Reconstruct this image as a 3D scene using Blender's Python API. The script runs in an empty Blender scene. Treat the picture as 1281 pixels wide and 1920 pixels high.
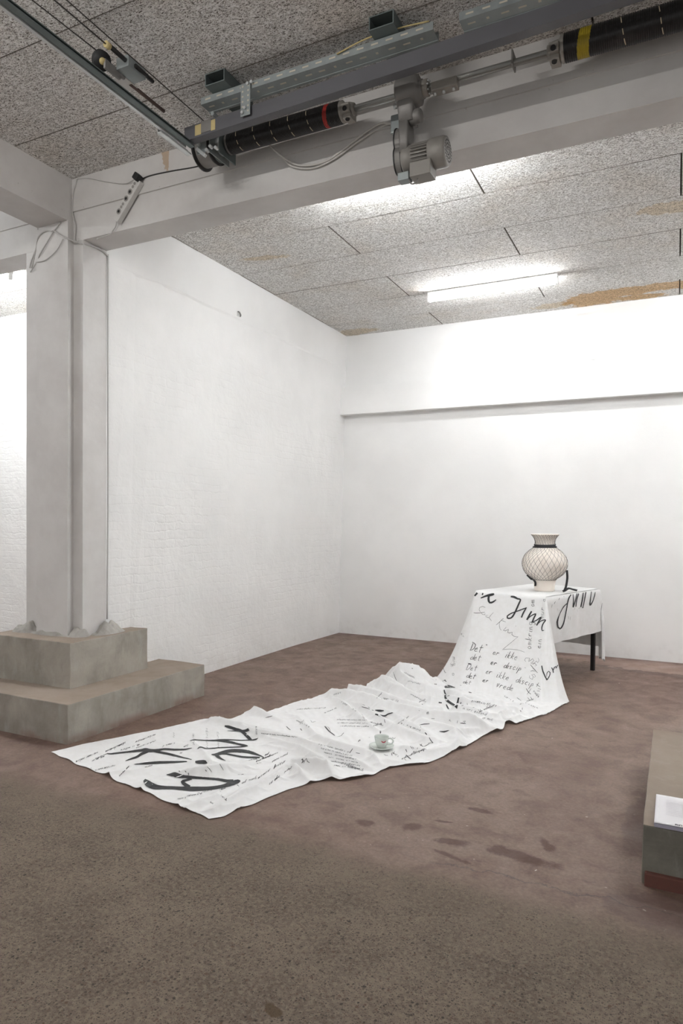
import bpy, bmesh, math, random
import numpy as np
from mathutils import Vector, Matrix
from mathutils.bvhtree import BVHTree
from mathutils import noise as mnoise

random.seed(7)
scene = bpy.context.scene
COL = scene.collection
R = math.radians

# ------------------------------------------------------------------ camera
cam_d = bpy.data.cameras.new('camera')
cam = bpy.data.objects.new('camera', cam_d)
COL.objects.link(cam)
scene.camera = cam
cam_d.sensor_fit = 'VERTICAL'
cam_d.sensor_height = 36.0
cam_d.sensor_width = 24.0
cam_d.lens = 1278.0 / 1920 * 36
cam_d.shift_y = 42.0 / 1920
cam_d.clip_start = 0.05
_y, _p, _r = R(26.18), R(-1.07), R(0.49)
_F0 = Vector((-math.sin(_y), math.cos(_y), 0)); _R0 = Vector((math.cos(_y), math.sin(_y), 0)); _U0 = Vector((0, 0, 1))
_F = _F0 * math.cos(_p) + _U0 * math.sin(_p)
_U2 = _U0 * math.cos(_p) - _F0 * math.sin(_p)
_X = _R0 * math.cos(_r) + _U2 * math.sin(_r)
_Y = _U2 * math.cos(_r) - _R0 * math.sin(_r)
_M = Matrix((_X, _Y, -_F)).transposed().to_4x4()
_M.translation = (0, 0, 1.36)
cam.matrix_world = _M

# ------------------------------------------------------------------ world, exposure
world = bpy.data.worlds.new('world')
scene.world = world
world.use_nodes = True
world.node_tree.nodes['Background'].inputs[0].default_value = (1.0, 0.985, 0.965, 1)
world.node_tree.nodes['Background'].inputs[1].default_value = 0.15
scene.view_settings.view_transform = 'Standard'
scene.view_settings.look = 'None'
scene.view_settings.exposure = 2.2
scene.view_settings.gamma = 1.0
scene.view_settings.use_curve_mapping = False
TUBE = 61.0            # radiance of the fluorescent tubes

# ------------------------------------------------------------------ node helpers
def mat(name, color=(0.8, 0.8, 0.8), rough=0.6, metal=0.0, spec=0.5):
    m = bpy.data.materials.new(name)
    m.use_nodes = True
    b = m.node_tree.nodes['Principled BSDF']
    b.inputs['Base Color'].default_value = (*color, 1)
    b.inputs['Roughness'].default_value = rough
    b.inputs['Metallic'].default_value = metal
    b.inputs['Specular IOR Level'].default_value = spec
    return m

class G:
    """Small wrapper to write node graphs."""
    def __init__(s, m):
        s.t = m.node_tree; s.n = s.t.nodes; s.l = s.t.links; s.b = s.n['Principled BSDF']
    def put(s, sock, v):
        if hasattr(v, 'is_output') or hasattr(v, 'links'):
            s.l.new(v, sock)
        elif isinstance(v, (tuple, list)):
            sock.default_value = (*v, 1) if len(v) == 3 and sock.type == 'RGBA' else v
        else:
            sock.default_value = v
    def pos(s):
        return s.n.new('ShaderNodeNewGeometry').outputs['Position']
    def obj(s):
        return s.n.new('ShaderNodeTexCoord').outputs['Object']
    def mapping(s, v, loc=(0, 0, 0), rot=(0, 0, 0), scale=(1, 1, 1)):
        m = s.n.new('ShaderNodeMapping'); s.put(m.inputs[0], v)
        m.inputs[1].default_value = loc; m.inputs[2].default_value = rot; m.inputs[3].default_value = scale
        return m.outputs[0]
    def noise(s, v, scale, detail=2, rough=0.5, dist=0.0, col=False):
        m = s.n.new('ShaderNodeTexNoise'); s.put(m.inputs['Vector'], v)
        m.inputs['Scale'].default_value = scale; m.inputs['Detail'].default_value = detail
        m.inputs['Roughness'].default_value = rough; m.inputs['Distortion'].default_value = dist
        return m.outputs[1 if col else 0]
    def voro(s, v, scale, feature='F1', out=0):
        m = s.n.new('ShaderNodeTexVoronoi'); m.feature = feature; s.put(m.inputs['Vector'], v)
        m.inputs['Scale'].default_value = scale
        return m.outputs[out]
    def math(s, op, a, b=0.0, c=None, clamp=False):
        m = s.n.new('ShaderNodeMath'); m.operation = op; m.use_clamp = clamp
        s.put(m.inputs[0], a); s.put(m.inputs[1], b)
        if c is not None: s.put(m.inputs[2], c)
        return m.outputs[0]
    def step(s, v, lo, hi, a=0.0, b=1.0):
        m = s.n.new('ShaderNodeMapRange'); m.interpolation_type = 'SMOOTHSTEP'
        s.put(m.inputs[0], v); m.inputs[1].default_value = lo; m.inputs[2].default_value = hi
        m.inputs[3].default_value = a; m.inputs[4].default_value = b
        return m.outputs[0]
    def mix(s, f, a, b, blend='MIX'):
        m = s.n.new('ShaderNodeMix'); m.data_type = 'RGBA'; m.blend_type = blend
        s.put(m.inputs[0], f); s.put(m.inputs[6], a); s.put(m.inputs[7], b)
        return m.outputs[2]
    def ramp(s, f, stops):
        m = s.n.new('ShaderNodeValToRGB'); s.put(m.inputs[0], f); e = m.color_ramp.elements
        while len(e) < len(stops): e.new(0.5)
        for k, (p, c) in enumerate(stops):
            e[k].position = p; e[k].color = (*c, 1)
        return m.outputs[0]
    def sep(s, v):
        m = s.n.new('ShaderNodeSeparateXYZ'); s.put(m.inputs[0], v); return m.outputs
    def bump(s, h, strength, dist=0.01, normal=None):
        m = s.n.new('ShaderNodeBump'); m.inputs['Strength'].default_value = strength
        m.inputs['Distance'].default_value = dist; s.put(m.inputs['Height'], h)
        if normal is not None: s.put(m.inputs['Normal'], normal)
        return m.outputs[0]
    def spots(s, v, lst, nz, amp=0.5, lo=0.8):
        """union of ragged ellipses given as (x, y, rx, ry, angle) in metres"""
        out = None
        for (x, y, rx, ry, a) in lst:
            q = s.mapping(v, loc=(0, 0, 0))
            mm = s.n.new('ShaderNodeMapping'); mm.vector_type = 'TEXTURE'
            s.put(mm.inputs[0], v); mm.inputs[1].default_value = (x, y, 0); mm.inputs[2].default_value = (0, 0, a)
            mm.inputs[3].default_value = (rx, ry, 1e3)
            ln = s.n.new('ShaderNodeVectorMath'); ln.operation = 'LENGTH'; s.put(ln.inputs[0], mm.outputs[0])
            d = s.math('ADD', ln.outputs['Value'], s.math('MULTIPLY_ADD', nz, amp * 2, -amp))
            k = s.step(d, lo, 1.0, 1.0, 0.0)
            out = k if out is None else s.math('MAXIMUM', out, k)
        return out

def simple(name, color, rough=0.5, metal=0.0, var=0.12, scale=25, bump=0.0, spec=0.5):
    """plain paint or metal with a little mottling"""
    m = mat(name, color, rough, metal, spec); g = G(m)
    n = g.noise(g.obj(), scale, 4, 0.6)
    c = g.mix(n, tuple(x * (1 - var) for x in color), tuple(min(1, x * (1 + var)) for x in color))
    g.put(g.b.inputs['Base Color'], c)
    g.put(g.b.inputs['Roughness'], g.step(n, 0.3, 0.7, max(0.05, rough - 0.08), min(1, rough + 0.08)))
    if bump: g.put(g.b.inputs['Normal'], g.bump(n, bump, 0.004))
    return m

# ------------------------------------------------------------------ materials of the setting
def wall_material(name, bricks=True, tint=(0.845, 0.84, 0.83)):
    m = mat(name, tint, 0.75, 0, 0.25); g = G(m)
    p = g.pos(); x, y, z = g.sep(p)
    low = g.noise(p, 1.3, 4, 0.6); fine = g.noise(p, 38, 5, 0.65); mid = g.noise(p, 9, 4, 0.6)
    c = g.mix(g.step(low, 0.3, 0.7), tuple(t * 0.965 for t in tint), tuple(min(1, t * 1.03) for t in tint))
    dirt = g.math('MULTIPLY', g.step(z, 0.28, 0.0), g.step(mid, 0.45, 0.7))
    c = g.mix(g.math('MULTIPLY', dirt, 0.15), c, (0.42, 0.38, 0.34))
    g.put(g.b.inputs['Base Color'], c)
    nrm = g.bump(mid, 0.60 if bricks else 0.10, 0.014)
    nrm = g.bump(fine, 0.28, 0.003, nrm)
    if bricks:
        bt = g.n.new('ShaderNodeTexBrick')
        cmb = g.n.new('ShaderNodeCombineXYZ')
        wob = g.math('MULTIPLY_ADD', g.noise(p, 6, 4, 0.7), 0.07, -0.035)
        g.put(cmb.inputs[0], g.math('ADD', g.math('ADD', x, y), wob)); g.put(cmb.inputs[1], g.math('ADD', z, wob))
        g.put(bt.inputs['Vector'], cmb.outputs[0])
        bt.inputs['Scale'].default_value = 1.0; bt.inputs['Brick Width'].default_value = 0.24
        bt.inputs['Row Height'].default_value = 0.067; bt.inputs['Mortar Size'].default_value = 0.010
        bt.inputs['Mortar Smooth'].default_value = 1.0
        worn = g.math('MULTIPLY', g.step(g.noise(p, 2.2, 3), 0.38, 0.66), g.step(z, 3.0, 2.6))
        hgt = g.math('MULTIPLY', g.math('SUBTRACT', 1.0, bt.outputs['Fac']), worn)
        nrm = g.bump(hgt, 0.30, 0.006, nrm)
    g.put(g.b.inputs['Normal'], nrm)
    return m

M = {}
M['wall_brick'] = wall_material('painted_brick')
M['wall_plaster'] = wall_material('painted_plaster', False)
def paint_concrete():
    m = mat('painted_concrete', (0.60, 0.585, 0.57), 0.62, 0, 0.3); g = G(m)
    p = g.pos()
    low = g.noise(p, 2.5, 4, 0.6); fine = g.noise(p, 45, 5, 0.65); mid = g.noise(p, 14, 3, 0.6)
    c = g.mix(g.step(low, 0.3, 0.72), (0.57, 0.55, 0.535), (0.66, 0.645, 0.63))
    x, y, z = g.sep(p); q = g.n.new('ShaderNodeCombineXYZ'); g.put(q.inputs[0], x); g.put(q.inputs[1], z)
    rust = g.math('MULTIPLY', g.spots(q.outputs[0], [(-2.965, 3.70, 0.030, 0.10, 0), (-2.955, 3.64, 0.018, 0.06, 0.2)], g.noise(p, 40, 4, 0.6), 0.7), g.math('LESS_THAN', y, 3.5))
    c = g.mix(g.math('MULTIPLY', rust, 0.6), c, (0.40, 0.24, 0.10))
    chips = g.math('MULTIPLY', g.step(g.noise(p, 55, 4, 0.6), 0.66, 0.70), g.step(g.math('ABSOLUTE', g.math('SUBTRACT', z, 3.487)), 0.03, 0.01))
    c = g.mix(g.math('MULTIPLY', chips, 0.6), c, (0.22, 0.20, 0.18))
    g.put(g.b.inputs['Base Color'], c)
    g.put(g.b.inputs['Normal'], g.bump(fine, 0.22, 0.003, g.bump(mid, 0.25, 0.006)))
    return m
M['painted_concrete'] = paint_concrete()
M['beam_stain'] = simple('rust_stain', (0.50, 0.38, 0.22), 0.7, 0, 0.3, 60)

def raw_concrete(name, a=(0.252, 0.232, 0.202), b=(0.392, 0.362, 0.318), topbrown=True):
    m = mat(name, a, 0.85, 0, 0.3); g = G(m)
    p = g.pos(); x, y, z = g.sep(p)
    low = g.noise(p, 3.2, 5, 0.62, 0.4); fine = g.noise(p, 70, 5, 0.7); mid = g.noise(g.mapping(p, scale=(1, 1, 0.35)), 11, 5, 0.65)
    c = g.mix(g.step(low, 0.28, 0.72), a, b)
    c = g.mix(g.math('MULTIPLY', g.step(mid, 0.5, 0.72), 0.30), c, (0.14, 0.13, 0.11))
    c = g.mix(g.math('MULTIPLY', g.step(mid, 0.46, 0.30), 0.35), c, (0.42, 0.41, 0.38))
    red = g.math('MULTIPLY', g.step(z, 0.07, 0.0), g.step(low, 0.38, 0.6))
    c = g.mix(g.math('MULTIPLY', red, 0.7), c, (0.17, 0.085, 0.07))
    if topbrown:
        nz = g.sep(g.n.new('ShaderNodeNewGeometry').outputs['Normal'])[2]
        c = g.mix(g.math('MULTIPLY', g.step(nz, 0.7, 0.95), 0.65), c, (0.27, 0.20, 0.155))
    g.put(g.b.inputs['Base Color'], c)
    g.put(g.b.inputs['Normal'], g.bump(fine, 0.35, 0.003, g.bump(mid, 0.3, 0.006)))
    return m
M['raw_concrete'] = raw_concrete('raw_concrete')
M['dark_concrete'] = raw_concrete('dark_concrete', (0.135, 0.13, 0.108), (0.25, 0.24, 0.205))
M['mortar'] = raw_concrete('mortar', (0.30, 0.285, 0.26), (0.46, 0.44, 0.41), False)

def wood_wool():
    m = mat('wood_wool', (0.5, 0.47, 0.43), 0.9, 0, 0.15); g = G(m)
    p = g.pos()
    v = None
    for k, (sc, w) in enumerate(((30, 0.030), (37, 0.030), (44, 0.032), (33, 0.028), (52, 0.032))):
        q = g.mapping(p, loc=(3.7 * k, 1.9 * k, 5.3 * k), rot=(0, 0, 0.65 * k), scale=(1.0, 1.9, 1.0))
        n = g.noise(q, sc, 0.6, 0.4, 0.5)
        rdg = g.step(g.math('ABSOLUTE', g.math('SUBTRACT', n, 0.5)), w * 0.35, w * 1.25, 1.0, 0.0)
        rdg = g.math('MULTIPLY', rdg, 1.0 - 0.10 * k)
        v = rdg if v is None else g.math('MAXIMUM', v, rdg)
    low = g.noise(p, 2.0, 4, 0.6)
    speck = g.noise(g.mapping(p, scale=(1, 1.6, 1)), 95, 2, 0.5)
    v = g.math('MAXIMUM', v, g.step(speck, 0.40, 0.62, 0.0, 0.27))
    c = g.ramp(v, [(0.0, (0.15, 0.135, 0.118)), (0.28, (0.60, 0.58, 0.55)), (0.6, (0.86, 0.845, 0.825)), (1.0, (0.95, 0.945, 0.935))])
    nz_ = g.sep(g.n.new('ShaderNodeNewGeometry').outputs['Normal'])[2]
    c = g.mix(g.step(g.math('ABSOLUTE', nz_), 0.85, 0.6), c, (0.24, 0.21, 0.18))
    c = g.mix(g.math('MULTIPLY', g.step(low, 0.42, 0.75), 0.35), c, g.mix(1.0, c, (0.80, 0.70, 0.58), 'MULTIPLY'))
    nz = g.noise(p, 11, 4, 0.65)
    st = g.spots(p, [(-0.78, 7.24, 0.32, 0.24, 0), (-0.45, 7.14, 0.30, 0.15, 0.1), (-0.1, 7.12, 0.30, 0.13, 0.1), (0.12, 7.15, 0.2, 0.14, 0), (-0.35, 7.36, 0.26, 0.09, 0.1)], nz, 0.55)
    st2 = g.spots(p, [(-3.45, 7.33, 0.28, 0.13, 0.0), (0.0, 5.38, 0.3, 0.10, 0.0), (-1.15, 7.28, 0.25, 0.10, 0), (-3.2, 4.95, 0.25, 0.05, 0.2)], nz, 0.9)
    c = g.mix(g.math('MULTIPLY', st, 0.85), c, g.mix(1.0, c, (0.80, 0.54, 0.28), 'MULTIPLY'))
    c = g.mix(g.math('MULTIPLY', st2, 0.55), c, g.mix(1.0, c, (0.82, 0.66, 0.42), 'MULTIPLY'))
    g.put(g.b.inputs['Base Color'], c)
    g.put(g.b.inputs['Normal'], g.bump(v, 0.6, 0.004))
    return m
M['wood_wool'] = wood_wool()
M['dark_gap'] = simple('ceiling_gap', (0.055, 0.048, 0.04), 0.9)

def floor_material():
    m = mat('floor', (0.2, 0.14, 0.12), 0.6, 0, 0.4); g = G(m)
    p = g.pos(); x, y, z = g.sep(p)
    low = g.noise(p, 0.9, 5, 0.62, 0.6); mid = g.noise(p, 6, 5, 0.65, 0.4); fine = g.noise(p, 60, 5, 0.7); tiny = g.noise(p, 240, 3, 0.6)
    # worn red floor paint
    c = g.mix(g.step(low, 0.3, 0.68), (0.150, 0.093, 0.070), (0.207, 0.144, 0.112))
    c = g.mix(g.math('MULTIPLY', g.step(mid, 0.48, 0.66), 0.45), c, (0.108, 0.066, 0.056))
    c = g.mix(g.math('MULTIPLY', g.step(mid, 0.42, 0.28), 0.40), c, (0.250, 0.176, 0.143))
    scr = g.noise(g.mapping(p, rot=(0, 0, 0.5), scale=(1, 7, 1)), 9, 6, 0.7, 0.8)
    c = g.mix(g.math('MULTIPLY', g.step(scr, 0.64, 0.70), 0.30), c, (0.40, 0.33, 0.29))
    c = g.mix(g.math('MULTIPLY', g.step(fine, 0.36, 0.66), 0.55), g.mix(1.0, c, (0.80, 0.78, 0.76), 'MULTIPLY'), g.mix(1.0, c, (1.22, 1.24, 1.26), 'MULTIPLY'))
    sc2 = g.noise(g.mapping(p, loc=(9, 3, 0)), 24, 7, 0.72, 0.6)
    c = g.mix(g.math('MULTIPLY', g.step(sc2, 0.56, 0.68), 0.5), c, (0.085, 0.052, 0.042))
    c = g.mix(g.math('MULTIPLY', g.step(sc2, 0.40, 0.30), 0.35), c, (0.27, 0.205, 0.172))
    fs = g.noise(g.mapping(p, rot=(0, 0, -0.25), scale=(1, 4.5, 1)), 34, 5, 0.7, 0.5)
    c = g.mix(g.math('MULTIPLY', g.step(fs, 0.56, 0.70), 0.55), c, (0.085, 0.050, 0.040))
    c = g.mix(g.math('MULTIPLY', g.step(fs, 0.40, 0.26), 0.35), c, (0.30, 0.225, 0.185))
    ch = g.noise(p, 30, 3, 0.5, 0.3)
    c = g.mix(g.math('MULTIPLY', g.step(ch, 0.735, 0.76), 0.7), c, (0.55, 0.50, 0.46))
    nz = g.noise(p, 9, 6, 0.68, 0.5)
    wet = [(-0.813, 3.162, 0.075, 0.03, 0), (-1.046, 2.852, 0.062, 0.05, 0), (-0.56, 2.80, 0.19, 0.05, -0.15), (-0.841, 2.80, 0.10, 0.04, 0.3),
           (-0.80, 2.67, 0.10, 0.02, -0.3), (-1.24, 2.80, 0.06, 0.04, 0), (-0.47, 2.95, 0.03, 0.08, 0.6), (-0.93, 2.97, 0.06, 0.012, 0.2)]
    wm = g.spots(p, wet, nz, 1.15, 0.45)
    c = g.mix(g.math('MULTIPLY', wm, 0.58), c, (0.060, 0.034, 0.030))
    dark_patch = g.spots(p, [(-0.10, 3.35, 0.10, 0.42, 0.0), (-0.02, 2.62, 0.20, 0.16, 0.3), (-0.35, 6.9, 0.5, 0.12, -0.3), (0.25, 6.75, 0.5, 0.10, -0.2)], nz, 0.7)  # darker patches: dried puddle by the right footing, streaks toward the back
    c = g.mix(g.math('MULTIPLY', dark_patch, 0.5), c, (0.080, 0.046, 0.040))
    pale = g.spots(p, [(-0.2, 7.15, 0.9, 0.28, -0.1), (-0.6, 7.25, 0.6, 0.12, 0)], nz, 0.9)  # pinkish sheen of the glossy rear floor, painted in as lighter colour
    c = g.mix(g.math('MULTIPLY', pale, 0.35), c, (0.42, 0.29, 0.245))
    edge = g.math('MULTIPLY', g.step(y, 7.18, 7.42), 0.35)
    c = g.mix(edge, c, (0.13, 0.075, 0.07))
    # rough exposed aggregate in front of the old gate line
    rag = g.math('ADD', g.math('MULTIPLY_ADD', low, 0.24, -0.12), g.math('MULTIPLY_ADD', nz, 0.14, -0.07))
    line = g.math('ADD', y, rag)
    left = g.step(x, -1.9, -2.3, 0.0, 1.0)
    line = g.math('ADD', line, g.math('MULTIPLY', left, 0.06))
    rough_m = g.step(line, 2.58, 2.40)
    cem = g.mix(g.step(g.noise(p, 3.5, 5, 0.7), 0.3, 0.7), (0.120, 0.090, 0.068), (0.200, 0.156, 0.120))
    cem = g.mix(g.math('MULTIPLY', g.step(fine, 0.42, 0.62), 0.6), cem, (0.265, 0.213, 0.167))
    cem = g.mix(g.math('MULTIPLY', g.step(tiny, 0.55, 0.70), 0.6), cem, (0.045, 0.035, 0.027))
    # stones
    for sc, th, pick in ((190, 0.45, 0.50), (110, 0.42, 0.55), (62, 0.36, 0.72), (36, 0.24, 0.90)):
        wv = g.n.new('ShaderNodeVectorMath'); wv.operation = 'MULTIPLY_ADD'
        g.put(wv.inputs[0], g.noise(p, sc * 1.6, 2, 0.5, 0, True)); wv.inputs[1].default_value = (0.5 / sc,) * 3; g.put(wv.inputs[2], g.mapping(p, loc=(sc, 0, 0)))
        vor = g.n.new('ShaderNodeTexVoronoi'); g.put(vor.inputs['Vector'], wv.outputs[0]); vor.inputs['Scale'].default_value = sc
        rnd = g.sep(vor.outputs['Color'])
        inside = g.math('MULTIPLY', g.step(vor.outputs['Distance'], th, th * 0.7), g.math('GREATER_THAN', rnd[0], pick))
        sc_c = g.ramp(rnd[1], [(0.0, (0.022, 0.019, 0.017)), (0.30, (0.060, 0.047, 0.038)), (0.55, (0.11, 0.088, 0.070)), (0.78, (0.10, 0.055, 0.036)), (0.90, (0.14, 0.115, 0.09)), (1.0, (0.25, 0.21, 0.165))])
        cem = g.mix(g.math('MULTIPLY', inside, 0.78), cem, sc_c)
    pit = g.spots(p, [(-0.985, 1.60, 0.042, 0.024, -0.4), (-0.80, 1.56, 0.02, 0.012, 0)], nz, 1.0)
    cem = g.mix(g.math('MULTIPLY', pit, 0.8), cem, (0.075, 0.046, 0.02))
    sand = g.math('MULTIPLY', g.step(line, 2.10, 2.45), g.step(nz, 0.3, 0.6))
    cem = g.mix(g.math('MULTIPLY', sand, 0.55), cem, (0.20, 0.152, 0.12))
    cem = g.mix(1.0, cem, (0.86, 0.85, 0.83), 'MULTIPLY')
    c = g.mix(rough_m, c, cem)
    seam = g.math('MULTIPLY', g.step(g.math('ABSOLUTE', g.math('SUBTRACT', line, 2.60)), 0.008, 0.0), g.step(x, -1.2, -0.6))
    c = g.mix(g.math('MULTIPLY', seam, 0.6), c, (0.05, 0.04, 0.035))
    g.put(g.b.inputs['Base Color'], c)
    r1 = g.step(mid, 0.3, 0.7, 0.48, 0.68)
    r1 = g.math('ADD', r1, g.math('MULTIPLY', wm, 0.25))
    rr = g.n.new('ShaderNodeMix'); g.put(rr.inputs[0], rough_m); g.put(rr.inputs[2], r1); rr.inputs[3].default_value = 0.9
    g.put(g.b.inputs['Roughness'], rr.outputs[0])
    hgt = g.math('ADD', g.math('MULTIPLY', fine, 0.35), g.math('MULTIPLY', mid, 0.6))
    hr = g.math('ADD', g.math('MULTIPLY', fine, 3.2), g.math('MULTIPLY', tiny, 1.6))
    hm = g.n.new('ShaderNodeMix'); g.put(hm.inputs[0], rough_m); g.put(hm.inputs[2], hgt); g.put(hm.inputs[3], hr)
    g.put(g.b.inputs['Normal'], g.bump(hm.outputs[0], 0.5, 0.006))
    return m
M['floor'] = floor_material()

def emitter(name, color, strength):
    m = bpy.data.materials.new(name); m.use_nodes = True
    b = m.node_tree.nodes['Principled BSDF']
    b.inputs['Emission Color'].default_value = (*color, 1); b.inputs['Emission Strength'].default_value = strength
    b.inputs['Base Color'].default_value = (0.9, 0.9, 0.9, 1)
    return m
M['dimmed_tube'] = emitter('dimmed_lit_tube', (0.97, 0.985, 1.0), TUBE * 0.40)  # visible tube, turned down so the wall beside it keeps tone
M['front_fill_tube'] = emitter('front_fill_lit_tube', (1.0, 0.98, 0.95), TUBE * 0.86)  # glow of the added front fill lamp
M['tube'] = emitter('lit_tube', (0.95, 0.985, 1.0), TUBE)
M['fixture'] = simple('fixture_enamel', (0.80, 0.80, 0.79), 0.4)
M['galv'] = simple('galvanised', (0.30, 0.33, 0.33), 0.5, 0.6, 0.25, 18)
M['galv_dark'] = simple('galvanised_dull', (0.16, 0.19, 0.19), 0.55, 0.5, 0.3, 14)
M['galv_light'] = simple('galvanised_bright', (0.62, 0.64, 0.64), 0.4, 0.5, 0.15, 20)
M['grey_steel'] = simple('grey_primed_steel', (0.105, 0.105, 0.115), 0.55, 0.2, 0.12, 10)
M['slot'] = simple('slot_dust', (0.52, 0.48, 0.40), 0.8)
M['black_steel'] = simple('oiled_spring_steel', (0.022, 0.021, 0.021), 0.38, 0.4, 0.3, 30)
M['chalk'] = simple('chalk_mark', (0.55, 0.47, 0.34), 0.9)
M['red_paint'] = simple('red_paint', (0.36, 0.022, 0.016), 0.55)
M['yellow_paint'] = simple('yellow_paint', (0.36, 0.27, 0.01), 0.55)
M['zinc'] = simple('zinc_casting', (0.34, 0.32, 0.29), 0.5, 0.4, 0.2, 30)
M['cast_grey'] = simple('cast_grey', (0.23, 0.22, 0.21), 0.55, 0.3, 0.18, 22, 0.1)
M['motor_grey'] = simple('motor_paint', (0.27, 0.255, 0.235), 0.5, 0.1, 0.12, 18)
M['black_rubber'] = simple('black_rubber', (0.015, 0.015, 0.016), 0.6)
M['shaft'] = simple('plated_shaft', (0.30, 0.30, 0.285), 0.4, 0.6, 0.15, 40)
M['brown_steel'] = simple('brown_steel', (0.11, 0.075, 0.065), 0.6, 0.3, 0.2, 30)
M['yellowed_label'] = simple('yellowed_label', (0.52, 0.42, 0.20), 0.7, 0, 0.15, 60)
M['white_cable'] = simple('white_cable', (0.60, 0.58, 0.55), 0.5)
M['black_cable'] = simple('black_cable', (0.03, 0.028, 0.027), 0.5)
M['painted_cable'] = simple('painted_cable', (0.50, 0.485, 0.47), 0.6)
M['pale_plastic'] = simple('pale_plastic', (0.62, 0.61, 0.59), 0.45)
M['socket_grey'] = simple('socket_grey', (0.30, 0.285, 0.27), 0.5)
M['wire_grey'] = simple('steel_rope', (0.06, 0.055, 0.05), 0.5, 0.4)

# ------------------------------------------------------------------ mesh helpers
def bm_box(bm, x0, x1, y0, y1, z0, z1, mtx=None, bev=0.0):
    vs = [bm.verts.new(Vector(c)) for c in ((x0, y0, z0), (x1, y0, z0), (x1, y1, z0), (x0, y1, z0), (x0, y0, z1), (x1, y0, z1), (x1, y1, z1), (x0, y1, z1))]
    fs = [bm.faces.new([vs[i] for i in f]) for f in ((3, 2, 1, 0), (4, 5, 6, 7), (0, 1, 5, 4), (1, 2, 6, 5), (2, 3, 7, 6), (3, 0, 4, 7))]
    if bev:
        es = list({e for f in fs for e in f.edges})
        r = bmesh.ops.bevel(bm, geom=es, offset=bev, segments=2, affect='EDGES', profile=0.6)
        vs = list({v for f in r['faces'] for v in f.verts} | {v for v in vs if v.is_valid})
    if mtx is not None:
        bmesh.ops.transform(bm, matrix=mtx, verts=vs)
    return vs

def frame(d):
    d = d.normalized(); a = Vector((0, 0, 1)) if abs(d.z) < 0.9 else Vector((1, 0, 0))
    s = d.cross(a).normalized(); return s, s.cross(d).normalized()

def bm_tube(bm, pts, r, seg=8, cap=True, radii=None):
    pts = [Vector(p) for p in pts]; rings = []
    s = None
    for i, p in enumerate(pts):
        d = (pts[min(i + 1, len(pts) - 1)] - pts[max(i - 1, 0)]).normalized()
        if s is None: s, u = frame(d)
        else:
            s = (s - d * s.dot(d)).normalized(); u = s.cross(d).normalized()
        rr = radii[i] if radii else r
        rings.append([bm.verts.new(p + (s * math.cos(2 * math.pi * k / seg) + u * math.sin(2 * math.pi * k / seg)) * rr) for k in range(seg)])
    for a, b in zip(rings, rings[1:]):
        for k in range(seg):
            bm.faces.new((a[k], a[(k + 1) % seg], b[(k + 1) % seg], b[k])).smooth = True
    if cap:
        bm.faces.new(rings[0][::-1]); bm.faces.new(rings[-1])
    return rings

def bm_cyl(bm, a, b, r, seg=24, r2=None):
    return bm_tube(bm, [a, b], r, seg, True, [r, r if r2 is None else r2])

def bm_lathe(bm, prof, seg=48, axis_o=(0, 0, 0), axis=(0, 0, 1), smooth=True):
    """prof: (radius, height) pairs along the axis"""
    o = Vector(axis_o); d = Vector(axis).normalized(); s, u = frame(d); rings = []
    for (r, h) in prof:
        if r < 1e-6: rings.append([bm.verts.new(o + d * h)])
        else: rings.append([bm.verts.new(o + d * h + (s * math.cos(2 * math.pi * k / seg) + u * math.sin(2 * math.pi * k / seg)) * r) for k in range(seg)])
    for a, b in zip(rings, rings[1:]):
        for k in range(seg):
            q = (k + 1) % seg
            if len(a) == 1 and len(b) == 1: continue
            if len(a) == 1: f = bm.faces.new((a[0], b[q], b[k]))
            elif len(b) == 1: f = bm.faces.new((a[k], a[q], b[0]))
            else: f = bm.faces.new((a[k], a[q], b[q], b[k]))
            f.smooth = smooth
    return rings

def obj(name, bm, material, parent=None, smooth_angle=None, fix=True):
    if fix: bmesh.ops.recalc_face_normals(bm, faces=bm.faces)
    me = bpy.data.meshes.new(name); bm.to_mesh(me); bm.free()
    for m in (material if isinstance(material, (list, tuple)) else [material]): me.materials.append(m)
    o = bpy.data.objects.new(name, me); COL.objects.link(o)
    if parent is not None:
        o.parent = parent; o.matrix_parent_inverse = Matrix.Translation(-parent.location)
    return o

def thing(name, label, cat, loc=(0, 0, 0), group=None):
    o = bpy.data.objects.new(name, None); COL.objects.link(o); o.location = loc; o.empty_display_size = 0.05
    return tag(o, label, cat, group)

def tag(o, label, cat, group=None):
    o['label'] = label; o['category'] = cat
    if group: o['group'] = group
    return o

def struct(o, label=None):
    o['kind'] = 'structure'
    if label: o['label'] = label
    return o

def box_obj(name, x0, x1, y0, y1, z0, z1, material, parent=None, bev=0.0, mtx=None):
    bm = bmesh.new(); bm_box(bm, x0, x1, y0, y1, z0, z1, mtx, bev); return obj(name, bm, material, parent)

def tube_obj(name, pts, r, material, parent=None, seg=8):
    bm = bmesh.new(); bm_tube(bm, pts, r, seg); return obj(name, bm, material, parent)

def smooth_path(pts, n=8):
    """Catmull-Rom through the points"""
    P = [Vector(p) for p in pts]; P = [P[0] * 2 - P[1]] + P + [P[-1] * 2 - P[-2]]; out = []
    for i in range(1, len(P) - 2):
        a, b, c, d = P[i - 1:i + 3]
        for k in range(n):
            t = k / n
            out.append(0.5 * ((2 * b) + (c - a) * t + (2 * a - 5 * b + 4 * c - d) * t * t + (3 * b - a - 3 * c + d) * t ** 3))
    out.append(P[-2]); return out

# ------------------------------------------------------------------ the setting
ZC, ZF = 3.60, 3.71            # rear and front ceiling heights
YB = 7.46                      # back wall
YF0, YF1, ZB = 3.45, 3.665, 3.285   # the cross beam

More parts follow.
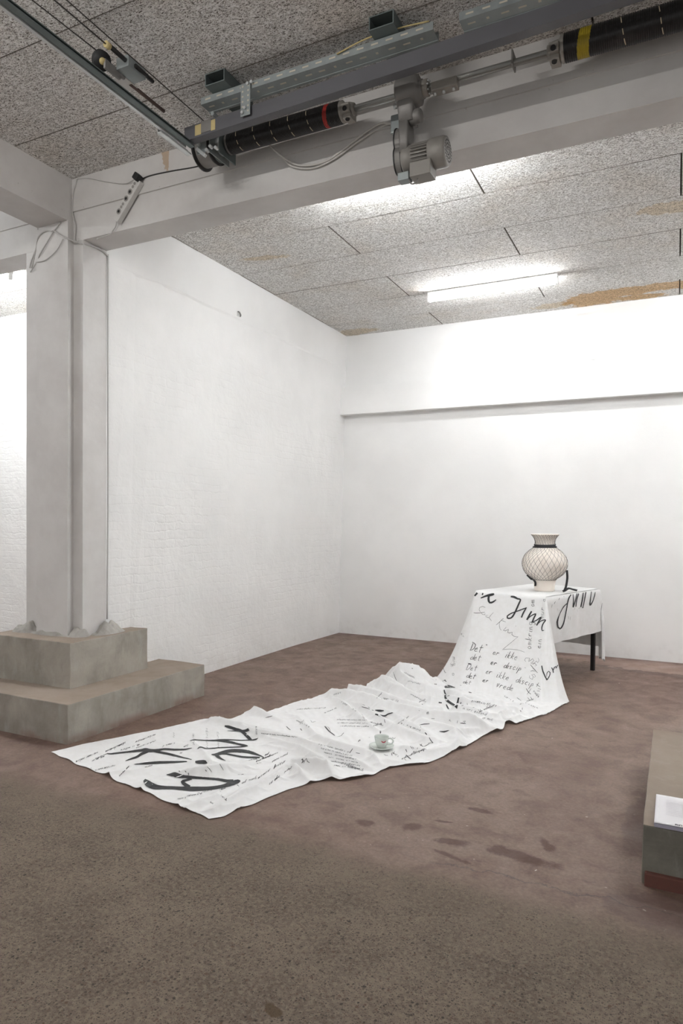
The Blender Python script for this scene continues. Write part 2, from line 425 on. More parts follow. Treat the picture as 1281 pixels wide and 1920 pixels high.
def prism_wall(name, plan, z0, z1, material, lean=0.0):
    bm = bmesh.new()
    lo = [bm.verts.new((x, y, z0)) for x, y in plan]; hi = [bm.verts.new((x + lean, y, z1)) for x, y in plan]
    n = len(plan)
    for k in range(n): bm.faces.new((lo[k], lo[(k + 1) % n], hi[(k + 1) % n], hi[k]))
    bm.faces.new(lo[::-1]); bm.faces.new(hi)
    return obj(name, bm, material)

fl_o = box_obj('floor', -9, 6.5, -2.2, 8.2, -0.12, 0.0, M['floor'])
struct(fl_o, 'worn red painted concrete floor with rough aggregate strip in front')
struct(prism_wall('wall_back', [(-3.9, YB), (6.5, YB - 0.02), (6.5, YB + 0.3), (-3.9, YB + 0.3)], 0, 3.75, M['wall_plaster']))
# long side wall, a touch out of square like the real one
bm = bmesh.new()
ny, nz = 14, 2
bot = [(-3.735 + 0.045 * max(0, (k - 10) / 4), 3.66 + (YB + 0.05 - 3.66) * k / ny) for k in range(ny + 1)]
top = [(-3.615 - 0.085 * max(0.0, (4.3 - y) / 0.64), y) for _, y in bot]
V0 = [bm.verts.new((x, y, 0)) for x, y in bot]; V1 = [bm.verts.new((x, y, 3.72)) for x, y in top]
B0 = [bm.verts.new((-4.0, y, 0)) for _, y in bot]; B1 = [bm.verts.new((-4.0, y, 3.72)) for _, y in bot]
for k in range(ny):
    bm.faces.new((V0[k], V0[k + 1], V1[k + 1], V1[k])); bm.faces.new((B0[k], B1[k], B1[k + 1], B0[k + 1]))
bm.faces.new((V0[0], V1[0], B1[0], B0[0])); bm.faces.new((V0[-1], B0[-1], B1[-1], V1[-1]))
wl = struct(obj('wall_left', bm, M['wall_brick']), 'white painted brick side wall beside the column')
struct(prism_wall('wall_right', [(4.2, 3.67), (4.5, 3.67), (4.5, YB), (4.2, YB)], 0, 3.75, M['wall_plaster']))
struct(prism_wall('wall_far_left', [(-9, 5.16), (-3.95, 5.16), (-3.95, 5.4), (-9, 5.4)], 0, 3.75, M['wall_brick']))

# thin upper band of plaster along the side wall, and the flat conduit strip under the ceiling
bm = bmesh.new()
zb0, zb1 = 3.19, 3.60
def wx(y, z):
    k = (y - 3.66) / (YB + 0.05 - 3.66) * ny; xb = -3.735 + 0.045 * max(0, (k - 10) / 4)
    xt = -3.615 - 0.085 * max(0.0, (4.3 - y) / 0.64); return xb + (xt - xb) * z / 3.72
ys = np.linspace(3.67, 7.28, 40)
for a, b in zip(ys, ys[1:]):
    f = [bm.verts.new((wx(y, z) + d, y, z + w)) for (y, z, d, w) in
         ((a, zb0, 0.0, 0.005 * math.sin(a * 9)), (b, zb0, 0.0, 0.005 * math.sin(b * 9)), (b, zb0 + 0.02, 0.006, 0.005 * math.sin(b * 9)), (a, zb0 + 0.02, 0.006, 0.005 * math.sin(a * 9)), (b, zb1, 0.006, 0), (a, zb1, 0.006, 0))]
    bm.faces.new((f[0], f[1], f[2], f[3])); bm.faces.new((f[3], f[2], f[4], f[5]))
bmesh.ops.remove_doubles(bm, verts=bm.verts, dist=1e-5)
struct(obj('trim_1', bm, M['wall_plaster']), 'thicker plaster band along the top of the side wall')
bm = bmesh.new()
bm_box(bm, wx(3.67, 3.5) + 0.0, wx(3.67, 3.5) + 0.045, 3.67, 5.9, 3.535, 3.598, None, 0.004)
struct(obj('trim_2', bm, M['wall_plaster']), 'white flat strip in the corner between side wall and ceiling')

# concrete ledge on the back wall
bm = bmesh.new()
z0, z1, yl = 2.637, 2.99, 7.335
prof = [(YB + 0.02, z0 + 0.005), (yl, z0), (yl + 0.02, z1 - 0.02), (YB + 0.02, z1)]
A = [bm.verts.new((-3.66, y, z)) for y, z in prof]; B = [bm.verts.new((6.5, y, z)) for y, z in prof]
for k in range(4): bm.faces.new((A[k], A[(k + 1) % 4], B[(k + 1) % 4], B[k]))
bm.faces.new(A); bm.faces.new(B[::-1])
struct(obj('trim_3', bm, M['wall_plaster']), 'white concrete ledge running along the back wall')
# small knocks in the ledge and the wall above
box_obj_n = []
bm = bmesh.new(); bm_lathe(bm, [(0, 0.012), (0.02, 0.008), (0.035, 0.0)], 12, (-0.80, YB - 0.02, 3.08), (0, -1, 0))
struct(obj('trim_4', bm, M['wall_plaster']), 'old plastered screw hole above the ledge')

# column, its beams and stepped footing
bm = bmesh.new()
bm_box(bm, -4.097, -3.787, 3.40, 3.47, 0.50, 3.42)
bm_box(bm, -4.26, -3.697, 3.45, YF1, 0.50, 3.284)
struct(obj('column', bm, M['painted_concrete']), 'pale grey painted concrete column standing on a stepped footing')
bm = bmesh.new()
bm_box(bm, -9, 6.5, YF0, YF1, ZB, 3.74)
bm_box(bm, -9, 6.5, YF0 - 0.012, YF0 + 0.01, 3.487, 3.74)
cb = struct(obj('beam', bm, M['painted_concrete']), 'grey painted cross beam above the old gate opening')
cb2 = struct(box_obj('beam', -4.085, -3.79, -2.2, YF0 + 0.01, 3.415, 3.74, M['painted_concrete']), 'grey painted beam running from the column toward the camera')

def footing(name, tiers, label, m='raw_concrete'):
    e = bpy.data.objects.new(name, None); COL.objects.link(e); e['kind'] = 'structure'; e['label'] = label
    for k, t in enumerate(tiers):
        bm = bmesh.new(); bm_box(bm, *t, None, 0.006)
        bmesh.ops.subdivide_edges(bm, edges=[x for x in bm.edges if x.calc_length() > 0.2], cuts=12, use_grid_fill=True)
        for v in bm.verts:
            v.co += Vector((mnoise.noise(v.co * 9), mnoise.noise(v.co * 9 + Vector((5, 0, 0))), mnoise.noise(v.co * 9 + Vector((0, 7, 0))))) * 0.004
        for f in bm.faces: f.smooth = False
        obj('tier', bm, M[m], e)
    return e
ft = footing('column_footing', [(-4.62, -3.275, 2.943, 4.27, -0.02, 0.242), (-4.36, -3.567, 3.225, 3.955, 0.235, 0.545)],
             'two-step raw concrete footing under the white column')
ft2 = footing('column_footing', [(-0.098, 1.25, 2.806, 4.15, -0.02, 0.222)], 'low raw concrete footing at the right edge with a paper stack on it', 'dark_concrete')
# red brick stub showing at its foot
bk = box_obj('brick', -0.088, 0.055, 2.785, 2.83, -0.01, 0.050, simple('red_brick', (0.13, 0.052, 0.04), 0.85, 0, 0.3, 40, 0.3), ft2, 0.006)

# mortar heaped round the column foot
def heap(name, cx, cy, rx, ry, h, z, parent):
    bm = bmesh.new(); n = 22
    g = [[None] * (n + 1) for _ in range(n + 1)]
    for i in range(n + 1):
        for j in range(n + 1):
            u, v = i / n * 2 - 1, j / n * 2 - 1; d = math.sqrt(u * u + v * v)
            x, y = cx + u * rx, cy + v * ry
            hh = max(0, 1 - d ** 2.2) * h * (0.75 + 0.55 * mnoise.noise(Vector((x * 14, y * 14, 1.3))) + 0.3 * mnoise.noise(Vector((x * 45, y * 45, 4.3)))) - 0.004
            g[i][j] = bm.verts.new((x, y, z + hh))
    for i in range(n):
        for j in range(n): bm.faces.new((g[i][j], g[i + 1][j], g[i + 1][j + 1], g[i][j + 1])).smooth = True
    return obj(name, bm, M['mortar'], parent)
heap('mortar', -3.675, 3.66, 0.085, 0.15, 0.085, 0.545, ft)
heap('mortar', -3.74, 3.46, 0.075, 0.075, 0.085, 0.545, ft)
heap('mortar', -4.22, 3.42, 0.13, 0.07, 0.085, 0.545, ft)
heap('mortar', -3.98, 3.42, 0.30, 0.06, 0.035, 0.545, ft)

# ceilings: backing slab and wood-wool boards, each board a piece of its own
struct(box_obj('ceiling', -9, 6.5, YF1 - 0.02, 8.2, ZC + 0.022, ZC + 0.1, M['dark_gap']), 'grey wood-wool board ceiling over the rear bay')
ceil_r = bpy.data.objects['ceiling']
ceil_f = struct(box_obj('ceiling_front', -9, 6.5, -2.2, YF0 + 0.02, ZF + 0.022, ZF + 0.1, M['dark_gap']), 'dim wood-wool board ceiling over the front bay')
_bd = {}
def board(parent, x0, x1, y0, y1, z, name='panel'):
    L, W = round(x1 - x0, 3), round(y1 - y0, 3)
    if (L, W) not in _bd:
        bm = bmesh.new(); bm_box(bm, -L / 2, L / 2, -W / 2, W / 2, 0, 0.03)
        bmesh.ops.bevel(bm, geom=[e for e in bm.edges if all(v.co.z < 0.01 for v in e.verts)], offset=0.002, segments=1, affect='EDGES')
        bmesh.ops.recalc_face_normals(bm, faces=bm.faces)
        me = bpy.data.meshes.new('panel'); bm.to_mesh(me); bm.free(); me.materials.append(M['wood_wool']); _bd[(L, W)] = me
    o = bpy.data.objects.new(name, _bd[(L, W)]); COL.objects.link(o)
    o.location = ((x0 + x1) / 2, (y0 + y1) / 2, z + random.uniform(-0.0015, 0.0015)); o.parent = parent
    o.rotation_euler = (random.uniform(-0.002, 0.002), random.uniform(-0.0006, 0.0006), 0)
rows = [YF1 + 0.001, 4.03, 4.625, 5.215, 5.795, 6.375, 6.975, YB + 0.01]
for k, (a, b) in enumerate(zip(rows, rows[1:])):
    off = (-2.41 if k % 2 == 0 else -1.21)
    x = off - 2.4 * 3
    while x < 4.0:
        board(ceil_r, x + 0.004, x + 2.396, a + 0.0022, b - 0.0022, ZC); x += 2.4
rowsf = [-0.585 + 0.595 * k for k in range(7)] + [YF0 - 0.003]
rowsf = [y - 0.005 for y in rowsf[:-1]] + [rowsf[-1]]
for k, (a, b) in enumerate(zip(rowsf, rowsf[1:])):
    x = -2.79 - 2.4 * 2
    while x < 3.0:
        board(ceil_f, x + 0.004, x + 2.396, a + 0.0025, b - 0.0025, ZF); x += 2.4

# ------------------------------------------------------------------ fluorescent lamps
def lamp(cx, cy, label, ZC=ZC, m='tube'):
    t = thing('ceiling_lamp', label, 'lamp', (cx, cy, ZC), 'bare tube ceiling lamps')
    bm = bmesh.new(); bm_box(bm, cx - 0.61, cx + 0.61, cy - 0.03, cy + 0.03, ZC - 0.045, ZC - 0.002, None, 0.006); obj('housing', bm, M['fixture'], t)
    for s in (-1, 1):
        bm = bmesh.new(); bm_box(bm, cx + s * 0.602 - 0.011, cx + s * 0.602 + 0.011, cy - 0.02, cy + 0.02, ZC - 0.098, ZC - 0.044, None, 0.004); obj('lamp_holder', bm, M['fixture'], t)
    bm = bmesh.new(); bm_cyl(bm, (cx - 0.59, cy, ZC - 0.078), (cx + 0.59, cy, ZC - 0.078), 0.013, 20); obj('tube', bm, M[m], t)
    return t
lamp(-1.60, 6.37, 'lit bare fluorescent tube on the rear ceiling above the vase', ZC, 'dimmed_tube')
lamp(-1.60, 3.97, 'lit fluorescent tube tucked behind the cross beam near the column')
lamp(1.45, 6.37, 'lit fluorescent tube further right along the rear ceiling')
lamp(1.45, 4.9, 'lit fluorescent tube on the rear ceiling nearer the cross beam')
lamp(-6.0, 4.2, 'lit fluorescent tube on the ceiling beyond the column')
lamp(-6.2, 1.8, 'added unseen fluorescent tube left of the side beam, lighting the far wall', ZF)  # unseen second lamp added to even out the far left wall
lamp(-2.4, 0.5, 'added fill tube out of view on the front ceiling, lighting column and cloth', ZF, 'front_fill_tube')  # unseen lamp added to brighten the column front and near cloth

# ------------------------------------------------------------------ gate gear under the front ceiling
SY, SZ = 3.25, 3.515           # shaft axis
# cross tubes and slotted channels screwed to the ceiling
for cx, lab in ((-2.205, 'open ended square steel tube under the ceiling, nearest the column'), (-1.262, 'open ended square steel tube under the ceiling above the gear motor'),
                (-0.67, 'grey square steel tube half hidden behind the right slotted channel')):
    bm = bmesh.new(); w, z0, z1, y0, y1, t = 0.062, 3.645, 3.709, 2.935, 3.20, 0.005
    bm_box(bm, cx - w, cx + w, y0, y1, z0, z0 + t); bm_box(bm, cx - w, cx + w, y0, y1, z1 - t, z1)
    bm_box(bm, cx - w, cx - w + t, y0, y1, z0 + t, z1 - t); bm_box(bm, cx + w - t, cx + w, y0, y1, z0 + t, z1 - t)
    tag(obj('steel_tube', bm, M['galv_dark']), lab, 'steel tube', 'square tubes across the ceiling')

def channel(x0, x1, label):
    e = thing('slotted_channel', label, 'steel channel', (x0, 3.04, 3.605), 'slotted channels under the ceiling')
    bm = bmesh.new(); y0, y1, z0, z1 = 3.0, 3.085, 3.606, 3.643
    bm_box(bm, x0, x1, y0, y1, z0, z0 + 0.003); bm_box(bm, x0, x1, y0, y0 + 0.003, z0 + 0.003, z1); bm_box(bm, x0, x1, y1 - 0.003, y1, z0 + 0.003, z1)
    bm_box(bm, x0, x1, y0 + 0.003, y0 + 0.012, z1 - 0.003, z1); bm_box(bm, x0, x1, y1 - 0.012, y1 - 0.003, z1 - 0.003, z1)
    bm_box(bm, x0, x1, y1 - 0.012, y1 + 0.004, z0 - 0.004, z0); 
    obj('web', bm, M['galv'], e)
    bm = bmesh.new(); x = x0 + 0.03; k = 0
    while x < x1 - 0.05:
        bm_box(bm, x, x + 0.035, y0 - 0.0008, y0 + 0.0005, z0 + 0.016, z0 + 0.024)
        if k % 3 == 1: bm_box(bm, x + 0.01, x + 0.022, y0 + 0.03, y0 + 0.043, z0 - 0.0008, z0 + 0.0005)
        else: bm_box(bm, x, x + 0.035, y0 + 0.032, y0 + 0.041, z0 - 0.0008, z0 + 0.0005)
        x += 0.075; k += 1
    s = obj('slot', bm, M['slot'], e); s['kind'] = 'stuff'
    return e
ch = channel(-2.345, -1.032, 'long slotted steel channel under the ceiling, left of the two')
channel(-0.91, 0.55, 'slotted steel channel under the ceiling cut off by the top edge')
tube_obj_ = tube_obj('loose_wire', smooth_path([(-1.52, 2.995, 3.634), (-1.36, 2.985, 3.652), (-1.2, 2.99, 3.655), (-1.05, 2.995, 3.645)], 5), 0.0035, M['yellowed_label'])
tag(tube_obj_, 'thin yellowish wire lying along the slotted channel', 'wire')

# big steel angle that carries the shaft
ang = math.atan2(-0.063, 2.15)
AM = Matrix.Translation((-2.47, 3.018, 0)) @ Matrix.Rotation(ang, 4, 'Z')
e = thing('steel_angle', 'long dark grey steel angle running above the gate springs', 'steel beam', (-2.47, 3.018, 3.45))
bm = bmesh.new(); bm_box(bm, 0, 3.1, 0, 0.052, 3.450, 3.457, AM); bm_box(bm, 0, 3.1, 0, 0.006, 3.457, 3.522, AM); obj('angle', bm, M['grey_steel'], e)
for (a, b) in ((0.075, 0.118), (0.185, 0.213)):
    box_obj('label', a, b, -0.0012, 0.0002, 3.459, 3.515, M['yellowed_label'], e, 0, AM)['label'] = 'yellowed paper label'
box_obj('clip', 0.118, 0.185, -0.003, 0.001, 3.462, 3.524, M['cast_grey'], e, 0, AM)
bm = bmesh.new(); bm_tube(bm, [AM @ Vector((0.205, 0.003 + 0.05 * math.sin(t), 3.505 + 0.04 * math.cos(t) * 0.9)) for t in np.linspace(-0.4, 1.9, 12)], 0.011, 8); obj('rope_guide', bm, M['galv'], e)
# perforated strap down from the channel
st = thing('perforated_strap', 'perforated steel strap hanging from channel to the dark angle', 'bracket', (-2.06, 2.99, 3.62))
bm = bmesh.new(); bm_box(bm, -2.078, -2.018, 2.988, 2.992, 3.468, 3.635, None, 0.0015); obj('strap', bm, M['galv'], st)
bm = bmesh.new()
for i in range(6):
    for s in (-1, 1): bm_cyl(bm, (-2.048 + s * 0.017, 2.9876, 3.49 + i * 0.026), (-2.048 + s * 0.017, 2.9885, 3.49 + i * 0.026), 0.0055, 10)
o = obj('hole', bm, M['slot'], st)
o['kind'] = 'stuff'
for dx, z in ((-0.016, 3.485), (0.0, 3.505), (0.016, 3.625), (0.04, 3.628)):
    bm = bmesh.new(); bm_cyl(bm, (-2.048 + dx, 2.978, z), (-2.048 + dx, 2.988, z), 0.008, 6); obj('bolt', bm, M['galv_light'], st)

# shaft
sh = thing('drive_shaft', 'long plated drive shaft running through both springs', 'shaft', (-0.95, SY, SZ))
bm = bmesh.new(); bm_cyl(bm, (-2.57, SY, SZ), (0.62, SY, SZ), 0.0165, 20); obj('shaft', bm, M['shaft'], sh)
bm = bmesh.new(); bm_box(bm, -1.115, -0.985, SY - 0.035, SY + 0.02, SZ - 0.045, SZ + 0.0, None, 0.006); obj('coupling', bm, M['zinc'], sh)
for dx in (0.015, 0.06, 0.11):
    bm = bmesh.new(); bm_cyl(bm, (-1.115 + dx, SY - 0.012, SZ - 0.056), (-1.115 + dx, SY - 0.012, SZ - 0.04), 0.007, 6); obj('bolt', bm, M['galv_light'], sh)

def spring(x0, x1, r, label, paint, px0, px1, cone_left):
    e = thing('torsion_spring', label, 'spring', ((x0 + x1) / 2, SY, SZ), 'coil springs of the gate')
    n = int((x1 - x0) / 0.0088); prof = []
    for k in range(n):
        a = x0 + (x1 - x0) * k / n; w = (x1 - x0) / n
        for t in (0.08, 0.3, 0.5, 0.7, 0.92): prof.append((r - 0.0042 + 0.0042 * math.sin(math.pi * t) ** 0.6, a + w * t))
    bm = bmesh.new(); rings = bm_lathe(bm, [(r, h) for r, h in prof], 28, (0, SY, SZ), (1, 0, 0))
    o = obj('coil', bm, [M['black_steel'], paint], e)
    for f in o.data.polygons:
        c = f.center; sl = c.x + (c.z - SZ) * (-0.16)
        if px0 < sl < px1: f.material_index = 1
    bm = bmesh.new(); m = 6; sg = 1
    for k in range(m):
        xm = x0 + (x1 - x0) * (k + 0.6) / (m + 0.3)
        if px0 - 0.02 < xm < px1 + 0.02: continue
        seg = []
        for q in range(17):
            t = R(150 + 118 * q / 16)
            if q in (5, 6, 11): 
                if len(seg) > 1: bm_tube(bm, seg, 0.0021, 5)
                seg = []; continue
            seg.append((xm + 0.018 * q / 16 + 0.003 * mnoise.noise(Vector((k, q, 0))), SY + math.cos(t) * (r + 0.0005), SZ + math.sin(t) * (r + 0.0005)))
        if len(seg) > 1: bm_tube(bm, seg, 0.0021, 5)
    o = obj('chalk_line', bm, M['chalk'], e); o['kind'] = 'stuff'; o['label'] = 'broken pale marking lines'
    # cast winding cones at both ends
    for xa, s, big in ((x0, -1, cone_left), (x1, 1, not cone_left)):
        bm = bmesh.new(); L = 0.075 if big else 0.03
        bm_lathe(bm, [(0, -0.012), (r * 0.93, -0.012), (r * 0.97, 0.012), (r * 0.72, 0.02), (r * 0.66, L * 0.7), (r * 0.5, L), (0, L)], 24, (xa, SY, SZ), (s, 0, 0))
        if big:
            for t in (R(200), R(250), R(310), R(20)):
                c = Vector((xa + s * L * 0.55, SY + math.cos(t) * r * 0.62, SZ + math.sin(t) * r * 0.62))
                bm_box(bm, c.x - 0.022, c.x + 0.022, c.y - 0.022, c.y + 0.022, c.z - 0.022, c.z + 0.022, None, 0.004)
        cn = obj('winding_cone', bm, M['zinc'] if big else M['cast_grey'], e)
        if big:
            for t in (R(200), R(250)):
                c = Vector((xa + s * L * 0.55, SY + math.cos(t) * r * 1.0, SZ + math.sin(t) * r * 1.0))
                d = Vector((0, math.cos(t), math.sin(t))); bm = bmesh.new(); bm_cyl(bm, c - d * 0.006, c + d * 0.006, 0.012, 12); obj('set_screw', bm, M['black_steel'], cn)
    return e
spring(-2.325, -1.615, 0.056, 'black coil spring with a red stripe, left of gear motor', M['red_paint'], -1.705, -1.682, False)
spring(-0.49, 0.45, 0.060, 'black coil spring with a yellow stripe, right of gear motor', M['yellow_paint'], -0.425, -0.375, True)

# cable drum and bearing plates
dr = thing('cable_drum', 'dark grooved cable drum at the left end of shaft', 'drum', (-2.46, SY, SZ))
bm = bmesh.new(); prof = [(0.0, -2.53), (0.105, -2.53), (0.105, -2.522), (0.088, -2.516)]
for k in range(9): prof += [(0.083, -2.512 + k * 0.009), (0.088, -2.508 + k * 0.009)]
prof += [(0.094, -2.425), (0.094, -2.418), (0.0, -2.418)]
bm_lathe(bm, prof, 40, (0, SY, SZ), (1, 0, 0)); obj('drum', bm, M['black_steel'], dr)
bm = bmesh.new(); bm_lathe(bm, [(0.0895, -2.515), (0.0895, -2.43)], 40, (0, SY, SZ), (1, 0, 0)); obj('wound_rope', bm, M['cast_grey'], dr)
bm = bmesh.new(); bm_lathe(bm, [(0.02, -2.415), (0.082, -2.415), (0.082, -2.408), (0.02, -2.408)], 32, (0, SY, SZ), (1, 0, 0)); obj('disc', bm, M['galv_dark'], dr)
bp = thing('bearing_bracket', 'galvanised bearing bracket between cable drum and spring', 'bracket', (-2.37, SY, SZ))
bm = bmesh.new(); bm_box(bm, -2.405, -2.399, 3.15, 3.34, 3.44, 3.60, None, 0.002); bm_box(bm, -2.46, -2.40, 3.115, 3.121, 3.42, 3.52, None, 0.002); obj('plate', bm, M['galv'], bp)
bm = bmesh.new(); bm_box(bm, -2.352, -2.346, 3.17, 3.33, 3.435, 3.585, None, 0.002); obj('plate', bm, M['galv_dark'], bp)
bm = bmesh.new(); bm_lathe(bm, [(0.018, -2.40), (0.05, -2.40), (0.05, -2.375), (0.03, -2.35), (0.018, -2.35)], 24, (0, SY, SZ), (1, 0, 0)); obj('bearing', bm, M['galv_light'], bp)
bm = bmesh.new(); bm_box(bm, -2.43, -2.412, 3.09, 3.108, 3.375, 3.455, Matrix.Identity(4), 0.003)
bmesh.ops.transform(bm, matrix=Matrix.Translation((-2.42, 3.1, 3.42)) @ Matrix.Rotation(R(-48), 4, 'Y') @ Matrix.Translation((2.42, -3.1, -3.42)), verts=bm.verts); obj('lever', bm, M['galv_light'], bp)
for (x, y, z) in ((-2.36, 3.11, 3.44), (-2.385, 3.11, 3.425), (-2.33, 3.12, 3.43), (-2.43, 3.105, 3.5), (-2.44, 3.105, 3.47)):
    bm = bmesh.new(); bm_cyl(bm, (x, y - 0.012, z), (x, y + 0.012, z), 0.009, 8); obj('bolt', bm, M['galv_light'], bp)
bm = bmesh.new(); bm_box(bm, -0.725, -0.717, 3.215, 3.29, SZ - 0.022, SZ + 0.045, None, 0.002); obj('lug', bm, M['cast_grey'], sh)

# gear motor
gm = thing('gear_motor', 'grey electric gear motor hanging below the shaft', 'motor', (-1.2, 3.28, 3.3))
GX0, GX1, MY, MZ = -1.315, -1.185, 3.285, 3.200
bm = bmesh.new(); bm_lathe(bm, [(0, GX0 + 0.02), (0.07, GX0 + 0.02), (0.076, GX0 + 0.03), (0.076, GX1 - 0.02), (0.070, GX1 - 0.012), (0.070, GX1), (0.045, GX1 + 0.004), (0.045, GX1 + 0.02), (0.0, GX1 + 0.02)], 32, (0, SY, SZ), (1, 0, 0)); obj('upper_housing', bm, M['cast_grey'], gm)
bm = bmesh.new(); bm_lathe(bm, [(0.017, GX1 + 0.012), (0.040, GX1 + 0.012), (0.040, GX1 + 0.045), (0.03, GX1 + 0.05), (0.017, GX1 + 0.05)], 24, (0, SY, SZ), (1, 0, 0)); obj('collar', bm, M['zinc'], gm)
bm = bmesh.new()
for k in range(8):
    t = 2 * math.pi * k / 8; bm_cyl(bm, (GX1 + 0.045, SY + 0.03 * math.cos(t), SZ + 0.03 * math.sin(t)), (GX1 + 0.056, SY + 0.03 * math.cos(t), SZ + 0.03 * math.sin(t)), 0.005, 6)
obj('bolt_ring', bm, M['galv_light'], gm)['kind'] = 'stuff'
bm = bmesh.new()   # tapering neck between the two housings, swept with rounded cross-section
for (xa, xb, ra, rb, zz, ze) in ((GX0 + 0.025, GX1 - 0.02, 0.062, 0.045, SZ - 0.03, SZ - 0.15), (GX0 + 0.03, GX1 - 0.05, 0.045, 0.055, SZ - 0.14, MZ + 0.02)):
    xm, hw = (xa + xb) / 2, (xb - xa) / 2
    rings = []
    for (z, r2, w) in ((zz, ra, hw), ((zz + ze) / 2, (ra + rb) / 2 * 0.96, hw * 0.92), (ze, rb, hw * 0.85)):
        rings.append([bm.verts.new((xm + w * max(-1, min(1, 1.5 * math.cos(t))), SY + 0.03 * (SZ - z) / 0.3 + r2 * max(-1, min(1, 1.3 * math.sin(t))), z)) for t in np.linspace(0, 2 * math.pi, 24, endpoint=False)])
    for A_, B_ in zip(rings, rings[1:]):
        for k in range(24): bm.faces.new((A_[k], A_[(k + 1) % 24], B_[(k + 1) % 24], B_[k])).smooth = True
    bm.faces.new(rings[0]); bm.faces.new(rings[-1][::-1])
obj('gear_housing', bm, M['cast_grey'], gm)
bm = bmesh.new(); bm_lathe(bm, [(0, GX1 - 0.055), (0.036, GX1 - 0.055), (0.036, GX1 + 0.0), (0.03, GX1 + 0.01), (0, GX1 + 0.01)], 24, (0, SY + 0.005, SZ - 0.125), (1, 0, 0)); obj('gear_cap', bm, M['cast_grey'], gm)
# back plate on the beam
bm = bmesh.new(); bm_box(bm, -1.385, -1.30, 3.425, 3.449, 3.36, 3.50, None, 0.003); bm_box(bm, -1.36, -1.31, 3.30, 3.44, 3.37, 3.46, None, 0.004); obj('limit_box', bm, M['galv'], gm)
bm = bmesh.new(); bm_box(bm, -1.386, -1.378, 3.40, 3.43, 3.37, 3.48, None, 0.002); obj('switch', bm, M['black_rubber'], gm)
for (y, z, x) in ((3.36, 3.46, -1.335), (3.30, 3.50, -1.33), (3.34, 3.545, -1.335), (3.30, 3.345, -1.315)):
    bm = bmesh.new(); bm_cyl(bm, (x - 0.012, y, z), (x + 0.02, y, z), 0.012, 6); obj('bolt', bm, M['galv_light'], gm)
# side cover with two lobes and black gasket
def lobes(x0, x1, grow, name, m):
    bm = bmesh.new(); out = []
    for t in np.linspace(0, 2 * math.pi, 56, endpoint=False):
        c, s = math.cos(t), math.sin(t); rr = 0.072 + 0.036 * s * s - 0.018 * math.exp(-(s / 0.22) ** 2) + grow
        out.append((MY + rr * c * 0.75, MZ + 0.055 + rr * s * 1.05))
    A_ = [bm.verts.new((x0, y, z)) for y, z in out]; B_ = [bm.verts.new((x1, y, z)) for y, z in out]
    for k in range(56): bm.faces.new((A_[k], A_[(k + 1) % 56], B_[(k + 1) % 56], B_[k]))
    bm.faces.new(A_); bm.faces.new(B_[::-1]); return obj(name, bm, m, gm)
lobes(-1.318, -1.312, 0.004, 'gasket', M['black_rubber']); lobes(-1.312, -1.282, 0.0, 'side_cover', M['cast_grey']); lobes(-1.282, -1.276, 0.005, 'gasket', M['black_rubber'])
# the motor itself
bm = bmesh.new(); bm_lathe(bm, [(0, -1.276), (0.062, -1.276), (0.067, -1.268), (0.067, -1.225), (0.058, -1.215), (0.058, -1.13), (0, -1.13)], 36, (0, MY, MZ), (1, 0, 0))
obj('motor_body', bm, M['motor_grey'], gm)
bm = bmesh.new()
for k in range(26):
    t = 2 * math.pi * k / 26
    vs = bm_box(bm, -1.222, -1.13, -0.0022, 0.0022, 0.055, 0.069)
    bmesh.ops.transform(bm, matrix=Matrix.Translation((0, MY, MZ)) @ Matrix.Rotation(t, 4, 'X'), verts=vs)
obj('cooling_fin', bm, M['motor_grey'], gm)['kind'] = 'stuff'
bm = bmesh.new(); bm_lathe(bm, [(0.068, -1.135), (0.073, -1.13), (0.073, -1.06), (0.066, -1.045), (0.064, -1.045), (0.0, -1.045)], 36, (0, MY, MZ), (1, 0, 0)); fc = obj('fan_cover', bm, M['motor_grey'], gm)
bm = bmesh.new()
for ring, n in ((0.018, 8), (0.034, 14), (0.05, 20)):
    for k in range(n):
        t = 2 * math.pi * k / n; bm_box(bm, -1.0448, -1.0440, MY + ring * math.cos(t) - 0.0035, MY + ring * math.cos(t) + 0.0035, MZ + ring * math.sin(t) - 0.0035, MZ + ring * math.sin(t) + 0.0035)
obj('fan_vent', bm, M['black_rubber'], fc)['kind'] = 'stuff'
bm = bmesh.new(); bm_box(bm, -1.225, -1.115, MY - 0.062, MY + 0.03, MZ - 0.118, MZ - 0.045, None, 0.006); obj('terminal_box', bm, M['motor_grey'], gm)
bm = bmesh.new(); bm_box(bm, -1.295, -1.235, MY - 0.045, MY + 0.01, MZ - 0.115, MZ - 0.075, None, 0.004); obj('plug', bm, M['galv'], gm)
bm = bmesh.new(); bm_tube(bm, smooth_path([(-1.24, MY - 0.03, MZ - 0.11), (-1.225, MY - 0.03, MZ - 0.138), (-1.20, MY - 0.03, MZ - 0.135), (-1.19, MY - 0.03, MZ - 0.115)], 5), 0.004, 6); obj('lead', bm, M['cast_grey'], gm)

# cables along the beam
tag(tube_obj('cable', smooth_path([(-1.32, 3.36, 3.468), (-1.389, 3.41, 3.483), (-1.46, 3.425, 3.512), (-1.538, 3.43, 3.497), (-1.633, 3.43, 3.456), (-1.731, 3.43, 3.412), (-1.798, 3.43, 3.389), (-1.9, 3.43, 3.387), (-2.005, 3.43, 3.415), (-2.095, 3.40, 3.48), (-2.168, 3.38, 3.558)]), 0.006, M['white_cable']),
    'sagging white cable from gear motor to red striped spring', 'cable')
tag(tube_obj('cable', smooth_path([(-1.33, 3.37, 3.462), (-1.46, 3.435, 3.500), (-1.60, 3.435, 3.455), (-1.77, 3.437, 3.388), (-1.9, 3.437, 3.372), (-2.02, 3.43, 3.405), (-2.07, 3.42, 3.45)]), 0.005, M['white_cable']),
    'second white cable strapped just under the sagging one', 'cable')

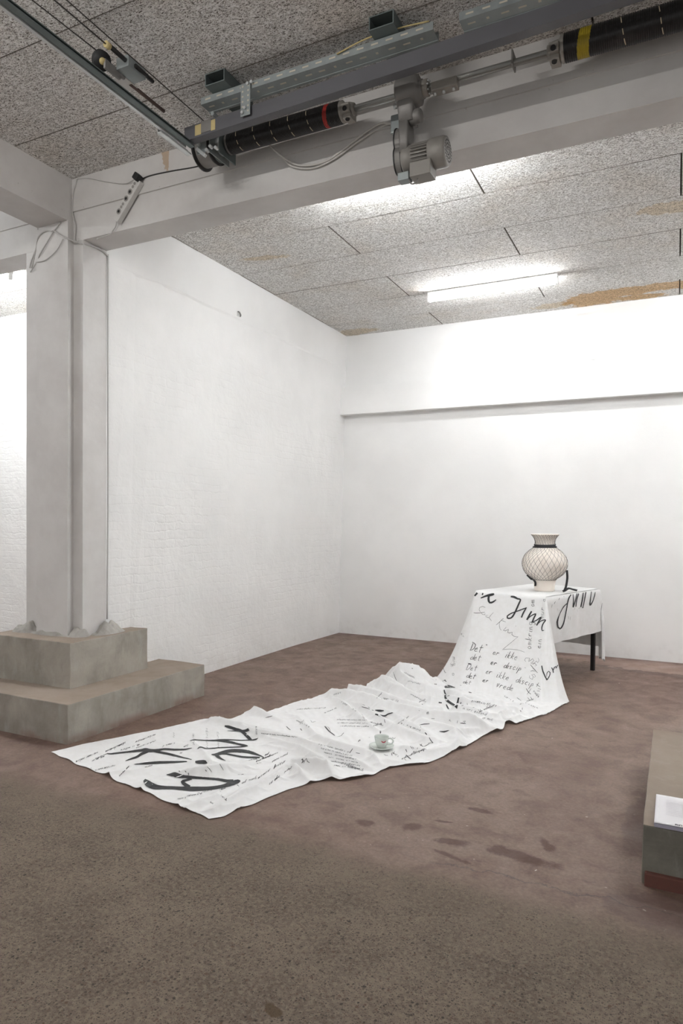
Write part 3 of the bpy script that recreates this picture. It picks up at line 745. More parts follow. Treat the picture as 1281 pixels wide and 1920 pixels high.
# gate track with its pulley, buffer and ropes
tr = thing('gate_track', 'galvanised steel track running under the front ceiling', 'track', (-2.48, 2.4, 3.43))
TY0, TY1 = 0.9, 3.06
bm = bmesh.new()
prof = [(-2.444, 3.436), (-2.444, 3.430), (-2.476, 3.430), (-2.476, 3.453), (-2.447, 3.453), (-2.447, 3.448), (-2.449, 3.448), (-2.449, 3.451), (-2.474, 3.451), (-2.474, 3.432), (-2.446, 3.432), (-2.446, 3.436)]
A_ = [bm.verts.new((x, TY0, z)) for x, z in prof]; B_ = [bm.verts.new((x + 0.012, TY1, z)) for x, z in prof]
for k in range(len(prof)): bm.faces.new((A_[k], A_[(k + 1) % len(prof)], B_[(k + 1) % len(prof)], B_[k]))
bm.faces.new(A_); bm.faces.new(B_[::-1]); obj('rail', bm, M['galv_dark'], tr)
bm = bmesh.new(); bm_box(bm, -2.494, -2.4765, TY0, 3.04, 3.427, 3.430); bm_box(bm, -2.479, -2.4765, TY0, 3.04, 3.430, 3.455); obj('lip', bm, M['galv_light'], tr)
bm = bmesh.new(); bm_box(bm, -2.515, -2.485, 2.85, 3.10, 3.417, 3.425, None, 0.002); bm_box(bm, -2.515, -2.511, 2.85, 3.10, 3.417, 3.45, None, 0.001); obj('end_plate', bm, M['galv_light'], tr)

pl = thing('pulley', 'small black rope pulley beside the gate track', 'pulley', (-2.47, 2.44, 3.53))
bm = bmesh.new(); bm_lathe(bm, [(0.0, -0.012), (0.043, -0.012), (0.043, -0.006), (0.033, 0.0), (0.043, 0.006), (0.043, 0.012), (0.0, 0.012)], 28, (-2.487, 2.43, 3.54), (0.75, -0.2, -0.6)); obj('wheel', bm, M['black_rubber'], pl)
bm = bmesh.new(); bm_lathe(bm, [(0, 0.012), (0.016, 0.012), (0.014, 0.02), (0, 0.022)], 16, (-2.487, 2.43, 3.54), (0.75, -0.2, -0.6)); obj('hub', bm, M['yellowed_label'], pl)
bm = bmesh.new(); bm_box(bm, -2.475, -2.462, 2.43, 2.53, 3.50, 3.545, None, 0.003); bm_cyl(bm, (-2.475, 2.52, 3.53), (-2.47, 2.56, 3.53), 0.012, 12); obj('fork', bm, M['cast_grey'], pl)
bf = thing('track_buffer', 'white and grey metal box on the rods beside the gate track', 'buffer', (-2.45, 2.58, 3.53))
bm = bmesh.new(); bm_box(bm, -2.527, -2.463, 2.54, 2.65, 3.528, 3.533, None, 0.002); obj('white_plate', bm, M['pale_plastic'], bf)['label'] = 'white lower plate'
bm = bmesh.new(); bm_box(bm, -2.462, -2.385, 2.50, 2.62, 3.530, 3.585, None, 0.003); obj('box', bm, M['galv'], bf)
bm = bmesh.new(); bm_cyl(bm, (-2.477, 2.61, 3.53), (-2.478, 2.86, 3.53), 0.009, 10); obj('rod', bm, M['brown_steel'], bf)['label'] = 'brown rod'
bm = bmesh.new(); bm_cyl(bm, (-2.400, 2.40, 3.56), (-2.405, 2.53, 3.56), 0.011, 10); bm_cyl(bm, (-2.378, 2.54, 3.55), (-2.395, 2.68, 3.56), 0.010, 10); obj('spring_rod', bm, M['black_steel'], bf)
bm = bmesh.new(); bm_cyl(bm, (-2.405, 2.375, 3.56), (-2.405, 2.40, 3.56), 0.015, 12); obj('end_knob', bm, M['yellowed_label'], bf)
bm = bmesh.new(); bm_cyl(bm, (-2.40, 1.6, 3.56), (-2.405, 2.38, 3.56), 0.0035, 6); obj('pull_rod', bm, M['wire_grey'], bf)
tag(tube_obj('steel_rope', [(-2.505, 1.4, 3.58), (-2.511, 2.062, 3.58), (-2.49, 2.44, 3.572)], 0.0028, M['wire_grey'], None, 6), 'thin steel rope running from the pulley along the track', 'rope')
tag(tube_obj('steel_rope', [(-2.37, 1.4, 3.585), (-2.385, 2.566, 3.58), (-2.40, 3.10, 3.585), (-2.45, 3.16, 3.605)], 0.0028, M['wire_grey'], None, 6), 'thin steel rope running from the cable drum toward the camera', 'rope')

# socket strip and wires on the beam and column
sp = thing('power_strip', 'pale socket strip fixed aslant on the beam above the column', 'power strip', (-3.257, 3.43, 3.445))
a = Vector((-3.345, 3.4375, 3.352)); b = Vector((-3.172, 3.4375, 3.545)); d = (b - a).normalized(); s = Vector((d.z, 0, -d.x)); n_ = Vector((0, -1, 0))
PM = Matrix((d, s, n_)).transposed().to_4x4(); PM.translation = a
L = (b - a).length
bm = bmesh.new(); bm_box(bm, -0.02, L + 0.02, -0.028, 0.028, 0.0, 0.038, PM, 0.006); obj('body', bm, M['pale_plastic'], sp)
for t in (0.04, 0.135, 0.185):
    bm = bmesh.new(); bm_cyl(bm, PM @ Vector((t, -0.006, 0.036)), PM @ Vector((t, -0.006, 0.0395)), 0.019, 20); so = obj('socket', bm, M['socket_grey'], sp)
    bm = bmesh.new(); bm_cyl(bm, PM @ Vector((t, -0.006, 0.0392)), PM @ Vector((t, -0.006, 0.0402)), 0.010, 14); obj('socket_hole', bm, M['black_rubber'], so)
for t in (0.073, 0.095, 0.222, 0.245):
    bm = bmesh.new(); bm_cyl(bm, PM @ Vector((t, -0.006, 0.036)), PM @ Vector((t, -0.006, 0.0395)), 0.010, 12); obj('flat_socket', bm, M['socket_grey'], sp)
bm = bmesh.new(); bm_box(bm, L + 0.005, L + 0.05, -0.03, 0.015, 0.02, 0.065, PM, 0.008); obj('plug', bm, M['black_rubber'], sp)['label'] = 'black plug'
def wire(label, pts, r, m, name='cable'): return tag(tube_obj(name, smooth_path(pts, 6), r, M[m], None, 6), label, 'cable')
wire('black cable running from the socket strip to the cable drum', [(-3.18, 3.43, 3.57), (-3.091, 3.436, 3.584), (-2.916, 3.436, 3.576), (-2.706, 3.436, 3.56), (-2.57, 3.42, 3.57), (-2.50, 3.38, 3.56)], 0.0042, 'black_cable')
wire('white wire from the black plug to the beam corner', [(-3.20, 3.41, 3.572), (-3.30, 3.43, 3.575), (-3.461, 3.434, 3.622), (-3.631, 3.434, 3.682), (-3.73, 3.434, 3.70)], 0.003, 'painted_cable')
wire('wire from the lower end of socket strip to column', [(-3.36, 3.42, 3.345), (-3.38, 3.43, 3.31), (-3.408, 3.434, 3.29), (-3.446, 3.445, 3.275), (-3.567, 3.45, 3.268)], 0.004, 'painted_cable')
wire('painted wire down the inner corner of beam and column', [(-3.737, 3.434, 3.70), (-3.775, 3.434, 3.604), (-3.783, 3.434, 3.497), (-3.772, 3.434, 3.446), (-3.757, 3.44, 3.382), (-3.765, 3.44, 3.31), (-3.75, 3.44, 3.273), (-3.69, 3.44, 3.25)], 0.0045, 'painted_cable')
wire('painted cable along the top of the column to its edge', [(-3.917, 3.393, 3.365), (-3.85, 3.393, 3.32), (-3.775, 3.40, 3.283), (-3.72, 3.443, 3.262), (-3.688, 3.49, 3.262), (-3.688, 3.60, 3.268), (-3.688, 3.668, 3.25)], 0.0055, 'painted_cable')
wire('painted cable down the seam between column and wall', [(-3.690, 3.672, 3.26), (-3.690, 3.672, 2.5), (-3.688, 3.674, 1.6), (-3.692, 3.672, 0.64)], 0.0055, 'painted_cable')
wire('painted wire looping left across the column top', [(-3.849, 3.393, 3.41), (-3.917, 3.392, 3.365), (-4.001, 3.392, 3.376), (-4.075, 3.395, 3.345), (-4.118, 3.41, 3.259), (-4.195, 3.443, 3.165)], 0.0042, 'painted_cable')
wire('painted wire sagging lower across the column top', [(-3.917, 3.392, 3.36), (-3.969, 3.392, 3.308), (-4.048, 3.392, 3.228), (-4.10, 3.41, 3.19), (-4.21, 3.443, 3.14)], 0.0042, 'painted_cable')
wire('painted wire dropping from the side beam to column edge', [(-4.08, 3.40, 3.41), (-4.15, 3.443, 3.31), (-4.2, 3.443, 3.22), (-4.218, 3.443, 3.17)], 0.0042, 'painted_cable')
wire('faint lowest wire looping across the column top', [(-3.824, 3.392, 3.29), (-3.891, 3.392, 3.221), (-3.995, 3.392, 3.175), (-4.09, 3.392, 3.174)], 0.003, 'painted_cable')
# hook stub on the side wall
hk = thing('wall_hook', 'small rusty hook stub high on the white side wall', 'hook', (-3.63, 5.2, 3.25))
hx = wx(5.2, 3.25)
bm = bmesh.new(); bm_box(bm, hx - 0.005, hx + 0.010, 5.17, 5.24, 3.225, 3.275, None, 0.006); obj('plate', bm, M['wall_plaster'], hk)
bm = bmesh.new(); bm_tube(bm, smooth_path([(hx, 5.185, 3.265), (hx + 0.022, 5.185, 3.262), (hx + 0.026, 5.205, 3.24), (hx + 0.012, 5.22, 3.232)], 5), 0.006, 8); obj('hook', bm, M['cast_grey'], hk)

# ------------------------------------------------------------------ table
WD = Vector((0.951, -0.309, 0)); LD = Vector((0.309, 0.951, 0))
FRc = Vector((-0.957, 5.729, 0)); TWD, TLN, TZ = 0.66, 1.04, 0.755
FLc = FRc - WD * TWD; BRc = FRc + LD * TLN; BLc = FLc + LD * TLN
TM = Matrix((WD, LD, Vector((0, 0, 1)))).transposed().to_4x4(); TM.translation = FLc
M['black_leg'] = simple('black_leg', (0.012, 0.012, 0.013), 0.35)
M['table_top'] = simple('table_top', (0.55, 0.55, 0.54), 0.5)
tb = thing('table', 'small black legged table hidden under the white written cloth', 'table', tuple((FLc + BRc) / 2))
box_obj('table_top', 0, TWD, 0, TLN, TZ - 0.022, TZ, M['table_top'], tb, 0.004, TM)
bm = bmesh.new(); bm_box(bm, 0.03, TWD - 0.03, 0.03, 0.05, TZ - 0.06, TZ - 0.022, TM); obj('frame_bar', bm, M['black_leg'], tb)
bm = bmesh.new(); bm_box(bm, 0.03, TWD - 0.03, TLN - 0.05, TLN - 0.03, TZ - 0.06, TZ - 0.022, TM); obj('frame_bar', bm, M['black_leg'], tb)
for x in (0.015, TWD - 0.05):
    for y in (0.02, TLN - 0.055): box_obj('leg', x, x + 0.034, y, y + 0.034, 0.0, TZ - 0.022, M['black_leg'], tb, 0.003, TM)

# ------------------------------------------------------------------ the written cloth
FAR = [(0.0, -3.25, 2.789), (0.055, -3.198, 2.966), (0.132, -3.098, 3.19), (0.214, -2.989, 3.433), (0.32, -2.874, 3.757), (0.33, -2.835, 3.77), (0.346, -2.784, 3.797), (0.368, -2.708, 3.834), (0.426, -2.714, 4.058), (0.441, -2.707, 4.109), (0.447, -2.593, 4.058), (0.559, -2.532, 4.442), (0.623, -2.453, 4.635), (0.641, -2.381, 4.657), (0.654, -2.392, 4.714), (0.683, -2.315, 4.774), (0.719, -2.341, 4.926), (0.74, -2.292, 4.973), (0.795, -2.222, 5.135), (0.823, -2.214, 5.238), (0.829, -2.18, 5.239), (0.861, -2.169, 5.353), (0.892, -2.186, 5.481), (0.906, -2.129, 5.496), (0.924, -2.066, 5.526), (0.943, -1.986, 5.545), (0.969, -1.923, 5.603), (1.0, -1.861, 5.679)]
NEAR = [(0.0, -1.889, 2.493), (0.026, -1.841, 2.549), (0.058, -1.832, 2.649), (0.066, -1.819, 2.67), (0.086, -1.798, 2.724), (0.117, -1.781, 2.815), (0.166, -1.742, 2.955), (0.235, -1.654, 3.133), (0.247, -1.628, 3.155), (0.27, -1.556, 3.187), (0.292, -1.507, 3.227), (0.32, -1.468, 3.297), (0.336, -1.437, 3.332), (0.364, -1.426, 3.417), (0.398, -1.382, 3.503), (0.431, -1.313, 3.571), (0.464, -1.241, 3.634), (0.515, -1.193, 3.777), (0.571, -1.156, 3.939), (0.58, -1.147, 3.964), (0.6, -1.123, 4.017), (0.681, -1.086, 4.265), (0.728, -1.03, 4.385), (0.753, -1.0, 4.45), (0.807, -1.019, 4.644), (0.807, -0.956, 4.602), (0.853, -0.91, 4.73), (0.894, -0.866, 4.841), (0.916, -0.844, 4.899), (0.953, -0.793, 4.992), (1.0, -0.742, 5.116)]

# fold crests on the floor: (x, y, height, half width) along each crest
RIDGES = [[(-2.359, 4.649, 0.0697, 0.044), (-2.234, 4.609, 0.093, 0.053), (-2.081, 4.564, 0.1008, 0.062), (-1.848, 4.465, 0.093, 0.062), (-1.663, 4.404, 0.093, 0.062), (-1.479, 4.32, 0.1008, 0.07), (-1.298, 4.327, 0.1085, 0.07), (-1.201, 4.35, 0.1085, 0.07), (-1.076, 4.357, 0.0853, 0.053), (-0.993, 4.422, 0.031, 0.026)],
    [(-2.359, 4.914, 0.0465, 0.035), (-2.164, 4.814, 0.0775, 0.044), (-1.968, 4.712, 0.0775, 0.044), (-1.801, 4.658, 0.062, 0.044), (-1.604, 4.566, 0.062, 0.044), (-1.461, 4.611, 0.0465, 0.035)],
    [(-2.202, 5.09, 0.062, 0.044), (-2.122, 5.067, 0.093, 0.044), (-1.94, 4.9, 0.093, 0.053), (-1.759, 4.824, 0.0775, 0.053), (-1.589, 4.755, 0.0775, 0.053), (-1.495, 4.82, 0.0465, 0.044)],
    [(-2.131, 5.295, 0.1085, 0.044), (-2.028, 5.235, 0.1705, 0.07), (-1.947, 5.243, 0.186, 0.079), (-1.885, 5.289, 0.1705, 0.07), (-1.862, 5.427, 0.093, 0.053), (-1.826, 5.531, 0.031, 0.044)],
    [(-2.054, 5.245, 0.1085, 0.062), (-1.866, 5.052, 0.124, 0.07), (-1.688, 4.924, 0.1085, 0.07), (-1.591, 4.95, 0.0775, 0.053)],
    [(-2.155, 5.157, 0.093, 0.035), (-2.018, 5.039, 0.093, 0.044), (-1.877, 4.909, 0.0775, 0.044)],
    [(-1.61, 5.157, 0.0465, 0.035), (-1.473, 5.044, 0.0543, 0.035), (-1.291, 4.98, 0.0465, 0.044), (-1.098, 4.998, 0.0388, 0.044), (-0.907, 5.001, 0.031, 0.035)],
    [(-1.526, 4.942, 0.0465, 0.035), (-1.389, 4.895, 0.062, 0.035), (-1.23, 4.895, 0.0465, 0.035), (-1.053, 4.797, 0.0465, 0.035)],
    [(-1.387, 4.713, 0.0543, 0.035), (-1.27, 4.681, 0.0543, 0.035), (-1.15, 4.655, 0.0465, 0.035)],
    [(-1.124, 4.595, 0.0465, 0.035), (-1.071, 4.634, 0.062, 0.04), (-1.021, 4.737, 0.0543, 0.035)],
    [(-1.077, 4.553, 0.031, 0.026), (-1.003, 4.572, 0.0543, 0.031), (-0.95, 4.746, 0.0465, 0.035)],
    [(-1.106, 4.863, 0.0388, 0.031), (-1.006, 4.838, 0.0465, 0.035), (-0.934, 4.851, 0.0186, 0.026)],
    [(-0.985, 5.11, 0.0186, 0.026), (-0.898, 4.912, 0.031, 0.026), (-0.861, 4.852, 0.0093, 0.026)],
    [(-0.946, 4.677, 0.0093, 0.022), (-0.987, 4.768, 0.0248, 0.026), (-1.056, 4.948, 0.0248, 0.026)],
    [(-2.354, 4.604, 0.031, 0.026), (-2.184, 4.453, 0.0543, 0.035), (-1.972, 4.247, 0.0543, 0.035), (-1.775, 4.056, 0.0465, 0.031), (-1.716, 4.025, 0.0248, 0.026)],
    [(-2.099, 4.465, 0.0465, 0.026), (-1.969, 4.355, 0.0697, 0.035), (-1.792, 4.192, 0.0697, 0.044), (-1.608, 4.059, 0.062, 0.044), (-1.476, 4.006, 0.0543, 0.044), (-1.346, 3.935, 0.0465, 0.044), (-1.265, 3.978, 0.0232, 0.035)],
    [(-1.967, 4.502, 0.031, 0.026), (-1.764, 4.359, 0.0465, 0.035), (-1.611, 4.219, 0.062, 0.044), (-1.448, 4.095, 0.0543, 0.044), (-1.341, 3.972, 0.0465, 0.035), (-1.296, 3.939, 0.0232, 0.026)],
    [(-1.499, 4.27, 0.0465, 0.044), (-1.336, 4.219, 0.0543, 0.044), (-1.225, 4.146, 0.062, 0.044), (-1.164, 4.009, 0.062, 0.035), (-1.137, 3.929, 0.031, 0.026)],
    [(-1.194, 4.191, 0.0543, 0.035), (-1.143, 4.285, 0.0465, 0.035), (-1.074, 4.353, 0.031, 0.035)],
    [(-1.52, 3.804, 0.0186, 0.035), (-1.394, 3.742, 0.0465, 0.044), (-1.281, 3.748, 0.0465, 0.044), (-1.197, 3.889, 0.0465, 0.044), (-1.178, 4.023, 0.0465, 0.035)],
    [(-1.471, 3.456, 0.0232, 0.026), (-1.437, 3.52, 0.0388, 0.035), (-1.34, 3.557, 0.031, 0.035), (-1.268, 3.62, 0.0232, 0.035)],
    [(-1.613, 3.658, 0.0155, 0.026), (-1.514, 3.524, 0.0465, 0.031), (-1.447, 3.451, 0.0465, 0.035), (-1.375, 3.484, 0.0186, 0.026)],
    [(-2.601, 3.713, 0.0186, 0.026), (-2.356, 3.595, 0.0465, 0.031), (-2.196, 3.59, 0.0543, 0.035), (-2.03, 3.571, 0.0543, 0.035), (-1.849, 3.498, 0.0543, 0.04), (-1.677, 3.432, 0.0543, 0.04), (-1.554, 3.395, 0.0465, 0.035), (-1.461, 3.387, 0.0232, 0.026)],
    [(-2.416, 4.09, 0.0124, 0.035), (-2.296, 4.037, 0.0232, 0.035), (-1.972, 3.688, 0.0465, 0.035), (-1.809, 3.591, 0.062, 0.035), (-1.687, 3.557, 0.062, 0.04), (-1.598, 3.571, 0.0465, 0.035), (-1.55, 3.592, 0.0232, 0.026)],
    [(-2.31, 3.586, 0.0186, 0.026), (-2.158, 3.528, 0.031, 0.031), (-2.006, 3.491, 0.0388, 0.035), (-1.826, 3.359, 0.062, 0.044), (-1.681, 3.245, 0.0697, 0.044), (-1.606, 3.173, 0.062, 0.044), (-1.577, 3.178, 0.0232, 0.026)],
    [(-1.864, 3.205, 0.0465, 0.026), (-1.793, 3.208, 0.0775, 0.044), (-1.737, 3.238, 0.0775, 0.044), (-1.673, 3.228, 0.062, 0.044)],
    [(-1.833, 3.175, 0.0465, 0.026), (-1.75, 3.105, 0.0543, 0.031), (-1.681, 3.077, 0.0388, 0.026)],
    [(-1.543, 3.16, 0.0155, 0.026), (-1.518, 3.204, 0.0388, 0.035), (-1.492, 3.281, 0.0465, 0.035), (-1.458, 3.309, 0.0232, 0.026)],
    [(-2.771, 3.68, 0.0465, 0.026), (-2.709, 3.696, 0.0543, 0.031), (-2.596, 3.676, 0.0465, 0.031), (-2.437, 3.687, 0.031, 0.026), (-2.309, 3.71, 0.0186, 0.026)],
    [(-2.645, 4.013, 0.0543, 0.026), (-2.564, 3.978, 0.0543, 0.031), (-2.446, 3.942, 0.031, 0.026), (-2.357, 3.92, 0.0124, 0.026)],
    [(-1.87, 2.916, 0.0186, 0.026), (-1.864, 3.024, 0.0388, 0.031), (-1.872, 3.145, 0.0465, 0.031), (-1.865, 3.224, 0.0465, 0.026)],
    [(-2.33, 2.865, 0.031, 0.026), (-2.251, 2.855, 0.062, 0.044), (-2.192, 2.891, 0.0744, 0.048), (-2.148, 2.97, 0.0651, 0.048), (-2.115, 3.071, 0.0388, 0.04), (-2.102, 3.209, 0.0155, 0.035)],
    [(-1.908, 2.557, 0.031, 0.026), (-1.896, 2.623, 0.0465, 0.031), (-1.891, 2.748, 0.0465, 0.031), (-1.871, 2.858, 0.0388, 0.031), (-1.88, 2.997, 0.031, 0.026)],
    [(-2.039, 2.535, 0.0186, 0.022), (-2.011, 2.591, 0.0341, 0.026), (-1.991, 2.689, 0.031, 0.026), (-2.024, 2.846, 0.0155, 0.026)],
    [(-1.889, 2.593, 0.031, 0.026), (-1.851, 2.646, 0.0465, 0.026), (-1.858, 2.736, 0.031, 0.026)],
    [(-2.725, 2.62, 0.0155, 0.022), (-2.663, 2.685, 0.0248, 0.026), (-2.586, 2.761, 0.0217, 0.026), (-2.493, 2.865, 0.0124, 0.026)],
    [(-2.387, 2.594, 0.0155, 0.022), (-2.398, 2.656, 0.0248, 0.026), (-2.393, 2.75, 0.0186, 0.026)],
    [(-2.094, 2.518, 0.0093, 0.018), (-2.097, 2.579, 0.0248, 0.026), (-2.097, 2.66, 0.0217, 0.026)],
    [(-2.644, 3.326, 0.0093, 0.026), (-2.466, 3.2, 0.0186, 0.026), (-2.311, 3.07, 0.0217, 0.026)],
    [(-2.751, 3.246, 0.0031, 0.018), (-2.59, 3.258, 0.0078, 0.018), (-2.462, 3.297, 0.0062, 0.018)],
    [(-2.197, 3.47, 0.0124, 0.018), (-2.067, 3.441, 0.0186, 0.022), (-1.96, 3.444, 0.0155, 0.022)]]


def fabric():
    m = mat('white_cotton', (0.87, 0.87, 0.865), 0.85, 0, 0.15); g = G(m)
    p = g.obj()
    weave = g.noise(g.mapping(p, scale=(1, 1, 1)), 420, 2, 0.5); soft = g.noise(p, 26, 4, 0.6)
    g.put(g.b.inputs['Base Color'], g.mix(g.step(soft, 0.3, 0.7), (0.86, 0.855, 0.845), (0.90, 0.90, 0.90)))
    g.put(g.b.inputs['Sheen Weight'], 0.15)
    g.put(g.b.inputs['Normal'], g.bump(weave, 0.15, 0.0008, g.bump(soft, 0.18, 0.004)))
    out = g.n['Material Output']; tl = g.n.new('ShaderNodeBsdfTranslucent'); tl.inputs[0].default_value = (0.75, 0.74, 0.71, 1)
    ms = g.n.new('ShaderNodeMixShader'); ms.inputs[0].default_value = 0.10
    g.l.new(g.b.outputs[0], ms.inputs[1]); g.l.new(tl.outputs[0], ms.inputs[2]); g.l.new(ms.outputs[0], out.inputs[0])
    return m
M['cotton'] = fabric()
CUP = Vector((-1.553, 3.722, 0))

def vnoise(x, y, seed=0):
    """cheap smooth value noise on arrays"""
    xi, yi = np.floor(x).astype(int), np.floor(y).astype(int); fx, fy = x - xi, y - yi
    h = lambda a, b: np.modf(np.abs(np.sin(a * 127.1 + b * 311.7 + seed * 74.7) * 43758.5453))[0]
    sx, sy = fx * fx * (3 - 2 * fx), fy * fy * (3 - 2 * fy)
    return (h(xi, yi) * (1 - sx) + h(xi + 1, yi) * sx) * (1 - sy) + (h(xi, yi + 1) * (1 - sx) + h(xi + 1, yi + 1) * sx) * sy - 0.5

def cloth_height(X, Y, U):
    H = np.zeros_like(X)
    wob = vnoise(X * 9, Y * 9, 3) * 0.022 + vnoise(X * 23, Y * 23, 4) * 0.010
    for rd in RIDGES:
        best = np.zeros_like(X)
        for (x0, y0, h0, w0), (x1, y1, h1, w1) in zip(rd, rd[1:]):
            dx, dy = x1 - x0, y1 - y0; L2 = dx * dx + dy * dy + 1e-9
            t = np.clip(((X - x0) * dx + (Y - y0) * dy) / L2, 0, 1)
            ex, ey = X - (x0 + t * dx), Y - (y0 + t * dy)
            side = ex * 0.44 - ey * 0.90          # positive toward the open end of the cloth
            d = np.sqrt(ex * ex + ey * ey)
            w = (w0 + (w1 - w0) * t) * np.where(side > 0, 0.72, 1.25) + wob * 0.5
            w = np.maximum(w, 0.012)
            q = d / w
            best = np.maximum(best, (h0 + (h1 - h0) * t) * (1.12 * np.exp(-(q ** 1.25)) ) / 1.12)
        H = np.maximum(H, best) + 0.22 * np.minimum(H, best)
    # fine creasing, stronger toward the gathered part by the table
    k = 0.0018 + 0.013 * np.clip((U - 0.30) / 0.7, 0, 1) ** 1.3
    a = (X * 0.54 + Y * 0.84); b = (X * 0.84 - Y * 0.54)
    cr = vnoise(a * 17 + b * 4, b * 5, 1); cr2 = vnoise(a * 40 + b * 12, b * 13, 2)
    H += k * (1.2 - 2.6 * np.abs(cr)) * (U < 2) + k * 0.45 * (1 - 3.0 * np.abs(cr2))
    H = np.maximum(H, 0)
    dc = np.sqrt((X - CUP.x) ** 2 + (Y - CUP.y) ** 2); f = np.clip((dc - 0.078) / 0.06, 0, 1); f = f * f * (3 - 2 * f)
    return H * f + 0.010 * (1 - f)

NU, NV, ND, NT = 420, 190, 70, 46
fu, nu_ = np.array(FAR), np.array(NEAR)
us = np.linspace(0, 1, NU); vs_ = np.linspace(0, 1, NV)
Lx, Ly = np.interp(us, fu[:, 0], fu[:, 1]), np.interp(us, fu[:, 0], fu[:, 2])
Rx, Ry = np.interp(us, nu_[:, 0], nu_[:, 1]), np.interp(us, nu_[:, 0], nu_[:, 2])
def sm(a):     # soften the traced outline a little
    k = np.array([1, 2, 3, 2, 1]) / 9.0; b = np.convolve(np.pad(a, 2, mode='edge'), k, mode='valid'); return b
Lx, Ly, Rx, Ry = map(sm, (Lx, Ly, Rx, Ry))
# line where the hanging front meets the floor, from left flank to right flank
EV = [(0.0, -1.868, 5.724), (0.07, -1.73, 5.50), (0.16, -1.585, 5.37), (0.24, -1.48, 5.335), (0.5, -1.21, 5.29), (0.76, -0.93, 5.275), (0.86, -0.83, 5.265), (0.94, -0.745, 5.295), (0.98, -0.715, 5.36), (1.0, -0.712, 5.43)]
ev = np.array(EV); Ex, Ey = np.interp(vs_, ev[:, 0], ev[:, 1]), np.interp(vs_, ev[:, 0], ev[:, 2])
Ex, Ey = sm(sm(Ex)), sm(sm(Ey))
U, V = np.meshgrid(us, vs_, indexing='ij')
X = Lx[:, None] * (1 - V) + Rx[:, None] * V; Y = Ly[:, None] * (1 - V) + Ry[:, None] * V
# the last stretch gathers toward the hanging front; a loose flap of floor cloth stays outside its right corner
gx = Ex - X[-1]; gy = Ey - Y[-1]; wgt = np.clip((U - 0.93) / 0.07, 0, 1); wgt = wgt * wgt * (3 - 2 * wgt)
X = X + gx[None, :] * wgt; Y = Y + gy[None, :] * wgt
# wavy outline and end hem
Y = Y + (0.005 * np.sin(V * 21) + 0.005 * np.sin(V * 47 + 1)) * np.clip(1 - U / 0.03, 0, 1)
Z = 0.004 + cloth_height(X, Y, U) * (0.38 + 0.62 * np.clip((1 - V) / 0.075, 0, 1))
foot = np.clip((U - 0.93) / 0.07, 0, 1)
Z = Z * (1 - foot * 0.55)
verts = np.stack([X, Y, Z], -1).reshape(-1, 3).tolist()
faces = [(i * NV + j, i * NV + j + 1, (i + 1) * NV + j + 1, (i + 1) * NV + j) for i in range(NU - 1) for j in range(NV - 1)]
# hanging front: from the floor line up to the table edge
zc = TZ + 0.006
Tv = np.array([0.0, 0.16, 0.24, 0.76, 0.84, 1.0]); Tp = [FLc - WD * 0.004, FLc - WD * 0.004 - LD * 0.002, FLc + WD * 0.02 - LD * 0.006, FRc - WD * 0.02 - LD * 0.006, FRc + WD * 0.004 - LD * 0.002, FRc + WD * 0.008 + LD * 0.012]
Tx = np.interp(vs_, Tv, [p.x for p in Tp]); Ty = np.interp(vs_, Tv, [p.y for p in Tp])
base_i = (NU - 1) * NV; prev = [base_i + j for j in range(NV)]
z_end = Z[-1]
for k in range(1, ND + 1):
    t = k / ND
    cz = 0.17; c1 = 0.54
    bx = (1 - t) ** 2 * Ex + 2 * t * (1 - t) * (Tx + c1 * (Ex - Tx)) + t * t * Tx
    by = (1 - t) ** 2 * Ey + 2 * t * (1 - t) * (Ty + c1 * (Ey - Ty)) + t * t * Ty
    bz = (1 - t) ** 2 * z_end + 2 * t * (1 - t) * cz + t * t * zc
    # hanging waves, fading at the table edge
    wv = (0.010 * np.sin(vs_ * 19 + 1.2) + 0.006 * np.sin(vs_ * 43) + 0.012 * vnoise(vs_ * 11, vs_ * 0 + t * 2.5, 8)) * (1 - t) ** 0.8 * math.sin(math.pi * min(1, t * 1.0 + 0.12)) 
    bx = bx - LD.x * wv; by = by - LD.y * wv
    rnd = 0.010 if k == ND else 0
    cur = []
    for j in range(NV):
        cur.append(len(verts)); verts.append((float(bx[j]), float(by[j]), float(bz[j]) - rnd))
    faces += [(prev[j], prev[j + 1], cur[j + 1], cur[j]) for j in range(NV - 1)]
    prev = cur
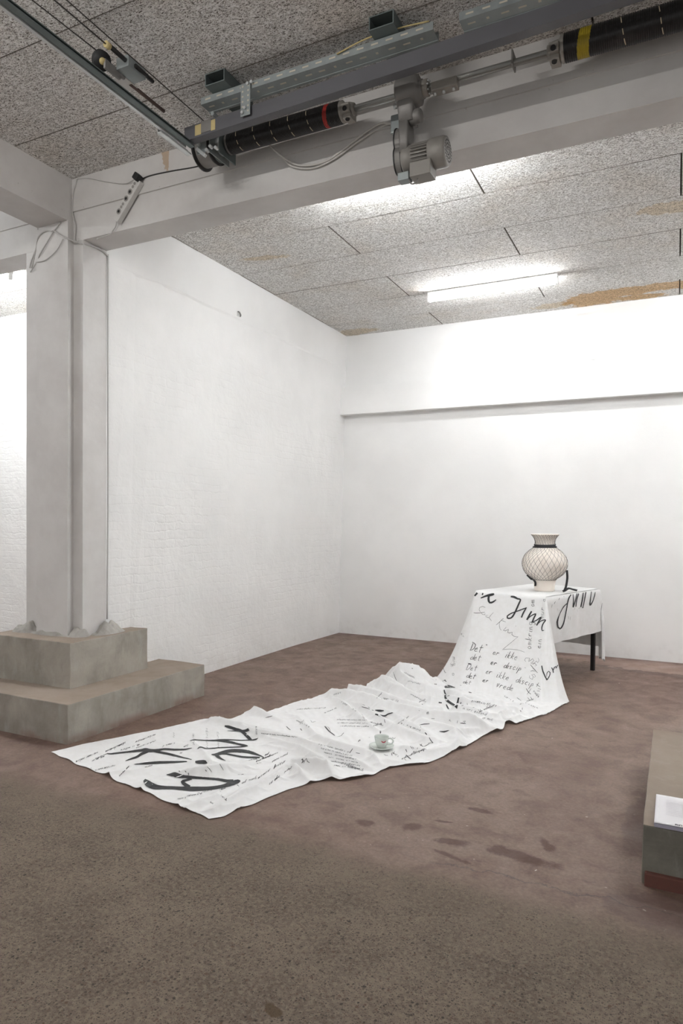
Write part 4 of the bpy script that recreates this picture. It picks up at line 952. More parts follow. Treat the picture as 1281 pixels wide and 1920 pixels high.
# over the table top
top_rows = [(0.004, -0.002), (0.012, 0.0)] + [(0.012 + (TLN - 0.02) * k / 30, 0.0) for k in range(1, 31)] + [(TLN + 0.004, -0.006)]
fx_ = [max(0.0, min(1.0, ((Tx[j] - FLc.x) * WD.x + (Ty[j] - FLc.y) * WD.y) / TWD)) for j in range(NV)]
for (y, dz) in top_rows:
    cur = []
    for j in range(NV):
        p = FLc + WD * (-0.004 + fx_[j] * (TWD + 0.008)) + LD * y; cur.append(len(verts))
        verts.append((p.x, p.y, zc + dz + 0.0012 * mnoise.noise(Vector((p.x * 9, p.y * 9, 0)))))
    faces += [(prev[j], prev[j + 1], cur[j + 1], cur[j]) for j in range(NV - 1)]
    prev = cur
def panel(P0, P1, outward, hem, nseg, wave, phase):
    """hanging side: top edge P0-P1, hem(s) gives the height of the lower edge"""
    first = None; n2 = 26; L = (P1 - P0).length; col_prev = None
    for i in range(nseg + 1):
        s = i / nseg; col = []
        for k in range(n2 + 1):
            q = k / n2; z = zc - 0.004 + (hem(s) - zc) * q
            out = 0.006 + 0.012 * math.sin(min(1, q * 6) * math.pi / 2) + wave * q * math.sin(s * 17 + phase) + 0.35 * wave * q * math.sin(s * 41 + phase) + 0.02 * q
            p = P0.lerp(P1, s) + outward * (out if k else 0.003); col.append(len(verts)); verts.append((p.x, p.y, z))
        if col_prev: faces.extend([(col_prev[k], col_prev[k + 1], col[k + 1], col[k]) for k in range(n2)])
        col_prev = col
panel(FRc + LD * 0.005, BRc, WD, lambda s: 0.376, 60, 0.006, 0.4)
panel(BLc, FLc, -WD, lambda s: 0.22, 40, 0.008, 1.0)
panel(BRc, BLc, LD, lambda s: 0.22, 40, 0.008, 2.0)
# the back right corner hangs lower as a narrow cone
nc = 14; rings = []
for k in range(30):
    q = k / 29; z = zc - 0.004 + (0.085 - zc) * q; r = 0.004 + 0.030 * min(1, q * 2.2); c = BRc + (WD + LD) * (0.006 + 0.012 * q); ring = []
    for i in range(nc):
        a = -0.9 + (math.pi / 2 + 1.8) * i / (nc - 1); p = c + (WD * math.cos(a) * 1.1 + LD * math.sin(a)) * r
        ring.append(len(verts)); verts.append((p.x, p.y, z + (0.05 * abs(i - nc / 2) / (nc / 2) if k == 29 else 0)))
    rings.append(ring)
for A_, B_ in zip(rings, rings[1:]): faces += [(A_[i], A_[i + 1], B_[i + 1], B_[i]) for i in range(nc - 1)]
me = bpy.data.meshes.new('tablecloth'); me.from_pydata(verts, [], faces); me.update()
for p in me.polygons: p.use_smooth = True
me.materials.append(M['cotton'])
cloth = bpy.data.objects.new('tablecloth', me); COL.objects.link(cloth)
tag(cloth, 'long white cloth covered in black handwriting, draped over table and floor', 'tablecloth')

# ------------------------------------------------------------------ vase in its net
VC = Vector((-1.045, 6.215, zc + 0.0025))
def vase_mat():
    m = mat('unglazed_clay', (0.84, 0.76, 0.68), 0.8, 0, 0.3); g = G(m)
    p = g.obj(); n = g.noise(p, 8, 4, 0.6); f = g.noise(p, 90, 4, 0.6)
    c = g.mix(g.step(n, 0.3, 0.7), (0.86, 0.78, 0.70), (0.91, 0.85, 0.785)); g.put(g.b.inputs['Base Color'], c)
    g.put(g.b.inputs['Normal'], g.bump(f, 0.2, 0.002)); return m
M['clay'] = vase_mat(); M['net'] = simple('black_net', (0.02, 0.018, 0.018), 0.8); M['ribbon'] = simple('black_ribbon', (0.018, 0.018, 0.02), 0.55)
VP = [(0.0, 0.0), (0.088, 0.0), (0.092, 0.004), (0.093, 0.03), (0.098, 0.07), (0.104, 0.098), (0.112, 0.108), (0.145, 0.128), (0.172, 0.150), (0.192, 0.180), (0.202, 0.210), (0.205, 0.235), (0.202, 0.262),
      (0.192, 0.292), (0.172, 0.322), (0.146, 0.346), (0.120, 0.364), (0.102, 0.378), (0.093, 0.395), (0.089, 0.412), (0.0895, 0.430), (0.096, 0.450), (0.106, 0.466), (0.118, 0.480), (0.125, 0.488), (0.125, 0.493), (0.119, 0.492), (0.104, 0.470), (0.090, 0.445), (0.083, 0.42), (0.085, 0.39), (0.10, 0.36), (0.0, 0.34)]
VP = [(r * 0.95, z * 1.02) for r, z in VP]
va = thing('vase', 'pale clay vase in a black diamond net, on the draped table', 'vase', tuple(VC))
bm = bmesh.new(); bm_lathe(bm, VP, 72, VC); obj('vessel', bm, M['clay'], va)
pr = VP[5:25]; arc = [0.0]
for a, b in zip(pr, pr[1:]): arc.append(arc[-1] + math.hypot(b[0] - a[0], b[1] - a[1]))
def vsurf(s, th, lift=0.0016):
    q = s * arc[-1]; k = max(0, min(len(pr) - 2, int(np.searchsorted(arc, q)) - 1)); t = (q - arc[k]) / (arc[k + 1] - arc[k])
    r = pr[k][0] + (pr[k + 1][0] - pr[k][0]) * t + lift; z = pr[k][1] + (pr[k + 1][1] - pr[k][1]) * t
    return VC + Vector((r * math.cos(th), r * math.sin(th), z))
bm = bmesh.new()
for fam, n, tw in ((0, 30, 2.1), (1, 30, -1.25)):
    for i in range(n):
        th0 = 2 * math.pi * i / n; pts = []
        for k in range(41):
            s = k / 40; swirl = 0.35 * math.sin(2.6 * s) * math.sin(th0 + 0.6)
            pts.append(vsurf(s, th0 + tw * s ** (0.8 if fam == 0 else 1.25) + swirl))
        bm_tube(bm, pts, 0.00085, 4, False)
for s in (0.0,):
    bm_tube(bm, [vsurf(s, 2 * math.pi * k / 60, 0.002) for k in range(61)], 0.0016, 4, False)
nt = obj('net', bm, M['net'], va, fix=False); nt['kind'] = 'stuff'; nt['label'] = 'black diamond net'
def band(pts, wv, hw, name, parent):
    """flat ribbon: centre points, width vector field"""
    bm = bmesh.new(); a = [bm.verts.new(p + w * hw) for p, w in zip(pts, wv)]; b = [bm.verts.new(p - w * hw) for p, w in zip(pts, wv)]
    for k in range(len(pts) - 1): bm.faces.new((a[k], a[k + 1], b[k + 1], b[k])).smooth = True
    o = obj(name, bm, M['ribbon'], parent); sd = o.modifiers.new('thick', 'SOLIDIFY'); sd.thickness = 0.0014; sd.offset = 0; return o
def neck(z0, amp, ph, hw, lift):
    pts, wv = [], []
    for k in range(73):
        th = 2 * math.pi * k / 72; z = z0 + amp * math.sin(th + ph); r = np.interp(z, [p[1] for p in VP[14:25]], [p[0] for p in VP[14:25]]) + lift
        pts.append(VC + Vector((r * math.cos(th), r * math.sin(th), z))); wv.append(Vector((0, 0, 1)))
    return band(pts, wv, hw, 'neck_ribbon', va)
neck(0.405, 0.004, 0.3, 0.009, 0.0045); neck(0.387, 0.004, 2.4, 0.008, 0.006)
CR = Vector((math.cos(R(26)), math.sin(R(26)), 0)); CF = Vector((-math.sin(R(26)), math.cos(R(26)), 0))   # across and along the view of the table
def ribbon(pts, wdir, hw, name='ribbon_tail'):
    P = smooth_path(pts, 7); wv = []
    for i, p in enumerate(P):
        d = (P[min(i + 1, len(P) - 1)] - P[max(i - 1, 0)]).normalized(); w = (wdir - d * wdir.dot(d)).normalized(); wv.append(w)
    return band(P, wv, hw, name, va)
ribbon([VC + CR * -0.172 + CF * -0.06 + Vector((0, 0, 0.142)), VC + CR * -0.142 + CF * -0.075 + Vector((0, 0, 0.112)), VC + CR * -0.108 + CF * -0.07 + Vector((0, 0, 0.092)), VC + CR * -0.098 + CF * -0.065 + Vector((0, 0, 0.07)), VC + CR * -0.098 + CF * -0.06 + Vector((0, 0, 0.045))], CR + Vector((0, 0, -0.4)), 0.009)
ribbon([VC + CR * 0.188 + CF * -0.03 + Vector((0, 0, 0.185)), VC + CR * 0.186 + CF * -0.05 + Vector((0, 0, 0.12)), VC + CR * 0.170 + CF * -0.07 + Vector((0, 0, 0.05)), VC + CR * 0.150 + CF * -0.08 + Vector((0, 0, 0.005))], CR - CF * 0.3, 0.0095)
ribbon([VC + CR * 0.135 + CF * -0.09 + Vector((0, 0, 0.004)), VC + CR * 0.17 + CF * -0.05 + Vector((0, 0, 0.010)), VC + CR * 0.215 + CF * 0.0 + Vector((0, 0, 0.022)), VC + CR * 0.25 + CF * 0.0 + Vector((0, 0, 0.014)), VC + CR * 0.285 + CF * -0.02 + Vector((0, 0, 0.006))], CF * 0.7 + Vector((0, 0, 0.7)), 0.010)

# ------------------------------------------------------------------ cup and saucer on the cloth
def porcelain():
    m = mat('porcelain', (0.66, 0.70, 0.66), 0.18, 0, 0.5); return m
M['porcelain'] = porcelain(); M['lipstick'] = simple('lipstick', (0.42, 0.012, 0.035), 0.5, 0, 0.3, 300)
cz = 0.0155
sc_ = obj('saucer', (lambda b: (bm_lathe(b, [(0, 0.004), (0.030, 0.004), (0.032, 0.0), (0.040, 0.0), (0.042, 0.004), (0.060, 0.010), (0.0725, 0.0165), (0.0735, 0.0185), (0.071, 0.0195), (0.058, 0.013), (0.040, 0.008), (0.028, 0.0075), (0, 0.0075)], 56, (CUP.x, CUP.y, cz)), b)[1])(bmesh.new()), M['porcelain'])
tag(sc_, 'pale green white saucer lying on the written cloth', 'saucer')
cp = thing('cup', 'small pale porcelain cup with a red lip print on saucer', 'cup', (CUP.x, CUP.y, cz + 0.008))
zc0 = cz + 0.0085
CPF = [(0, 0.0), (0.024, 0.0), (0.026, 0.003), (0.0255, 0.006), (0.031, 0.014), (0.036, 0.026), (0.0395, 0.042), (0.0425, 0.060), (0.0433, 0.0635), (0.0418, 0.064), (0.0395, 0.055), (0.036, 0.035), (0.030, 0.015), (0.0, 0.009)]
bm = bmesh.new(); bm_lathe(bm, CPF, 56, (CUP.x, CUP.y, zc0)); obj('bowl', bm, M['porcelain'], cp)
C0 = Vector((CUP.x, CUP.y, zc0)); hd = (CR * 0.92 - CF * 0.25).normalized()
bm = bmesh.new(); bm_tube(bm, smooth_path([C0 + hd * 0.040 + Vector((0, 0, 0.054)), C0 + hd * 0.058 + Vector((0, 0, 0.056)), C0 + hd * 0.069 + Vector((0, 0, 0.044)), C0 + hd * 0.066 + Vector((0, 0, 0.030)), C0 + hd * 0.052 + Vector((0, 0, 0.021)), C0 + hd * 0.034 + Vector((0, 0, 0.020))], 6), 0.0042, 10); obj('handle', bm, M['porcelain'], cp)
def lip(cen, amp, thick, ph):
    bm = bmesh.new(); top, bot = [], []
    for k in range(17):
        u = k / 16 * 2 - 1; th = math.atan2(-CF.y, -CF.x) + 0.28 + u * 0.42
        z = cen + amp * u * u; th2 = thick * (1 - u * u) ** 0.6 * (1 - 0.35 * math.exp(-(u / 0.2) ** 2))
        for lst, zz in ((top, z + th2), (bot, z - th2)):
            r = np.interp(zz, [p[1] for p in CPF[4:9]], [p[0] for p in CPF[4:9]]) + 0.0006
            lst.append(bm.verts.new(C0 + Vector((math.cos(th) * r, math.sin(th) * r, zz))))
    for k in range(16): bm.faces.new((top[k], top[k + 1], bot[k + 1], bot[k]))
    return obj('lip_print', bm, M['lipstick'], cp)
lip(0.040, 0.009, 0.0042, 0)['label'] = 'red lip print'

# ------------------------------------------------------------------ leaflet stack on the right footing
M['paper'] = simple('paper', (0.74, 0.72, 0.74), 0.7, 0, 0.03, 20); M['paper_edge'] = simple('paper_edges', (0.44, 0.43, 0.52), 0.8, 0, 0.15, 200); M['print'] = simple('print_ink', (0.03, 0.028, 0.03), 0.6)
ps = thing('leaflet_stack', 'stack of white printed leaflets on the right concrete footing', 'leaflets', (0.04, 2.95, 0.222))
px0, px1, py0, py1, pz = -0.058, 0.152, 2.803, 3.105, 0.2235
bm = bmesh.new()
for k in range(9):
    j = random.uniform(-0.0012, 0.0012); bm_box(bm, px0 + j, px1 + j, py0 + j * 0.6, py1 + j, pz + k * 0.0016, pz + k * 0.0016 + 0.0014)
obj('sheets', bm, M['paper_edge'], ps)['kind'] = 'stuff'
bm = bmesh.new(); n = 16; g_ = []
for i in range(n + 1):
    for j in range(n + 1):
        u, v = i / n, j / n
        g_.append(bm.verts.new((px0 + u * (px1 - px0), py0 + v * (py1 - py0), pz + 0.0152 + 0.006 * max(0, v - 0.75) ** 1.2 * (1 - u) + 0.0015 * (1 - v) ** 3)))
for i in range(n):
    for j in range(n): bm.faces.new((g_[i * (n + 1) + j], g_[(i + 1) * (n + 1) + j], g_[(i + 1) * (n + 1) + j + 1], g_[i * (n + 1) + j + 1])).smooth = True
top = obj('top_sheet', bm, M['paper'], ps); sd = top.modifiers.new('thick', 'SOLIDIFY'); sd.thickness = 0.0006
bm = bmesh.new(); x = 0.012
for wd in (0.011, 0.004, 0.011, -1, 0.009, 0.010, 0.005, 0.011, 0.009, 0.011, 0.010, 0.009):
    if wd < 0: x += 0.012; continue
    t_ = 0.0028
    bm_box(bm, x, x + t_, py0 + 0.010, py0 + 0.022, pz + 0.0168, pz + 0.0171)
    if wd > 0.006:
        bm_box(bm, x + wd - 0.0045, x + wd - 0.0017, py0 + 0.010, py0 + 0.022, pz + 0.0168, pz + 0.0171)
        bm_box(bm, x + t_, x + wd - 0.0045, py0 + random.choice((0.010, 0.0145, 0.019)), py0 + 0.022, pz + 0.0168, pz + 0.0171)
    x += wd
pt = obj('print', bm, M['print'], ps); pt['kind'] = 'stuff'; pt['label'] = 'bold black line of print'
bm = bmesh.new()
for k in range(10): bm_box(bm, 0.0 - 0.02, 0.10 + 0.02 * ((k * 7) % 3), py1 - 0.05 - k * 0.017, py1 - 0.0475 - k * 0.017, pz + 0.0164, pz + 0.01645)
pt2 = obj('faint_print', bm, simple('faint_print', (0.62, 0.60, 0.63), 0.7), ps); pt2['kind'] = 'stuff'

# ------------------------------------------------------------------ handwriting on the cloth
# traced pen strokes in millimetres on the laid-out cloth: first the pen width (tenths) and start point, then steps
FINE_INK = """58 -2194 2870 55 10 -1 -6
29 -2191 2882 69 13 1 -10 8 1 -8 8 0 -8
32 -2158 2945 69 7 0 -9 9 0 -10 10 -1 -11
43 -2314 2854 35 23 -18 1
61 -2386 2893 10 34 -34 11
76 -2279 2838 35 10 -9 -7
42 -2073 2992 10 9 12 -2
45 -2061 3004 8 7 13 0
86 -2129 3181 19 20 -22 9
74 -2076 3177 13 8 4 -2
34 -2070 3189 11 6 17 -3
50 -2108 2699 11 27 -11 3
64 -1988 2861 8 -8 16 1 16 -10 -2
44 -1997 2728 29 5 2 -2
37 -1472 5822 629 -26 12 7 -27 1 -12 0 -11 -21 14 -12 -14
46 -1575 5827 576 21 -9 0 23 -6 2 19 -4 3 22 -4 5 21 -4 5
32 -1504 5808 586 13 -12 -14 18 -6 -1 9 4 11 -4 -9 -17
32 -1390 5780 597 -20 -7 -23 -14 -9 -22 -28 10 3 -6 9 11 21 -5 3
30 -1424 5764 552 14 -11 -12 14 -10 -12
44 -1292 5730 559 -12 -1 -10 -14 -5 -16 -15 -4 -16 -18 -5 -17
30 -1322 5725 532 0 -9 -17 0 -9 -15 9 -15 -23 15 -12 -13
33 -1310 5727 542 21 -9 -5 21 -9 -5
38 -1260 5687 495 -10 -6 -16 -12 -4 -13 20 -6 -2 24 3 15 -3 -14 -26 20 -4 -1 18 0 9 -1 -10 -19 21 -12 -11 17 -6 -1 16 -5 2
27 -1147 5623 433 -15 -2 -14 -17 -3 -16 -10 -2 -10 -12 -4 -11 -12 -3 -11 -11 -5 -10 -13 -5 -12 -11 -6 -11 -9 -4 -9 -10 -3 -7 15 -1 2 22 0 5 23 -1 3 21 -3 1 21 -7 1 22 -9 1 17 -8 -1 16 -7 -2 16 -5 -3 16 -4 -3
52 -1180 5675 511 3 -2 -2
77 -1531 5670 344 -4 -9 -16 -4 -9 -15 -4 -10 -16 -4 -10 -15
69 -1529 5670 345 22 -18 -16 -5 -16 -25 -12 -3 -11 -14 -1 -8 -14 3 -2
71 -1507 5630 299 23 -8 0 -2 8 11 -10 1 -5 -13 -7 -17 8 -8 -7 20 -5 5
62 -1445 5634 338 -6 -12 -19 -6 -12 -20 -3 -9 -14 5 -7 -6
70 -1464 5624 315 32 -8 3
51 -1339 5580 287 18 -4 1 -5 8 9 -9 0 -2 -7 -8 -13 9 -5 -5 14 0 4
50 -1303 5578 297 -11 -12 -22
55 -1308 5573 288 10 1 6 10 -3 -1
51 -1221 5562 293 -12 -15 -24 3 -3 -3
52 -1215 5568 304 -3 2 2
54 -1197 5573 315 -7 -10 -17 -7 -10 -16 -6 -10 -17
53 -1193 5556 289 -20 -6 -12 12 -10 -15
58 -1166 5562 313 -8 -7 -17 -8 -8 -16 -7 -8 -16
50 -1162 5545 288 -18 -2 -14 10 -10 -11
42 -1152 5533 275 18 -8 2 -1 6 9 -15 4 -5 -6 -5 -13 7 -8 -9 13 -4 5
55 -1505 5584 236 -14 5 0 -13 -4 -11 4 -7 -8 15 -2 5 12 6 14
51 -1492 5599 263 -7 -14 -23 -6 -12 -18 2 -6 -6
57 -1496 5575 229 18 -7 1 1 8 11 -14 3 -4 -7 -7 -13 7 -10 -8 14 -1 6
52 -1445 5576 260 -7 -14 -22 -4 -11 -16 8 -6 -4
42 -1459 5571 246 26 -8 2
74 -1345 5526 214 18 -3 0 -3 8 10 -11 -1 -5 -3 -8 -10 4 -4 -4 12 -2 0
80 -1311 5526 222 -7 -13 -19
82 -1316 5519 212 10 5 8 12 -5 -1
61 -1207 5504 211 -14 2 2 -11 -8 -11 2 -7 -8 13 2 2 7 10 13
57 -1195 5520 234 -10 -14 -20 -7 -11 -15 1 -6 -7
63 -1194 5505 213 -11 -14 -19 6 -2 -3
56 -1189 5512 224 -1 -1 -1
61 -1166 5497 211 -12 3 -1 -6 -2 -5 10 -6 -5 -3 -6 -8 -13 3 1
53 -1135 5480 209 -8 7 4 -12 -1 -11 1 -9 -12 18 -6 4
50 -1116 5473 213 -11 -10 -21 5 -2 0
63 -1112 5477 221 2 0 1
66 -1100 5467 212 -7 -8 -14 -8 -8 -14 -7 -7 -15
52 -1103 5465 208 13 -2 2 1 -8 -9 -14 -1 -7
51 -1538 5554 185 -3 -12 -14 -3 -12 -14 -3 -12 -14
44 -1538 5553 184 26 -15 -7 -4 -12 -17 -21 -12 -20 -14 3 1
54 -1510 5515 151 18 -3 4 -2 7 6 -8 2 0 -10 -9 -15 9 -7 -3 13 -1 4
50 -1460 5522 184 -5 -14 -21 -4 -13 -17 3 -4 -3
38 -1476 5518 169 27 -10 3
50 -1369 5470 149 17 2 1 -2 6 7 -9 -4 -4 -7 -10 -11 6 -4 -4 14 2 2
56 -1340 5477 157 -4 -17 -20
54 -1343 5468 147 11 6 8 11 -1 0
48 -1269 5454 145 -7 -18 -20 7 -4 -3
61 -1259 5460 154 -2 3 3
39 -1242 5467 165 -6 -12 -15 -6 -12 -14 -6 -13 -15
44 -1236 5448 143 -17 -11 -13 14 -14 -13
49 -1214 5466 163 -5 -13 -15 -5 -14 -15 -6 -14 -15
40 -1205 5443 137 -20 -11 -11 12 -10 -12
50 -1198 5432 124 18 1 1 -2 7 8 -11 -2 -3 -9 -11 -11 9 -5 -5 12 2 1
48 -1088 5400 129 -13 5 0 -12 -1 -7 1 -10 -12 15 -1 6 8 7 11
48 -1077 5418 152 -6 -10 -13 -7 -10 -14 -5 -7 -11 3 -4 -4
52 -1078 5401 130 -6 -15 -19 5 -3 -3
37 -1069 5406 138 0 2 2
52 -1048 5396 124 -14 3 4 -1 -7 -8 8 -4 -6 -6 -8 -9 -10 2 2
50 -1019 5393 119 -8 3 4 -14 -10 -11 4 -6 -8 11 0 -1
40 -1006 5392 118 -7 -13 -16 6 -5 -4
56 -999 5400 129 1 0 1
43 -988 5389 116 -7 -10 -13 -7 -12 -13 -7 -11 -13
43 -992 5385 111 12 3 6 1 -11 -13 -13 -2 -5
48 -1510 5472 104 -11 4 1 -10 -8 -9 7 -8 -6 9 1 3 11 9 12
65 -1498 5488 126 -6 -15 -18 -4 -14 -15 3 -6 -5
54 -1500 5463 100 16 -6 0 0 6 6 -14 4 -1 -5 -9 -11 9 -10 -6 14 -1 3
56 -1455 5469 124 -7 -13 -17 -5 -12 -14 6 -7 -4
60 -1469 5463 111 24 -9 2
67 -1378 5412 89 12 0 1 2 6 5 -13 -1 -1 -4 -8 -9 7 -5 -3 14 0 1
66 -1348 5419 96 -7 -16 -15
58 -1351 5409 87 7 8 7 8 -2 -1
54 -1257 5391 84 0 -24 -22 8 10 9 10 15 15
48 -1227 5385 79 -9 -24 -20
46 -1234 5372 69 12 10 7 11 -2 -2
51 -1202 5370 64 12 2 1 3 8 7 -11 -1 0 -8 -13 -11 10 -8 -7 10 3 2
54 -1155 5373 67 -11 3 1 -10 -8 -7 2 -11 -9 15 4 4 9 10 10
45 -1143 5394 92 -5 -11 -13 -5 -12 -13 -3 -10 -9 4 -8 -7
50 -1144 5362 59 14 -2 4 -1 6 5 -10 3 0 -8 -9 -12 10 -11 -6 9 2 3
46 -1528 5426 60 -10 2 1 -7 -6 -6 4 -8 -5 9 2 2 7 9 7
44 -1518 5439 72 -8 -24 -20 2 -4 -3
45 -1521 5419 55 12 -2 1 0 4 3 -9 1 -1 -3 -8 -7 6 -5 -3 9 0 2
39 -1485 5428 72 -8 -21 -20 6 -6 -2
38 -1495 5422 63 19 -5 2
92 -1542 5676 346 8 -5 -3
78 -1545 5556 185 17 -4 1 18 -8 -2
91 -1414 5629 342 13 -4 -1
76 -1539 5428 60 5 -3 -1
41 -1565 5399 34 13 -5 0
202 -1457 5291 16 21 -41 7 8 -4 -2
94 -1255 5391 83 5 -3 -1
41 -1058 5560 363 13 -6 -9 15 0 5 -5 7 11 -13 4 3 -9 -5 -10
43 -1057 5573 385 27 -4 1
44 -1047 5571 384 -10 7 9 24 -3 3
36 -1046 5577 395 -11 7 9 24 -2 4
53 -1087 5600 423 18 -4 -2 18 -5 -2 17 -4 -2
41 -1062 5603 437 18 -13 -18 11 8 19
38 -1062 5610 450 26 -6 -1
49 -1048 5607 449 -12 7 8 0 6 13
47 -1062 5629 486 23 -7 -4 4 3 7
40 -1076 5634 488 -2 1 1
52 -1061 5636 500 26 -6 0
42 -1052 5634 499 -10 8 12 24 -3 5 -2 3 5
43 -1063 5663 553 -3 -7 -16 15 -6 -4 10 2 10 -13 9 10
48 -1064 5664 554 24 -7 -1 19 -6 -1 8 -7 -11 -13 1 -6
48 -1063 5725 685 9 -7 -7 15 -2 4 -5 6 11 -14 5 2 -5 -2 -10
52 -1065 5734 705 25 -7 1
52 -1053 5730 705 -11 7 8 24 -6 3
47 -1056 5735 715 -9 7 8 24 -6 4
43 -964 5544 368 -3 9 16 -8 0 -3 3 -6 -10 12 -4 -3 6 4 7 -3 7 13
46 -976 5565 403 21 -6 -5 2 3 6
44 -987 5569 405 -1 1 1
46 -975 5572 416 22 -4 -1
37 -966 5569 415 -11 9 11 24 -2 4 -3 2 5
32 -976 5657 592 21 -4 -2
39 -969 5655 590 -8 6 10 24 -3 1
37 -967 5660 602 -9 6 10 21 -2 2
35 -978 5672 624 23 -3 1 -1 4 10 -20 7 7 19 -3 1
38 -977 5687 658 22 -6 -4
43 -965 5683 656 -9 5 8 1 6 13
33 -965 5719 739 -1 -5 -11 10 -3 -4 7 3 5 -7 3 10
30 -967 5719 740 16 0 1 0 2 4
31 -1058 5496 260 -13 7 9 9 11 17 30 -2 1 -6 -16 -25 14 5 9 16 7 16 11 -11 -15 -22 -8 -19 22 -7 -5 11 6 14 10 6 12 14 -12 -14 6 12 22 -11 11 15
49 -1020 5482 242 13 -9 -11 14 -10 -12 12 -8 -8 12 -9 -10 13 -8 -8
32 -1007 5490 257 21 -6 -2 17 -11 -12 -14 -1 -7
30 -1015 5429 167 0 -11 -15 25 -9 -10 5 14 21 -16 10 11 20 0 5 13 -10 -11 -10 -6 -12
37 -1063 5466 217 12 -1 -1
41 -1013 5450 196 16 3 7 19 -6 -3
49 -1026 5358 78 11 -11 -12 11 -11 -10 19 -10 -9
30 -990 5362 84 -6 -11 -13 -6 -12 -12 -11 -17 -18
37 -938 5389 128 -7 -11 -15 -6 -11 -16
37 -954 5383 116 16 -9 -8 15 -7 -8
37 -938 5358 89 23 -4 -3
40 -941 5345 74 20 -1 -1
37 -943 5328 54 23 -4 -2
34 -1003 5302 24 15 -15 -12
34 -984 5309 30 18 -21 -16
56 -895 5857 713 -5 -23 -20
42 -910 5801 693 -4 -17 -25
53 -874 5943 735 -4 -25 -15
36 -818 6064 572 2 3 -26
36 -805 6100 564 -2 -8 -29
31 -881 5885 653 2 3 -20
28 -871 5917 636 2 4 -9
39 -849 6027 743 -2 -13 -6
28 -843 6329 761 23 -36 0 23 -39 0 17 9 -5
27 -976 6195 761 21 -8 0 21 -7 0 20 -8 0 21 -13 0 22 -23 0 22 -29 1
48 -608 6717 628 -1 -6 -17 -2 -4 -17 -3 -3 -18 -1 -5 -17 -2 -7 -19 0 -5 -17 0 -4 -17 -1 -3 -18 0 -4 -19 0 -3 -18 0 -3 -18
28 -784 6172 618 4 15 12
27 -767 6228 612 2 3 -19
27 -759 6258 619 6 23 3
70 -1525 4932 55 16 -1 9
112 -1403 4876 38 -4 -8 -12
51 -1347 4693 62 13 3 6
38 -1358 4874 37 6 -9 -10
52 -1274 4895 63 1 -9 -11
42 -1225 4886 51 -9 -4 -10
42 -1204 4867 39 -5 -18 -10 19 4 5
46 -1183 4862 52 -7 -11 -21
76 -1134 4837 60 -6 -5 -10
40 -1220 4663 60 13 -11 -12 2 12 17 11 -15 -14
37 -1262 4674 64 12 3 4
96 -968 4842 45 7 -3 -9
33 -977 4972 29 8 -50 -4
37 -1083 5294 15 18 -11 -7 24 -41 0
63 -1240 4294 59 16 7 -1 18 3 1
40 -1226 4309 68 14 5 3 -4 -8 -10
34 -1260 4300 71 0 -11 -15
68 -1494 4225 29 14 5 4 16 0 5 19 -2 4 19 -1 5
32 -1472 4306 96 8 3 3 6 -7 -9 -12 -3 -4 -2 7 10
41 -1432 4282 66 21 2 2
29 -1308 4294 75 -4 -7 -7 12 1 -4
72 -1382 4010 55 24 -30 -2
64 -1330 3938 52 14 -8 -15 16 -7 -10
49 -1442 4096 61 8 -19 1
101 -1763 5333 36 14 23 -5
72 -1746 5549 24 32 -36 -1
54 -1544 5426 58 8 -2 0
49 -1962 4337 63 26 -23 5 24 -19 4 23 -19 4 24 -18 2
41 -1920 4417 27 22 -14 0
32 -1956 4341 79 21 -16 1 20 -16 0
42 -1963 4449 34 22 -18 1
80 -1687 4025 19 11 -30 -10
67 -2064 3967 10 24 -25 -1 25 -28 -1 24 -24 -1 27 -25 1 25 -21 0 26 -23 1
45 -1891 3812 10 10 31 -3 -4 28 1 -6 35 1
48 -2079 5215 125 8 -1 -18 14 -16 -14 15 -16 -12 16 -21 -11
84 -1925 5240 167 8 2 -4
76 -1653 4719 29 8 0 -1
40 -1699 4115 67 17 -23 -15
35 -1460 4310 99 -12 -6 -7 11 -3 -4
28 -1537 4328 95 9 -5 -1
39 -1736 3792 6 -9 48 0
37 -1576 3951 13 17 -18 -2 4 17 2
52 -1713 3898 7 7 0 1
81 -1384 3688 13 22 -21 -3 26 -33 2
30 -1371 3626 12 26 -36 4 9 16 -1
74 -1377 3742 50 13 -9 -9
25 -1365 3740 48 11 -6 -5 -7 -4 -6
58 -1400 3724 33 12 -14 -10
57 -1373 3891 18 18 -18 -1 15 -11 -1 13 24 4 9 21 5
35 -1327 3905 27 12 11 0 13 8 1
55 -1300 3737 42 8 -5 -6
55 -1319 3723 34 6 -7 -5
46 -1345 3710 23 4 9 6
61 -1502 3636 13 16 -6 -1 9 8 -1
40 -1471 3677 12 14 -24 -5
40 -1462 3684 12 12 -5 -2
33 -1571 3939 11 15 -3 0 2 16 2
65 -1795 3191 55 5 6 10 -8 4 9 -5 -2 -6
37 -1786 3193 55 3 9 14 4 8 9 9 -4 -15 11 4 -5
63 -1948 3151 9 -19 41 -3 -17 36 -1
55 -2499 3932 16 14 5 5 17 2 5 18 1 7
69 -2292 3860 5 36 -34 0 31 -24 1
67 -2058 3966 10 23 -23 -2 23 -25 0 23 -24 -1 24 -23 1 23 -19 0 22 -20 1
28 -2063 3976 10 33 -16 -2 22 -28 0 26 -35 0
68 -1692 4025 18 11 -18 -8
58 -2175 3842 13 30 -33 -1
43 -1670 3527 28 5 11 10 5 10 11
42 -1635 3539 31 22 5 -2
33 -1736 3788 6 -10 39 1 18 -17 1
53 -2313 3530 6 0 24 6
35 -2200 4026 15 34 -40 0 -4 54 -6
20 -3001 2914 6 2 -10 0 7 -6 0 -3 8 0 -10 13 0 -4 1 0 4 -8 0
26 -2993 2889 6 -12 18 0 -1 0 0
22 -2982 2875 6 2 -2 0
